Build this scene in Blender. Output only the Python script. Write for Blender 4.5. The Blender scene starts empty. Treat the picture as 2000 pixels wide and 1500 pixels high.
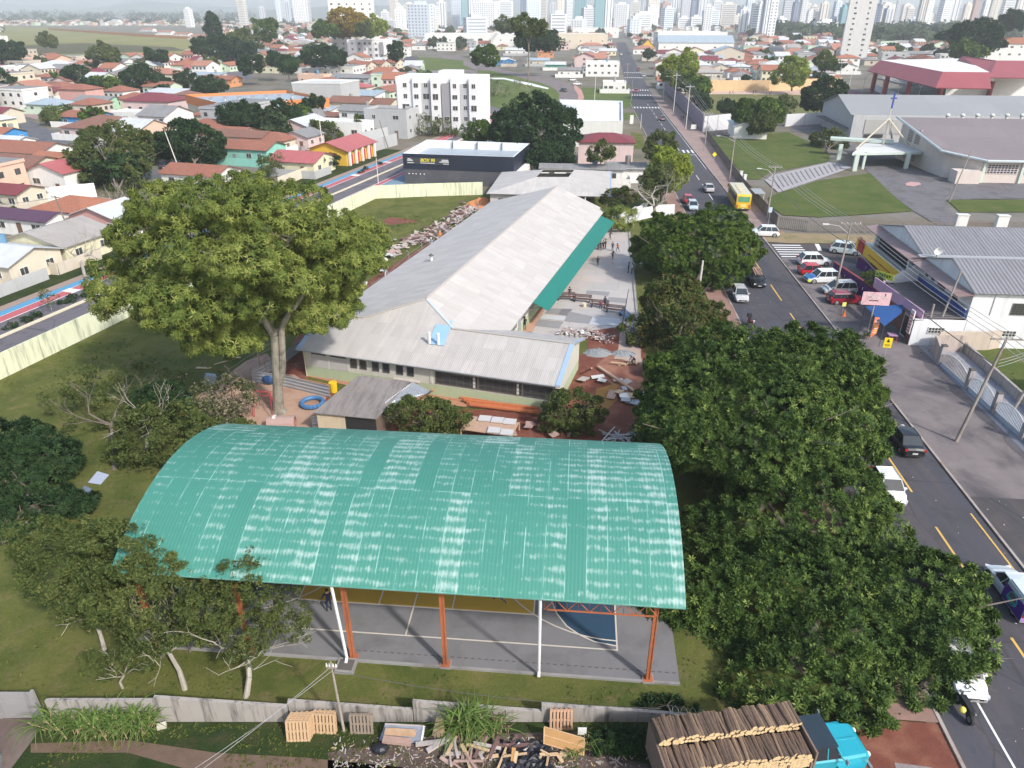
import bpy, math, random
import numpy as np
from mathutils import Vector, Matrix
R=math.radians
scene=bpy.context.scene
COL=scene.collection
# ---------------------------------------------------------------- camera, sky, sun, exposure
CAM_H=32.0; FPX=1400.0
PITCH=math.atan(730/FPX)
cam_d=bpy.data.cameras.new('camera'); cam=bpy.data.objects.new('camera',cam_d); COL.objects.link(cam)
cam.location=(0,0,CAM_H); cam.rotation_euler=(math.pi/2-PITCH,0,0)
cam_d.sensor_width=36; cam_d.lens=36*FPX/2000; cam_d.clip_start=.5; cam_d.clip_end=20000
scene.camera=cam
SUN_EL=R(40); SUN_AZ=R(138)          # azimuth clockwise from +Y: sun to the right and a little behind the camera
w=bpy.data.worlds.new('World'); scene.world=w; w.use_nodes=True
nt=w.node_tree; bg=nt.nodes['Background']
sky=nt.nodes.new('ShaderNodeTexSky'); sky.sky_type='NISHITA'; sky.sun_disc=False
sky.sun_elevation=SUN_EL; sky.sun_rotation=SUN_AZ; sky.air_density=1.3; sky.dust_density=2.5; sky.ozone_density=1.2
nt.links.new(sky.outputs[0],bg.inputs[0]); bg.inputs[1].default_value=.15
sl=bpy.data.lights.new('sun','SUN'); sl.energy=2.9; sl.angle=R(3.5); sl.color=(1,.955,.89)
so=bpy.data.objects.new('sun',sl); COL.objects.link(so)
sd=Vector((math.sin(SUN_AZ)*math.cos(SUN_EL),math.cos(SUN_AZ)*math.cos(SUN_EL),math.sin(SUN_EL)))
so.rotation_euler=sd.to_track_quat('Z','Y').to_euler(); so.location=sd*200+Vector((0,60,0))
scene.view_settings.view_transform='Standard'; scene.view_settings.look='None'
scene.view_settings.exposure=.6; scene.view_settings.gamma=1
scene.render.engine='CYCLES'
scene.cycles.max_bounces=5; scene.cycles.diffuse_bounces=3; scene.cycles.glossy_bounces=2; scene.cycles.transmission_bounces=3
scene.cycles.transparent_max_bounces=6; scene.cycles.volume_bounces=1
# ---------------------------------------------------------------- survey: ground points of the place
CP,SP=math.cos(PITCH),math.sin(PITCH)
def g(px,py,z=0.0):
 a=(px-1000)/FPX; b=(py-750)/FPX; t=(z-CAM_H)/(-SP-b*CP)
 return Vector((a*t,(CP-b*SP)*t,z))
def at(px,py,Y):
 a=(px-1000)/FPX; b=(py-750)/FPX; t=Y/(CP-b*SP)
 return Vector((a*t,Y,CAM_H+(-SP-b*CP)*t))
def NA(n,a,z=0.0):      # school / avenue grid, 17.2 degrees off the view
 return Vector((n*.9553+a*.2957,-n*.2957+a*.9553,z))
def ST(s,t,z=0.0):      # street / sports hall grid, 5 degrees off
 return Vector((s*.9961+t*.0883,-s*.0883+t*.9961,z))
A17=R(-17.2); A5=R(-5.07)
def rd(k,y): return (1140+k*(y-20),y)
# ---------------------------------------------------------------- materials
MC={}
def new_mat(name):
 m=bpy.data.materials.new(name); m.use_nodes=True; n=m.node_tree; b=n.nodes['Principled BSDF']; return m,n,b
def c4(c): return (c[0],c[1],c[2],1)
def mixn(n,fac,a,b,mode='MIX'):
 x=n.nodes.new('ShaderNodeMix'); x.data_type='RGBA'; x.blend_type=mode
 for s,v in ((x.inputs[0],fac),(x.inputs[6],a),(x.inputs[7],b)):
  if hasattr(v,'is_output'): n.links.new(v,s)
  else: s.default_value=v if isinstance(v,(int,float)) else c4(v)
 return x.outputs[2]
def noise(n,vec,scale,detail=4,rough=.6,dist=0):
 x=n.nodes.new('ShaderNodeTexNoise'); x.inputs['Scale'].default_value=scale; x.inputs['Detail'].default_value=detail
 x.inputs['Roughness'].default_value=rough; x.inputs['Distortion'].default_value=dist
 if vec is not None: n.links.new(vec,x.inputs['Vector'])
 return x.outputs[0]
def ramp(n,v,stops,interp='LINEAR'):
 x=n.nodes.new('ShaderNodeValToRGB'); r=x.color_ramp; r.interpolation=interp
 while len(r.elements)<len(stops): r.elements.new(.5)
 for e,(p,c) in zip(r.elements,stops): e.position=p; e.color=c4(c) if not isinstance(c,(int,float)) else (c,c,c,1)
 n.links.new(v,x.inputs[0]); return x.outputs[0]
def mapv(n,src,scale=(1,1,1),rot=(0,0,0)):
 x=n.nodes.new('ShaderNodeMapping'); x.inputs['Scale'].default_value=scale; x.inputs['Rotation'].default_value=rot
 n.links.new(src,x.inputs['Vector']); return x.outputs[0]
def pos(n): return n.nodes.new('ShaderNodeNewGeometry').outputs['Position']
def objc(n): return n.nodes.new('ShaderNodeTexCoord').outputs['Object']
def uvc(n): return n.nodes.new('ShaderNodeTexCoord').outputs['UV']
def math_(n,op,a,b=None):
 x=n.nodes.new('ShaderNodeMath'); x.operation=op
 for s,v in zip(x.inputs,(a,b)):
  if v is None: continue
  if hasattr(v,'is_output'): n.links.new(v,s)
  else: s.default_value=v
 return x.outputs[0]
def bump(n,b,h,strength=.3,dist=.05):
 x=n.nodes.new('ShaderNodeBump'); x.inputs['Strength'].default_value=strength; x.inputs['Distance'].default_value=dist
 n.links.new(h,x.inputs['Height']); n.links.new(x.outputs[0],b.inputs['Normal'])
def M(name,col,rough=.85,var=.18,sc=1.2,dirt=None,dsc=.35,metal=0,bmp=0,spec=None,coat=0):
 """plain surface with two scales of natural variation and optional dirt patches"""
 if name in MC: return MC[name]
 m,n,b=new_mat(name); p=pos(n)
 lo=[c*(1-var) for c in col]; hi=[min(1,c*(1+var)) for c in col]
 c=mixn(n,noise(n,p,sc,5),lo,hi)
 if dirt: c=mixn(n,ramp(n,noise(n,p,dsc,6,.65,.4),[(.48,0.),(.66,1.)]),c,dirt)
 n.links.new(c,b.inputs['Base Color']); b.inputs['Roughness'].default_value=rough; b.inputs['Metallic'].default_value=metal
 if spec is not None: b.inputs['Specular IOR Level'].default_value=spec
 if coat: b.inputs['Coat Weight'].default_value=coat
 if bmp: bump(n,b,noise(n,p,sc*6,4),bmp)
 MC[name]=m; return m
def plain(name,col,rough=.6,metal=0,coat=0,emit=0):
 if name in MC: return MC[name]
 m,n,b=new_mat(name); oc=objc(n)
 n.links.new(mixn(n,noise(n,oc,3,3),[x*.9 for x in col],[min(1,x*1.08) for x in col]),b.inputs['Base Color'])
 b.inputs['Roughness'].default_value=rough; b.inputs['Metallic'].default_value=metal; b.inputs['Coat Weight'].default_value=coat
 MC[name]=m; return m
def wallm(name,col,streak=(.25,.23,.2),amt=.45,lowcol=None,lowz=1.0):
 """painted masonry: rain streaks, blotches, optional painted dado"""
 if name in MC: return MC[name]
 m,n,b=new_mat(name); p=pos(n)
 c=mixn(n,noise(n,p,.9,5),[x*.88 for x in col],[min(1,x*1.06) for x in col])
 if lowcol:
  z=n.nodes.new('ShaderNodeSeparateXYZ'); n.links.new(p,z.inputs[0])
  f=ramp(n,math_(n,'DIVIDE',z.outputs[2],lowz*2),[(.49,1.),(.51,0.)]); c=mixn(n,f,c,lowcol)
 s=noise(n,mapv(n,p,(2.2,2.2,.18)),1.0,6,.7)
 f=ramp(n,s,[(.5,0.),(.74,1.)])
 c=mixn(n,math_(n,'MULTIPLY',f,amt),c,streak)
 n.links.new(c,b.inputs['Base Color']); b.inputs['Roughness'].default_value=.9; b.inputs['Specular IOR Level'].default_value=.2
 MC[name]=m; return m
def corr(name,col,stain=(.2,.2,.2),pitch=.18,amt=.5,sheet=(1.05,2.2),rough=.75,metal=0,bs=.55,var=.16):
 """corrugated sheets laid in rows: uv in metres, u along the eave"""
 if name in MC: return MC[name]
 m,n,b=new_mat(name); u=uvc(n)
 br=n.nodes.new('ShaderNodeTexBrick'); n.links.new(u,br.inputs['Vector']); br.inputs['Scale'].default_value=1
 br.inputs['Brick Width'].default_value=sheet[0]; br.inputs['Row Height'].default_value=sheet[1]; br.inputs['Mortar Size'].default_value=.018
 br.offset=0; br.inputs['Mortar Smooth'].default_value=.4
 br.inputs['Color1'].default_value=c4([x*(1-var) for x in col]); br.inputs['Color2'].default_value=c4([min(1,x*(1+var*.7)) for x in col])
 br.inputs['Mortar'].default_value=c4([x*.68 for x in col])
 c=mixn(n,noise(n,u,.6,6),br.outputs[0],[x*.85 for x in col])
 st=noise(n,mapv(n,u,(1.6,.25,1)),1.0,6,.7); f=ramp(n,st,[(.46,0.),(.72,1.)])
 c=mixn(n,math_(n,'MULTIPLY',f,amt),c,stain)
 wv=n.nodes.new('ShaderNodeTexWave'); wv.wave_type='BANDS'; wv.bands_direction='X'; wv.inputs['Scale'].default_value=.314159/pitch
 n.links.new(u,wv.inputs['Vector'])
 c=mixn(n,math_(n,'MULTIPLY',math_(n,'SUBTRACT',1,wv.outputs[1]),.22*bs/.55),c,[x*.45 for x in col])
 n.links.new(c,b.inputs['Base Color']); b.inputs['Roughness'].default_value=rough; b.inputs['Metallic'].default_value=metal
 bump(n,b,wv.outputs[1],bs,.05); MC[name]=m; return m
def tilem(name,col,dark=(.07,.045,.04),amt=.45):
 if name in MC: return MC[name]
 m,n,b=new_mat(name); u=uvc(n)
 br=n.nodes.new('ShaderNodeTexBrick'); n.links.new(u,br.inputs['Vector']); br.inputs['Scale'].default_value=1
 br.inputs['Brick Width'].default_value=.22; br.inputs['Row Height'].default_value=.36; br.inputs['Mortar Size'].default_value=.02
 br.inputs['Color1'].default_value=c4([x*.8 for x in col]); br.inputs['Color2'].default_value=c4([min(1,x*1.15) for x in col])
 br.inputs['Mortar'].default_value=c4([x*.45 for x in col])
 f=ramp(n,noise(n,u,.5,7,.7),[(.42,0.),(.7,1.)])
 c=mixn(n,math_(n,'MULTIPLY',f,amt),br.outputs[0],dark)
 c=mixn(n,noise(n,u,.25,3),c,mixn(n,.35,c,(.42,.27,.18)))
 n.links.new(c,b.inputs['Base Color']); b.inputs['Roughness'].default_value=.88
 wv=n.nodes.new('ShaderNodeTexWave'); wv.inputs['Scale'].default_value=.314159/.22; n.links.new(u,wv.inputs['Vector'])
 bump(n,b,wv.outputs[1],.35,.05); MC[name]=m; return m
def leafm(name,stops,rough=.55,trans=.25):
 if name in MC: return MC[name]
 m,n,b=new_mat(name); a=n.nodes.new('ShaderNodeAttribute'); a.attribute_name='v'
 v=math_(n,'ADD',math_(n,'MULTIPLY',a.outputs['Fac'],.6),math_(n,'MULTIPLY',noise(n,objc(n),.22,3),.45))
 c=ramp(n,v,stops); n.links.new(c,b.inputs['Base Color']); b.inputs['Roughness'].default_value=rough
 b.inputs['Specular IOR Level'].default_value=.12
 t=n.nodes.new('ShaderNodeBsdfTranslucent'); n.links.new(c,t.inputs[0]); x=n.nodes.new('ShaderNodeMixShader'); x.inputs[0].default_value=trans
 n.links.new(b.outputs[0],x.inputs[1]); n.links.new(t.outputs[0],x.inputs[2]); n.links.new(x.outputs[0],n.nodes['Material Output'].inputs[0])
 MC[name]=m; return m
def glassm(name,col=(.03,.04,.05),rough=.12):
 if name in MC: return MC[name]
 m,n,b=new_mat(name); c=mixn(n,noise(n,pos(n),.8,2),[x*.6 for x in col],[x*1.6 for x in col]); n.links.new(c,b.inputs['Base Color'])
 b.inputs['Roughness'].default_value=rough; b.inputs['Specular IOR Level'].default_value=.7; MC[name]=m; return m
# ---------------------------------------------------------------- mesh builder
class MB:
 def __init__(s): s.v=[]; s.f=[]; s.m=[]; s.uv=[]; s.mats=[]
 def mi(s,mat):
  if mat not in s.mats: s.mats.append(mat)
  return s.mats.index(mat)
 def face(s,pts,mat,uv=None):
  k=len(s.v); s.v+= [tuple(p) for p in pts]; s.f.append(tuple(range(k,k+len(pts)))); s.m.append(s.mi(mat))
  s.uv.append(uv or [(0,0)]*len(pts))
 def box(s,c,d,mat,rz=0,top=None,rx=0,ry=0):
  x,y,z=[q/2 for q in d]; rot=Matrix.Rotation(rz,3,'Z')
  if ry: rot=rot@Matrix.Rotation(ry,3,'Y')
  if rx: rot=rot@Matrix.Rotation(rx,3,'X')
  P=[Vector(c)+rot@Vector((sx*x,sy*y,sz*z)) for sz in(-1,1) for sx,sy in((-1,-1),(1,-1),(1,1),(-1,1))]
  for i,f in enumerate(((3,2,1,0),(4,5,6,7),(0,1,5,4),(1,2,6,5),(2,3,7,6),(3,0,4,7))):
   w=d[0] if i in(0,1,2,4) else d[1]; h=d[2] if i>1 else d[1]
   s.face([P[q] for q in f],top if (top and i==1) else mat,[(0,0),(w,0),(w,h),(0,h)])
 def prism(s,pts,z0,z1,mat,top=None,cap=True):
  n=len(pts); a=[Vector((p[0],p[1],z0)) for p in pts]; b=[Vector((p[0],p[1],z1)) for p in pts]; u=0
  for i in range(n):
   j=(i+1)%n; w=(a[j]-a[i]).length; s.face([a[i],a[j],b[j],b[i]],mat,[(u,z0),(u+w,z0),(u+w,z1),(u,z1)]); u+=w
  if cap: s.face(b,top or mat,[(p.x,p.y) for p in b]); s.face(a[::-1],mat)
 def tube(s,p0,p1,r0,r1,mat,n=6,cap=True):
  p0=Vector(p0); p1=Vector(p1); d=(p1-p0)
  if d.length<1e-5: return
  d.normalize(); u=d.orthogonal().normalized(); w=d.cross(u)
  A=[p0+(u*math.cos(t)+w*math.sin(t))*r0 for t in [2*math.pi*i/n for i in range(n)]]
  B=[p1+(u*math.cos(t)+w*math.sin(t))*r1 for t in [2*math.pi*i/n for i in range(n)]]
  for i in range(n): j=(i+1)%n; s.face([A[i],A[j],B[j],B[i]],mat)
  if cap: s.face(B,mat); s.face(A[::-1],mat)
 def path(s,pts,r,mat,n=6):
  r=r if isinstance(r,(list,tuple)) else [r]*len(pts)
  for i in range(len(pts)-1): s.tube(pts[i],pts[i+1],r[i],r[i+1],mat,n)
 def plane(s,pts,mat,th=.1,edge=None):
  """roof slab; first two points are its eave"""
  P=[Vector(p) for p in pts]; e=(P[1]-P[0]).normalized(); nn=e.cross(P[2]-P[0]).normalized()
  if nn.z<0: nn=-nn
  v=nn.cross(e); uv=[((p-P[0]).dot(e),(p-P[0]).dot(v)) for p in P]
  s.face(P,mat,uv); Q=[p-nn*th for p in P]; s.face(Q[::-1],edge or mat,uv[::-1])
  for i in range(len(P)): j=(i+1)%len(P); s.face([P[i],Q[i],Q[j],P[j]],edge or mat)
 def sphere(s,c,r,mat,n=8,m=5,sc=(1,1,1)):
  c=Vector(c)
  V=lambda i,j: c+Vector((math.sin(math.pi*j/m)*math.cos(2*math.pi*i/n)*r*sc[0],math.sin(math.pi*j/m)*math.sin(2*math.pi*i/n)*r*sc[1],math.cos(math.pi*j/m)*r*sc[2]))
  for j in range(m):
   for i in range(n):
    q=[V(i,j),V(i,j+1),V(i+1,j+1),V(i+1,j)]
    if j==0: q=[q[0],q[1],q[2]]
    elif j==m-1: q=[q[0],q[1],q[3]]
    s.face(q,mat)
 def mesh(s,name,off=(0,0,0)):
  me=bpy.data.meshes.new(name); o=Vector(off)
  me.from_pydata([(v[0]-o.x,v[1]-o.y,v[2]-o.z) for v in s.v],[],s.f)
  for m in s.mats: me.materials.append(m)
  me.polygons.foreach_set('material_index',s.m)
  ul=me.uv_layers.new(name='UVMap'); ul.data.foreach_set('uv',[c for f in s.uv for p in f for c in p])
  me.update(); return me
def tag(o,label=None,cat=None,group=None,kind=None):
 if label: o['label']=label
 if cat: o['category']=cat
 if group: o['group']=group
 if kind: o['kind']=kind
 return o
def add(name,me,parent=None):
 o=bpy.data.objects.new(name,me); COL.objects.link(o)
 if parent: o.parent=parent
 return o
def thing(name,label,cat,loc=(0,0,0),rz=0,group=None):
 o=add(name,None); o.location=loc; o.rotation_euler=(0,0,rz); o.empty_display_size=.5; return tag(o,label,cat,group)
def part(name,mb,parent,label=None,world=False):
 """world=True: builder coordinates are world ones, parent must be unrotated"""
 o=add(name,mb.mesh(name,parent.location if world else (0,0,0)),parent)
 if label: o['label']=label
 return o
def PW(name,mb,parent,label=None): return part(name,mb,parent,label,True)
def ZV(z): return Vector((0,0,z))
def solo(name,mb,label,cat,group=None,kind=None,loc=None):
 loc=Vector(loc) if loc is not None else ZV(0)
 o=add(name,mb.mesh(name,loc)); o.location=loc; return tag(o,label,cat,group,kind)
def copy_tree(o,label=None,loc=None,rz=None,parent=None):
 c=o.copy(); COL.objects.link(c)
 if parent: c.parent=parent
 for ch in list(o.children): copy_tree(ch,parent=c)
 if label: c['label']=label
 if loc is not None: c.location=loc
 if rz is not None: c.rotation_euler=(0,0,rz)
 return c
def sheet(name,pts,z,mat,px=True):
 P=[g(*p,z) if px else Vector((p[0],p[1],z)) for p in pts]
 mb=MB();
 ar=sum(P[i].x*P[(i+1)%len(P)].y-P[(i+1)%len(P)].x*P[i].y for i in range(len(P)))
 if ar<0: P=P[::-1]
 from mathutils.geometry import tessellate_polygon
 for t in tessellate_polygon([P]):
  q=[P[i] for i in t]
  if (q[1]-q[0]).cross(q[2]-q[0]).z<0: q=q[::-1]
  mb.face(q,mat,[(p.x,p.y) for p in q])
 return solo(name,mb,None,None,kind='structure')
def strip(mb,pts,w,z,mat):
 """painted line of width w through world points"""
 for i in range(len(pts)-1):
  a=Vector((pts[i][0],pts[i][1],z)); b=Vector((pts[i+1][0],pts[i+1][1],z)); d=(b-a); nrm=Vector((-d.y,d.x,0)).normalized()*w/2
  q=[a-nrm,b-nrm,b+nrm,a+nrm]; mb.face(q,mat,[(p.x,p.y) for p in q])
# ---------------------------------------------------------------- foliage
def leafcloud(name,P,N,S,kind,mat,rng,spread=1.0):
 """many leaf clusters: P positions, N outward normals, S sizes"""
 P=np.asarray(P,float); N=np.asarray(N,float); n=len(P)
 T=[];F=[]
 if kind=='rosette':
  for i in range(7):
   a=2*math.pi*i/7+.2*(i%2); tilt=.35+.3*(i%3); c,s=math.cos(a),math.sin(a); r=1.0; ww=.16
   ps=[(0.04*c,.04*s,0),(.55*r*c-ww*s,.55*r*s+ww*c,.55*tilt),(r*c,r*s,.75*tilt),(.55*r*c+ww*s,.55*r*s-ww*c,.55*tilt)]
   k=len(T);T+=ps;F.append((k,k+1,k+2,k+3))
 elif kind=='frond':
  for i in range(5):
   a=2*math.pi*i/5+.5*(i%2); c,s=math.cos(a),math.sin(a); ww=.15
   ps=[(0,0,.1),(.6*c-ww*s,.6*s+ww*c,.3),(1.35*c,1.35*s,.05-.15*(i%2)),(.6*c+ww*s,.6*s-ww*c,.3)]
   k=len(T);T+=ps;F.append((k,k+1,k+2,k+3))
 elif kind=='tuft':
  rr=random.Random(3)
  for i in range(6):
   o=Vector((rr.uniform(-.6,.6),rr.uniform(-.6,.6),rr.uniform(-.35,.5))); u=Vector((rr.gauss(0,1),rr.gauss(0,1),rr.gauss(0,.6))).normalized(); v=u.cross(Vector((rr.gauss(0,1),rr.gauss(0,1),rr.gauss(0,1)))).normalized()
   L=.38;W=.2; ps=[o-u*L,o+v*W,o+u*L,o-v*W]
   k=len(T);T+=[tuple(p) for p in ps];F.append((k,k+1,k+2,k+3))
 else: # big: few broad faces for far crowns
  rr=random.Random(5)
  for i in range(3):
   u=Vector((rr.gauss(0,1),rr.gauss(0,1),rr.gauss(0,.6))).normalized(); v=u.cross(Vector((rr.gauss(0,1),rr.gauss(0,1),rr.gauss(0,1)))).normalized(); o=Vector((rr.uniform(-.4,.4),rr.uniform(-.4,.4),rr.uniform(-.3,.3)))
   ps=[o-u*.6,o+v*.4-u*.1,o+u*.6,o-v*.4]; k=len(T);T+=[tuple(p) for p in ps];F.append((k,k+1,k+2,k+3))
 T=np.array(T);F=np.array(F);kv=len(T)
 N=N+rng.normal(0,.28*spread,N.shape); N/=np.linalg.norm(N,axis=1)[:,None]+1e-9
 A=rng.normal(0,1,N.shape); U=np.cross(N,A); U/=np.linalg.norm(U,axis=1)[:,None]+1e-9; V=np.cross(N,U)
 S=np.asarray(S,float).reshape(-1,1)*np.ones((n,1))
 W=P[:,None,:]+S[:,:,None]*(T[None,:,0:1]*U[:,None,:]+T[None,:,1:2]*V[:,None,:]+T[None,:,2:3]*N[:,None,:])
 W=W.reshape(-1,3); FF=(F[None]+np.arange(n)[:,None,None]*kv).reshape(-1)
 me=bpy.data.meshes.new(name); nf=len(FF)//4
 me.vertices.add(len(W)); me.vertices.foreach_set('co',W.ravel()); me.loops.add(len(FF)); me.loops.foreach_set('vertex_index',FF)
 me.polygons.add(nf); me.polygons.foreach_set('loop_start',np.arange(nf)*4); me.update(calc_edges=True)
 at_=me.attributes.new('v','FLOAT','POINT'); vv=np.repeat(np.clip(rng.normal(.5,.22,n),0,1),kv)+rng.normal(0,.05,n*kv); at_.data.foreach_set('value',vv)
 me.materials.append(mat); return me
def crown_pts(rad,lobes,n,rng,fill=.25,lobe_r=.42,flat=.0,bottom=-.75):
 """points over a crown of overlapping lobes; returns P,N"""
 rad=np.array(rad,float); C=[];LR=[]
 for i in range(lobes):
  d=rng.normal(0,1,3); d/=np.linalg.norm(d);
  if d[2]<bottom+.35: d[2]=abs(d[2])*.3
  C.append(d*rad*(1-lobe_r)*rng.uniform(.75,1.08)); LR.append(lobe_r*rng.uniform(.7,1.2))
 C.append(np.zeros(3)); LR.append(.62); C=np.array(C); LR=np.array(LR)
 P=[];N=[]; wts=LR**2/np.sum(LR**2)
 idx=rng.choice(len(C),n*3,p=wts); d=rng.normal(0,1,(n*3,3)); d/=np.linalg.norm(d,axis=1)[:,None]
 rr=np.where(rng.random(n*3)<fill,rng.uniform(.55,.9,n*3),rng.uniform(.9,1.08,n*3))
 P=C[idx]+d*rad*(LR[idx]*rr)[:,None]
 ns=max(6,int(n/26)); k0=rng.integers(0,n*3,ns); near=rng.integers(0,ns,n*3); sprayr=rad.mean()*.9/np.sqrt(ns)*1.25
 e=rng.normal(0,1,(n*3,3)); e/=np.linalg.norm(e,axis=1)[:,None]; sp=rng.random(n*3)<.72
 Q=P[k0][near]+d[k0][near]*sprayr*.45+e*sprayr*np.array([1,1,.8])*rng.uniform(.75,1.05,(n*3,1))
 P=np.where(sp[:,None],Q,P*.97); idx=np.where(sp,idx[k0][near],idx); d=np.where(sp[:,None],d[k0][near]*.6+e*.7,d); d/=np.linalg.norm(d,axis=1)[:,None]+1e-9
 q=P/rad; ok=np.ones(n*3,bool)
 for i in range(len(C)): ok&=~((np.linalg.norm((P-C[i])/rad,axis=1)<LR[i]*.78)&(idx!=i))
 ok&=q[:,2]>bottom
 P=P[ok][:n]; N=d[ok][:n]*(1/rad)*rad.mean()+np.array([0,0,.45]); return P,N/np.linalg.norm(N,axis=1)[:,None]
def limb(mb,p,d,L,r,depth,rng,mat,split=2,droop=0,spread=.6,tips=None,n=5,minr=.012):
 """recursive branches"""
 p=Vector(p); d=Vector(d).normalized(); seg=2 if depth>1 else 1
 for i in range(seg):
  q=p+d*L/seg; r2=r*(1-.3/seg); mb.tube(p,q,r,r2,mat,n if r>.05 else 3,cap=False); p=q; r=r2
  d=(d+Vector((rng.normal(0,.12),rng.normal(0,.12),rng.normal(0,.1)-droop))).normalized()
 if depth==0 or r<minr:
  if tips is not None: tips.append(p.copy())
  return
 for i in range(split+(1 if rng.random()<.35 else 0)):
  e=Vector((rng.normal(0,1),rng.normal(0,1),rng.normal(0,.7))); dd=(d+e*spread*.75+ZV(.08)).normalized()
  limb(mb,p,dd,L*rng.uniform(.68,.9),max(minr,r*.68),depth-1,rng,mat,split,droop,spread,tips,n,minr)
def nth(i): return f"{i}{'th' if 10<i%100<14 else {1:'st',2:'nd',3:'rd'}.get(i%10,'th')}"
HP=[]
# ================================================================= THE SETTING
def grassm(name,a,b_,c,sc=.25):
 if name in MC: return MC[name]
 m,n,bs=new_mat(name); p=pos(n)
 x=mixn(n,ramp(n,noise(n,p,sc,6,.65,.3),[(.36,0.),(.62,1.)]),a,b_)
 x=mixn(n,ramp(n,noise(n,p,sc*2.7,7,.7),[(.52,0.),(.72,1.)]),x,c)
 x=mixn(n,noise(n,p,5,5,.75),x,mixn(n,.6,x,(.015,.02,.01)))
 n.links.new(x,bs.inputs['Base Color']); bs.inputs['Roughness'].default_value=.95; bs.inputs['Specular IOR Level'].default_value=.1
 bump(n,bs,noise(n,p,9,4,.7),.7,.08); MC[name]=m; return m
def groundm():
 m,n,b=new_mat('town_ground'); p=pos(n)
 x=ramp(n,noise(n,p,.035,6,.65),[(.35,(.09,.10,.055)),(.47,(.17,.14,.10)),(.55,(.20,.185,.165)),(.66,(.075,.095,.045))])
 x=mixn(n,noise(n,p,.6,5),x,mixn(n,.5,x,(.08,.07,.055))); n.links.new(x,b.inputs['Base Color']); b.inputs['Roughness'].default_value=.95
 return m
def asphalt(name,base=(.058,.059,.074),red=.35):
 if name in MC: return MC[name]
 m,n,b=new_mat(name); p=pos(n)
 x=mixn(n,noise(n,p,3,5,.7),[c*.82 for c in base],[c*1.2 for c in base])
 r=mapv(n,p,(1.1,.05,1),(0,0,R(5))); f=ramp(n,noise(n,r,1,5,.65),[(.42,0.),(.66,1.)])
 x=mixn(n,math_(n,'MULTIPLY',f,red),x,(.12,.085,.075))
 f2=ramp(n,noise(n,p,.28,6,.7),[(.52,0.),(.56,1.)]); x=mixn(n,math_(n,'MULTIPLY',f2,.35),x,(.04,.04,.045))
 vo=n.nodes.new('ShaderNodeTexVoronoi'); vo.feature='DISTANCE_TO_EDGE'; vo.inputs['Scale'].default_value=.22; n.links.new(mapv(n,p,(1,.6,1)),vo.inputs['Vector']); cr=ramp(n,vo.outputs['Distance'],[(.0,.6),(.012,0.)]); x=mixn(n,cr,x,(.025,.025,.027))
 n.links.new(x,b.inputs['Base Color']); b.inputs['Roughness'].default_value=.85; bump(n,b,noise(n,p,14,3),.25,.02); MC[name]=m; return m
G_LAWN=grassm('lawn_grass',(.085,.115,.026),(.175,.18,.05),(.235,.185,.09))
G_DARK=grassm('verge_grass',(.022,.045,.012),(.055,.075,.022),(.09,.07,.04))
G_LUSH=grassm('mown_grass',(.085,.13,.03),(.135,.165,.045),(.19,.165,.075),.12)
G_FIELD=grassm('field_grass',(.34,.31,.12),(.24,.25,.09),(.36,.30,.17),.02)
SOIL=M('red_soil',(.15,.045,.028),.95,.35,1.3,dirt=(.22,.09,.055),dsc=.5,bmp=.6)
SAND=M('sandy_soil',(.40,.26,.19),.95,.15,1.0,dirt=(.30,.17,.12),dsc=.3,bmp=.3)
CONC=M('pale_concrete',(.43,.40,.385),.9,.1,.8,dirt=(.34,.30,.28),dsc=.25)
CONC2=M('grey_concrete',(.27,.265,.26),.9,.12,1,dirt=(.19,.18,.175))
CONC3=M('worn_forecourt_concrete',(.175,.15,.15),.9,.3,.7,dirt=(.075,.068,.075),dsc=.16)
PAVE=M('brick_paving',(.27,.16,.13),.9,.2,2.2,dirt=(.2,.13,.10),dsc=.4)
WALK=M('pink_grit_walk',(.30,.21,.19),.92,.15,1.4,dirt=(.22,.17,.15))
ASPH=asphalt('street_asphalt'); ASPH2=asphalt('cracked_asphalt',(.055,.053,.058),.5); ASPH3=asphalt('avenue_asphalt',(.13,.12,.135),.2)
WHITE=M('worn_white_paint',(.72,.72,.70),.7,.12,3); YEL=M('worn_yellow_paint',(.62,.40,.10),.7,.15,3)
KERB=M('kerb_concrete',(.36,.32,.29),.9,.15,2,dirt=(.25,.17,.13))
PINK=M('red_cycle_paint',(.43,.105,.12),.8,.12,1.5); BLUEP=M('blue_lane_paint',(.085,.27,.44),.8,.1,1.5)
BASE=groundm()
mb=MB(); mb.face([(-9000,-60,0),(9000,-60,0),(9000,8200,0),(-9000,8200,0)],BASE); solo('ground',mb,None,None,kind='structure')
def wsheet(name,pts,z,mat): return sheet(name,pts,z,mat,px=False)
# ---- school grounds
p=lambda v:(v.x,v.y)
wsheet('school_lawn',[p(ST(17,26)),p(ST(17,127)),p(NA(-13,139)),p(NA(-47.1,134)),p(NA(-65.9,124.3)),p(NA(-66.2,5.4))],.012,G_LAWN)
wsheet('front_verge',[(-60,14),(24,14),p(ST(18.6,26.5)),(-60,24.4)],.010,G_DARK)
sheet('bare_soil',[(548,712),(590,640),(700,560),(955,400),(985,395),(1000,420),(900,500),(800,560),(700,640),(604,690),(600,755),(800,800),(1000,800),(1100,800),(1100,700),(1148,690),(1146,600),(1250,640),(1262,700),(1300,760),(1290,850),(1235,875),(1050,862),(870,868),(700,850),(610,790),(560,750)],.03,SOIL)
sheet('soil_bank',[(742,434),(760,424),(790,427),(822,433),(770,438),(752,440)],.03,SOIL)
sheet('playground_sand',[(430,840),(395,790),(380,778),(480,705),(520,690),(548,716),(640,770),(622,812),(640,870),(560,875)],.045,SAND)
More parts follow.
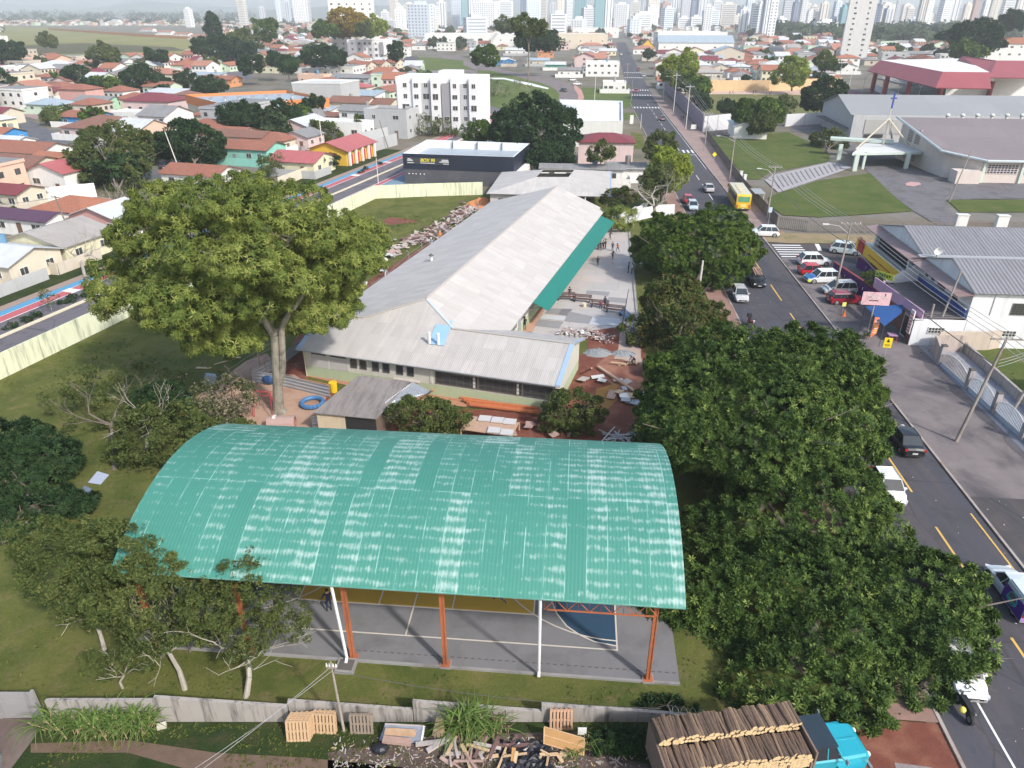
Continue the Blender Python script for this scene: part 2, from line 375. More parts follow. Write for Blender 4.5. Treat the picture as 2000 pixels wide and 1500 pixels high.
sheet('clay_terrace',[(600,735),(780,775),(870,790),(1060,812),(1075,800),(1075,775),(880,752),(760,735),(620,712)],.05,M('clay_terrace',(.40,.20,.12),.95,.15,1))
sheet('dug_clay',[(1165,712),(1190,690),(1255,700),(1290,745),(1270,800),(1225,770),(1180,740)],.05,M('dug_clay',(.27,.125,.085),.95,.25,1.2,dirt=(.17,.06,.04)))
sheet('wet_ochre_mud',[(1163,760),(1205,748),(1206,780),(1180,806),(1166,800)],.06,M('ochre_mud',(.25,.13,.03),.8,.15,1))
def yardm():
 m,n,b=new_mat('patched_yard_concrete'); pp=mapv(n,pos(n),(1,1,1),(0,0,R(10)))
 br=n.nodes.new('ShaderNodeTexBrick'); n.links.new(pp,br.inputs['Vector']); br.inputs['Scale'].default_value=1
 br.inputs['Brick Width'].default_value=3.4; br.inputs['Row Height'].default_value=2.6; br.inputs['Mortar Size'].default_value=.025
 br.inputs['Color1'].default_value=(.40,.385,.38,1); br.inputs['Color2'].default_value=(.50,.475,.46,1); br.inputs['Mortar'].default_value=(.30,.27,.25,1)
 x=mixn(n,noise(n,pp,.5,6,.7),br.outputs[0],(.36,.34,.33)); x=mixn(n,ramp(n,noise(n,pp,.22,5),[(.45,0.),(.7,.55)]),x,(.5,.38,.32))
 n.links.new(x,b.inputs['Base Color']); b.inputs['Roughness'].default_value=.9; return m
YARD=yardm()
sheet('school_yard',[(1038,648),(1062,600),(1070,585),(1192,436),(1229,444),(1240,560),(1248,643),(1210,638),(1146,647),(1143,665),(1040,660)],.04,YARD)
sheet('clay_border',[(1018,648),(1060,584),(1186,420),(1196,436),(1072,590),(1040,648)],.05,M('clay_border',(.42,.25,.18),.95,.12,1))
DK=M('damp_concrete_patch',(.25,.245,.25),.85,.1,1); LT=M('new_concrete_patch',(.47,.48,.50),.85,.07,1)
PZ=.052
for pts,mm in (([(1146,567),(1191,570),(1188,578),(1144,574)],DK),([(1189,580),(1225,583),(1222,592),(1184,589)],DK),([(1073,602),(1118,603),(1108,616),(1064,612)],DK),([(1118,604),(1098,603),(1090,614),(1108,617)],M('dark_concrete_patch',(.17,.165,.17),.85,.1,1)),
 ([(1112,608),(1158,618),(1150,632),(1102,627)],DK),([(1053,624),(1101,628),(1092,641),(1045,636)],DK),([(1158,618),(1213,622),(1210,636),(1150,634)],LT),([(1063,614),(1105,618),(1101,626),(1053,622)],LT),([(1036,561),(1060,558),(1056,566),(1034,568)],LT)):
 sheet('concrete_patch',pts,PZ,mm); PZ+=.004
sheet('yard_path',[(1211,640),(1250,641),(1252,700),(1262,712),(1200,700),(1208,680)],.055,M('dusty_path',(.40,.31,.27),.92,.15,1.2))
# ---- sports court
def sts(name,pts,z,mat): return wsheet(name,[p(ST(*q)) for q in pts],z,mat)
sts('court_slab',[(-24,27.3),(6.6,27.3),(6.6,44),(-24,44)],.06,M('grey_court_paint',(.175,.172,.18),.75,.14,.6,dirt=(.13,.125,.13),dsc=.3))
sts('court_yellow',[(-15.9,31.5),(-1.5,31.5),(-1.5,41),(-15.9,41)],.066,M('yellow_court_paint',(.42,.27,.035),.7,.12,.8))
BL=M('blue_court_paint',(.02,.055,.10),.7,.12,.8)
def px2(pts): return [tuple(g(*q)[:2]) for q in pts]
bl=px2([(1077,1174),(1087,1200),(1107,1225),(1132,1242),(1160,1255),(1205,1264)]); e1=ST(3.3,41); e0=ST(-1.2,41)
wsheet('court_blue',bl+[p(e1),p(e0)],.066,BL)
wsheet('court_blue_far',[p(ST(-20.8,30.5)),p(ST(-18.6,31.5)),p(ST(-17.3,34)),p(ST(-17,41)),p(ST(-20.8,41))],.066,BL)
mb=MB(); LN=M('court_line_paint',(.55,.50,.44),.7,.1,2); zz=.074
S_=lambda *q:[tuple(ST(*k)[:2]) for k in q]
for a in (S_((-20.9,29.25),(3.35,29.25)),S_((3.35,29.2),(3.35,41)),S_((-20.9,29.2),(-20.9,41)),S_((-8.75,29.25),(-8.75,41)),S_((-15.9,31.5),(-1.5,31.5)),S_((-15.9,31.5),(-15.9,41)),S_((-1.5,31.5),(-1.5,41)),S_((-10.9,31.5),(-10.9,41)),S_((-6.4,31.5),(-6.4,41)),bl,
 S_(*[(3.35-8.1*math.cos(t),38-8.1*math.sin(t)) for t in [i*math.pi/28 for i in range(0,15)]]),S_(*[(-20.9+8.1*math.cos(t),38-8.1*math.sin(t)) for t in [i*math.pi/28 for i in range(0,15)]])):
 strip(mb,a,.09,zz,LN); zz+=.0015
solo('court_lines',mb,None,None,kind='structure')
mb=MB(); q=[ST(-24,27.17),ST(6.6,27.17),ST(6.6,27.31),ST(-24,27.31)]; mb.prism(q,0,.14,CONC2); solo('court_kerb',mb,None,None,kind='structure')
mb=MB()   # short drain slots in the court edge
for i in range(48):
 c=ST(-11.5+i*.38,27.95,.08); mb.box(c,(.2,.05,.01),M('drain_slot',(.42,.40,.38) if i>30 else (.09,.08,.08),.9),A5)
solo('court_edge_marks',mb,None,None,kind='structure')
# ---- main street (5 degrees), kerbs, walks
sts('main_street',[(19.5,-10),(29.7,-10),(29.7,300),(33,420),(48,900),(38,900),(23,420),(19.5,300)],.02,ASPH)
sts('brick_walk',[(16.9,26),(19.4,26),(19.4,150),(16.9,150)],.10,PAVE)
sts('street_edge_soil',[(10.5,14),(19.4,14),(19.4,26),(12.5,26)],.03,SOIL)
sts('street_edge_rubble',[(15.9,20.5),(17.6,20.2),(18.0,23.5),(16.3,23.6)],.04,M('rubble_grit',(.26,.22,.22),.95,.35,6,bmp=.8))
mb=MB()
for s,z in ((19.45,.14),(29.78,.14)): mb.prism([ST(s-.09,-10),ST(s+.09,-10),ST(s+.09,300),ST(s-.09,300)],0,z,KERB)
solo('street_kerb',mb,None,None,kind='structure')
sts('fence_walk',[(29.9,118),(33.1,118),(36.2,217),(36.2,330),(29.9,330)],.11,WALK)
sts('corner_walk',[(29.9,112),(33,111.5),(76,114.5),(76,117),(34,117.5),(33.2,119),(29.9,119)],.11,M('dry_verge',(.25,.19,.11),.95,.25,.8,dirt=(.16,.15,.06),dsc=.3))
sts('cross_street',[(29.6,93),(29.6,112.2),(40,112),(110,119),(110,110),(47,104),(41,100),(38,93)],.026,ASPH2)
sts('shop_forecourt',[(29.9,46),(37.5,46),(38.5,75),(43,99),(38,103.5),(30,104)],.10,CONC3)
sts('parking_lot',[(29.9,-10),(75,-10),(75,46),(29.9,46)],.095,ASPH2)
sts('neighbour_lawn',[(41.0,50),(78,50),(78,80),(51,79.5),(41.5,75)],.11,G_LUSH)
sts('neighbour_drive',[(37.2,47.5),(41.2,47.5),(41.2,74),(37.2,74)],.115,M('blue_grey_tiles',(.27,.275,.31),.8,.12,2.5,dirt=(.2,.2,.24)))
mb=MB(); z=.034
for t in range(26,118,10): strip(mb,S_((25.95,t+.3),(25.95,t+6.2)),.16,z,YEL)
for t in range(122,300,9): strip(mb,S_((25.95,t),(25.95,t+5)),.14,z,WHITE)
strip(mb,S_((29.1,-5),(29.1,44)),.12,z,YEL); strip(mb,S_((29.2,170),(29.2,290)),.1,z,WHITE)
strip(mb,S_((21.9,23.2),(21.9,27.5)),.12,z,WHITE); strip(mb,S_((19.6,23.4),(22,23.2)),.12,z+.002,WHITE); strip(mb,S_((21.9,40),(21.9,52)),.1,z,WHITE)
for k in range(4): strip(mb,S_((20.6+k*1.25,116.2),(20.6+k*1.25,119.8)),.5,z,WHITE)   # crossing near the junction
for k in range(6): strip(mb,S_((30.3,104.8+k*1.15),(34.6,105.0+k*1.15)),.45,z+.005,WHITE)
strip(mb,S_((36.8,108.2),(37.3,111.8)),.6,z,WHITE)
for tc,so in ((193,0),(286,0),(330,.6),(352,1.2),(420,3.4),(455,4.8)):
 for k in range(9):
  s=20.3+so+k*1.1
  if tc==193 and s<26: continue
  strip(mb,S_((s,tc-2),(s,tc+2)),.5,z+.004,WHITE)
strip(mb,S_((26,188),(29.5,188)),.35,z+.002,WHITE)
solo('street_markings',mb,None,None,kind='structure')
# ---- left avenue (17 degrees) with cycle lanes
def nas(name,pts,z,mat): return wsheet(name,[p(NA(*q)) for q in pts],z,mat)
A0,A1=20,262
nas('avenue_verge',[(-90,A0),(-83.6,A0),(-83.6,175),(-90,175)],.02,G_DARK)
nas('avenue_walk',[(-83.6,A0),(-82.1,A0),(-82.1,230),(-83.6,230)],.06,M('dusty_walk',(.29,.22,.18),.95,.15,1))
nas('avenue_blue',[(-82.1,A0),(-80.75,A0),(-80.75,190),(-82.1,190)],.05,BLUEP)
nas('avenue_cycle_path',[(-80.65,A0),(-79.05,A0),(-79.05,215),(-80.65,215)],.05,PINK)
nas('avenue',[(-79.0,A0),(-71.6,A0),(-71.6,222),(-79.0,222)],.03,ASPH3)
nas('avenue_cycle_path',[(-71.6,A0),(-70.3,A0),(-70.3,222),(-71.6,222)],.045,PINK)
nas('avenue_side',[(-70.3,A0),(-66.3,A0),(-66.3,135),(-64,225),(-70.3,225)],.04,BLUEP if 0 else M('side_walk_blue',(.16,.24,.31),.9,.2,1))
mb=MB()
for n_,w_ in ((-80.7,.1),(-79.02,.16),(-71.6,.16),(-70.3,.1)): strip(mb,[p(NA(n_,A0)),p(NA(n_,222))],w_,.062,WHITE)
for a,b_ in ((66,67.2),(142,143.4),(158,159)):
 q=[NA(-80.9,a),NA(-78.9,a),NA(-78.9,b_),NA(-80.9,b_)]; mb.face([(v.x,v.y,.064) for v in q],WHITE)
for a in (150,):
 for i in range(18): t=2*math.pi*i/18; t2=2*math.pi*(i+1)/18; strip(mb,[p(NA(-77.2+.8*math.cos(t),77+1.6*math.sin(t))),p(NA(-77.2+.8*math.cos(t2),77+1.6*math.sin(t2)))],.1,.064,WHITE)
solo('avenue_markings',mb,None,None,kind='structure')
mb=MB(); mb.prism([NA(-75.55,A0),NA(-75.0,A0),NA(-75.0,205),NA(-75.55,205)],0,.16,M('cream_kerb',(.60,.54,.40),.9,.1,2)); solo('avenue_median',mb,None,None,kind='structure')
# ---- ring road, park, far roads (drawn on the ground from surveyed points)
PKG=grassm('park_grass',(.11,.17,.04),(.15,.19,.055),(.2,.19,.08),.06)
sheet('avenue_bend',[(862,262),(905,246),(938,232),(948,222),(938,205),(900,190),(936,186),(985,214),(1000,240),(985,262),(940,282),(900,310),(840,330),(800,312)],.024,ASPH3)
sheet('cycle_bend',[(800,300),(862,272),(910,257),(962,237),(966,226),(940,210),(935,211),(956,226),(950,234),(905,250),(858,266),(790,295)],.045,PINK)
sheet('bend_walk',[(935,211),(956,226),(950,234),(915,246),(906,238),(930,228)],.05,M('grey_green_walk',(.22,.28,.29),.9,.1,1))
sheet('ring_road',[(858,108),(900,108),(905,118),(950,128),(1000,140),(1060,150),(1100,160),(1130,172),(1136,185),(1132,205),(1098,222),(1060,240),(1000,245),(986,222),(960,205),(935,190),(940,150),(880,130)],.022,asphalt('ring_asphalt',(.19,.155,.155),.2))
sheet('ring_walk',[(1120,163),(1136,176),(1141,190),(1134,204),(1127,200),(1130,186),(1122,174)],.04,M('pink_walk',(.45,.24,.20),.9,.1,1))
sheet('park',[(932,137),(960,138),(1010,150),(1060,163),(1085,174),(1093,185),(1088,205),(1060,214),(1000,216),(975,212),(938,198),(930,170)],.05,PKG)
sheet('park_path',[(930,151),(985,152),(1040,163),(1072,172),(1070,174),(1030,166),(985,155),(930,154)],.06,WHITE)
sheet('park_strip',[(815,112),(840,112),(905,118),(905,127),(930,137),(880,134),(830,138),(818,125)],.05,PKG)
sheet('dark_road',[(780,108),(816,110),(820,125),(830,140),(795,140),(775,120)],.03,ASPH)
sheet('street_lawn',[(1136,170),(1165,172),(1215,160),(1226,162),(1232,190),(1236,205),(1218,212),(1130,212),(1142,195)],.05,PKG)
sheet('corner_lawn',[(1217,220),(1246,221),(1248,226),(1235,232),(1218,236)],.05,PKG)
sheet('corner_lawn_near',[(1232,258),(1255,262),(1262,290),(1235,292)],.05,G_LAWN)
sheet('left_street',[(0,190),(50,230),(128,270),(165,282),(250,310),(345,350),(300,372),(200,345),(140,305),(60,268),(0,262)],.02,asphalt('left_street_asphalt',(.11,.115,.13),.25))
sheet('left_street_walk',[(0,186),(45,208),(110,238),(100,241),(40,225),(0,200)],.06,WALK)
sheet('far_side_street',[(405,128),(440,125),(500,150),(480,156),(425,140)],.02,ASPH3)
sheet('hill_meadow',[(0,52),(100,54),(200,62),(330,72),(400,80),(372,100),(360,118),(230,118),(150,132),(60,128),(0,112)],.03,G_FIELD)
sheet('hill_meadow_band',[(0,90),(160,84),(340,92),(360,99),(200,104),(0,108)],.04,grassm('dry_grass',(.14,.12,.08),(.11,.12,.05),(.17,.13,.10),.03))
sheet('playing_field',[(1365,200),(1378,184),(1460,184),(1600,186),(1640,190),(1600,232),(1560,246),(1470,222),(1365,222)],.05,grassm('pitch_grass',(.17,.19,.065),(.21,.20,.08),(.25,.21,.11),.05))
sheet('playing_field_edge',[(1362,172),(1480,173),(1570,176),(1650,182),(1640,190),(1600,186),(1460,184),(1378,184)],.045,M('pink_sand',(.50,.36,.29),.95,.1,.3))
sheet('red_games_court',[(1642,172),(1685,180),(1686,192),(1650,196)],.05,M('wine_court',(.16,.05,.08),.8,.1,1))
# ---- church grounds
sheet('church_lawn',[(1384,268),(1430,262),(1540,258),(1600,285),(1622,305),(1615,316),(1500,338),(1485,350),(1462,350)],.12,G_LUSH)
sheet('church_steps',[(1494,352),(1508,342),(1622,316),(1664,326),(1650,332),(1545,368),(1520,376)],.16,M('ramp_concrete',(.33,.31,.32),.9,.12,.8))
sheet('church_lawn_near',[(1500,385),(1530,374),(1600,352),(1700,338),(1748,385),(1783,412),(1700,418),(1600,424),(1530,420),(1505,404)],.12,G_LUSH)
sheet('church_drive',[(1600,262),(1660,300),(1700,340),(1752,388),(1786,413),(1832,440),(1890,440),(1850,405),(1845,390),(2010,388),(2010,352),(1870,352),(1790,330),(1700,300),(1610,240),(1545,240),(1545,256)],.10,asphalt('church_asphalt',(.14,.135,.145),.4))
sheet('church_lawn_right',[(1850,390),(2010,390),(2010,414),(1875,414)],.12,G_LUSH)
sheet('pink_disc',[(1768,358),(1778,355),(1795,356),(1800,360),(1785,364),(1770,362)],.13,M('pink_disc',(.45,.28,.26),.9,.08,1))
mb=MB()
for i in range(15):
 f=i/14; a=Vector(g(1508+f*128,346-f*27)); b_=Vector(g(1524+f*120,371-f*39)); d=(b_-a);
 mb.box(((a.x+b_.x)/2,(a.y+b_.y)/2,.2),(d.length*.9,.25,.1),M('stair_edge',(.24,.235,.24),.9),math.atan2(d.y,d.x))
solo('church_step_edges',mb,None,None,kind='structure')
# ---- front strip debris soil, drive at the lower left
sheet('dirt_track',[(60,1452),(250,1445),(420,1470),(600,1480),(800,1500),(800,1530),(400,1512),(250,1470),(60,1470)],.02,M('brown_dirt',(.13,.085,.06),.95,.3,2,bmp=.5))
sheet('rubbish_soil',[(640,1470),(820,1440),(1000,1432),(1150,1428),(1160,1470),(1300,1500),(1300,1540),(640,1540)],.02,M('rubbish_soil',(.085,.06,.05),.95,.45,4,dirt=(.17,.13,.11),dsc=2,bmp=.9))
sheet('concrete_drive',[(0,1402),(92,1404),(60,1450),(0,1530),(-60,1530)],.03,M('dark_drive',(.12,.085,.075),.9,.3,1.5,dirt=(.18,.15,.13)))
sheet('dark_verge',[(1150,1440),(1300,1430),(1300,1465),(1160,1470)],.03,G_DARK)
sheet('truck_yard',[(1290,1452),(1700,1400),(1860,1480),(1880,1560),(1290,1560)],.025,M('orange_dirt',(.30,.14,.085),.95,.25,1.2,dirt=(.2,.1,.07)))
def tufts():
 rng=np.random.default_rng(77); P=[];S=[]
 for (x0,x1,y0,y1,n) in ((-62,18.5,24.9,60,9000),(-30,10,19,24.2,2600),(-62,-8,60,125,6000),(41.5,60,50,78,900)):
  k=rng.random((n*2,2)); q=np.stack([x0+(x1-x0)*k[:,0],y0+(y1-y0)*k[:,1]],1); m=np.sin(q[:,0]*.55+np.sin(q[:,1]*.4)*2)+np.sin(q[:,1]*.7+q[:,0]*.2)>-.1
  s_=q[:,0]*.9961-q[:,1]*.0883; t_=q[:,0]*.0883+q[:,1]*.9961; nn=q[:,0]*.9553-q[:,1]*.2957; aa=q[:,0]*.2957+q[:,1]*.9553
  m&=~((s_>-24.3)&(s_<6.8)&(t_>26.7)&(t_<41.5)); m&=(nn>-66) | (x0>30); m&=~((nn>-41)&(aa>44)&(q[:,0]<20)); m&=~((q[:,0]>-28)&(q[:,1]>47)&(q[:,1]<66)&(q[:,0]<20)); q=q[m][:n]
  P.append(np.concatenate([q,np.full((len(q),1),.05)],1)); S.append(rng.uniform(.05,.16,len(q))*(1 if y1<61 else 1.6))
 P=np.concatenate(P); S=np.concatenate(S); N=np.tile([0,0,1.],(len(P),1)); lm=leafm('grass_tuft',[(0,(.035,.065,.014)),(.4,(.09,.12,.025)),(.75,(.16,.17,.045)),(.95,(.26,.21,.10))],.8,.2)
 o=add('grass_tufts',leafcloud('grass_tufts',P,N,S,'tuft',lm,rng)); tag(o,kind='stuff')
tufts()
mb=MB()
for s,t in ((22.5,62),(27.4,38),(23.1,95),(27.9,124),(22.3,160)):
 q=ST(s,t); mb.tube((q.x,q.y,.0),(q.x,q.y,.032),.32,.32,M('iron_cover',(.05,.045,.045),.7),14)
solo('street_covers',mb,None,None,kind='structure')
# ---- distant hills
def hills():
 mb=MB(); hm=M('hill_woods',(.06,.09,.05),.95,.3,.004); rng=random.Random(4); N=90
 for row,(Y,hb) in enumerate(((5200,55),(6400,85),(7600,120))):
  pr=[hb*(.45+.35*math.sin(i*.21+row*2)+.25*math.sin(i*.53+row)+.12*math.sin(i*1.3)) for i in range(N+1)]
  for i in range(N):
   x0=-6500+i*13000/N; x1=x0+13000/N
   a,b_=max(3,pr[i]),max(3,pr[i+1])
   mb.face([(x0,Y-700,-.5),(x1,Y-700,-.5),(x1,Y,b_),(x0,Y,a)],hm); mb.face([(x0,Y,a),(x1,Y,b_),(x1,Y+500,-.5),(x0,Y+500,-.5)],hm)
 solo('hills',mb,None,None,kind='structure')
hills()
# ================================================================= SPORTS HALL
def green_roof_mat():
 m,n,b=new_mat('worn_green_sheets'); u=uvc(n)
 def brick(w,h,off,c1,c2,mo,ms):
  br=n.nodes.new('ShaderNodeTexBrick'); n.links.new(u,br.inputs['Vector']); br.inputs['Scale'].default_value=1
  br.inputs['Brick Width'].default_value=w; br.inputs['Row Height'].default_value=h; br.inputs['Mortar Size'].default_value=ms; br.offset=off
  br.inputs['Color1'].default_value=c4(c1); br.inputs['Color2'].default_value=c4(c2); br.inputs['Mortar'].default_value=c4(mo); return br.outputs[0]
 base=mixn(n,brick(1.06,5.9,.0,(0,0,0),(1,1,1),(.5,.5,.5),.0),(.058,.225,.18),(.085,.28,.225))
 base=mixn(n,noise(n,u,.35,5),base,(.05,.20,.158))
 sheetr=brick(1.06,5.9,.0,(0,0,0),(1,1,1),(.35,.35,.35),.012)
 rip=n.nodes.new('ShaderNodeTexWave'); rip.bands_direction='Y'; rip.inputs['Scale'].default_value=.314159/.62; rip.inputs['Distortion'].default_value=2.2; rip.inputs['Detail'].default_value=3; rip.inputs['Detail Scale'].default_value=1.6
 n.links.new(u,rip.inputs['Vector'])
 blot=noise(n,mapv(n,u,(1.2,1.0,1)),1.1,6,.7)
 cst=n.nodes.new('ShaderNodeTexWave'); cst.inputs['Scale'].default_value=.314159/.19; n.links.new(u,cst.inputs['Vector'])
 v=math_(n,'ADD',math_(n,'MULTIPLY',rip.outputs[1],.24),math_(n,'MULTIPLY',blot,.85))
 v=math_(n,'ADD',v,math_(n,'MULTIPLY',sheetr,.30)); v=math_(n,'ADD',v,math_(n,'MULTIPLY',cst.outputs[1],.07)); v=math_(n,'ADD',v,math_(n,'MULTIPLY',math_(n,'SUBTRACT',noise(n,mapv(n,u,(5.5,1.3,1)),1,4,.8),.5),.75))
 big=noise(n,u,.12,3); v=math_(n,'ADD',v,math_(n,'MULTIPLY',big,.5))
 f=ramp(n,v,[(.0,0.),(.60,0.)]);
 f=ramp(n,math_(n,'SUBTRACT',v,.51),[(.50,0.),(.84,.66)])
 c=mixn(n,f,base,(.50,.60,.58))
 edge=brick(1.06,5.9,.0,(0,0,0),(0,0,0),(1,1,1),.022); c=mixn(n,math_(n,'MULTIPLY',edge,ramp(n,noise(n,u,.5,3),[(.45,0.),(.6,.7)])),c,(.33,.55,.50))
 n.links.new(c,b.inputs['Base Color']); b.inputs['Roughness'].default_value=.6
 bump(n,b,cst.outputs[1],.14,.05); b.inputs['Specular IOR Level'].default_value=.25; return m
def sports_hall():
 t0,t1,s0,s1,ze,rise=26.3,41.2,-23.1,6.1,6.4,2.3
 root=thing('sports_hall','open sided sports court with an arched corrugated roof of worn green sheets, on orange columns','sports hall',ST(-8.5,34))
 a=(t1-t0)/2; Rr=(a*a+rise*rise)/(2*rise); gm=green_roof_mat(); um=M('roof_underside',(.22,.27,.25),.8,.1,1)
 def arc(x): return ze+math.sqrt(Rr*Rr-x*x)-(Rr-rise)
 mb=MB(); N=26; L=0; prev=None
 for i in range(N+1):
  x=-a+2*a*i/N; z=arc(x)
  if prev:
   l=math.hypot(x-prev[0],z-prev[1]); q=[ST(s0,t0+a+prev[0],prev[1]),ST(s1,t0+a+prev[0],prev[1]),ST(s1,t0+a+x,z),ST(s0,t0+a+x,z)]
   mb.face(q,gm,[(0,L),(s1-s0,L),(s1-s0,L+l),(0,L+l)]); q2=[v-ZV(.07) for v in q]; mb.face(q2[::-1],um)
   mb.face([q[1],q2[1],q2[2],q[2]],gm); mb.face([q[0],q[3],q2[3],q2[0]],gm); L+=l
   if i==1: mb.face([q[0],q2[0],q2[1],q[1]],gm)
   if i==N: mb.face([q[3],q[2],q2[2],q2[3]],gm)
  prev=(x,z)
 PW('roof',mb,root)
 om=M('orange_steel',(.40,.125,.05),.6,.25,2,dirt=(.25,.09,.05)); wm=M('white_pvc',(.75,.75,.76),.4,.04,2)
 ss=[-22.7,-17.2,-11.3,-6.1,4.9]
 for s in ss:
  for t in (t0+1.1,t1-.6):
   mb=MB(); lean=0
   for dx in (-.09,.09): mb.box(ST(s+dx,t,ze/2-.1),(.05,.24,ze-.2),om,A5)
   mb.box(ST(s,t,ze/2-.1),(.12,.16,ze-.25),om,A5)
   mb.box(ST(s,t,.03+.08),(.5,.5,.1),om,A5); PW('column',mb,root)
  mb=MB();
  for i in range(12):
   x0=-a+.5+(2*a-1)*i/12; x1=-a+.5+(2*a-1)*(i+1)/12
   A=ST(s,t0+a+x0,arc(x0)-.12);B=ST(s,t0+a+x1,arc(x1)-.12);Cc=ST(s,t0+a+x0,arc(x0)-.75);D=ST(s,t0+a+x1,arc(x1)-.75)
   mb.tube(A,B,.04,.04,om,4);mb.tube(Cc,D,.04,.04,om,4);mb.tube(A,D,.025,.025,om,3);mb.tube(A,Cc,.025,.025,om,3)
  PW('roof_truss',mb,root)
 if 1:      # lattice eave girder
  mb=MB(); sa,sb=-.75,4.9
  for zt in (5.95,5.25): mb.tube(ST(sa+.14,t0+.5,zt),ST(sb-.14,t0+.5,zt),.045,.045,om,4)
  k=10
  for j in range(k):
   u0=sa+(sb-sa)*j/k; u1=sa+(sb-sa)*(j+1)/k; z0,z1=(5.95,5.25) if j%2 else (5.25,5.95)
   mb.tube(ST(u0,t0+.5,z0),ST(u1,t0+.5,z1),.025,.025,om,4); mb.tube(ST(u0,t0+.5,5.25),ST(u0,t0+.5,5.95),.018,.018,om,3)
  PW('eave_girder',mb,root)
 for s,hh in ((-11.55,0),(-.95,0)):
  mb=MB(); mb.path([ST(s,t0+.25,6.25),ST(s+.0,t0+.85,.4),ST(s,t0+.6,.22)],.085,wm,8); PW('downpipe',mb,root)
 mb=MB(); mb.box(ST(-11.5,t0+.5,.1),(1.05,.95,.2),CONC2,A5); mb.box(ST(-11.5,t0+.5,.21),(.8,.7,.04),M('pit_cover',(.10,.09,.085),.9),A5); PW('drain_pit',mb,root)
 for s in (-6.1,4.9):
  mb=MB(); mb.box(ST(s,t0+1.1,.1),(.6,.6,.1),CONC2,A5); PW('column_footing',mb,root)
sports_hall()
# ================================================================= SCHOOL BUILDING
FIB=corr('pale_fibre_cement',(.50,.475,.455),(.31,.285,.27),.177,.5,(1.05,1.75),bs=.34)
FIBM=corr('pale_fibre_cement_long',(.52,.495,.475),(.38,.34,.31),.177,.6,(1.05,1.75),bs=.22)
BLUET=M('blue_flashing',(.30,.42,.56),.6,.08,2)
GREENW=wallm('school_wall',(.56,.55,.49),(.36,.33,.28),.6,(.40,.47,.31),1.15)
GREYW=M('bare_render_patch',(.46,.44,.43),.9,.1,1)
DARKW=glassm('dark_window',(.045,.047,.05),.25); FRM=M('dark_frame',(.09,.085,.08),.6,.1,2); WFRM=M('white_frame',(.62,.62,.6),.6,.06,2)
def window(parent,c,w,h,rz,label=None,frame=None,bars=2,rows=1,glass=None,dep=.06,name='window'):
 mb=MB(); fr=frame or WFRM; gl=glass or DARKW; c=Vector(c); ux=Vector((math.cos(rz),math.sin(rz),0)); nn=Vector((math.sin(rz),-math.cos(rz),0))
 pn=MB(); pn.box(c+nn*.02,(w,.04,h),gl,rz)
 t=.07
 for dz in (-1,1): mb.box(c+nn*.035+Vector((0,0,dz*(h/2))),(w+t,dep+.02,t),fr,rz)
 for dx in (-1,1): mb.box(c+nn*.035+ux*dx*(w/2),(t,dep,h),fr,rz)
 for i in range(1,bars): mb.box(c+nn*.033+ux*(w*(i/bars-.5)),(.045,dep,h),fr,rz)
 for j in range(1,rows): mb.box(c+nn*.031+Vector((0,0,h*(j/rows-.5))),(w,dep*.9,.04),fr,rz)
 o=part(name,mb,parent,label); part('pane',pn,o); return o
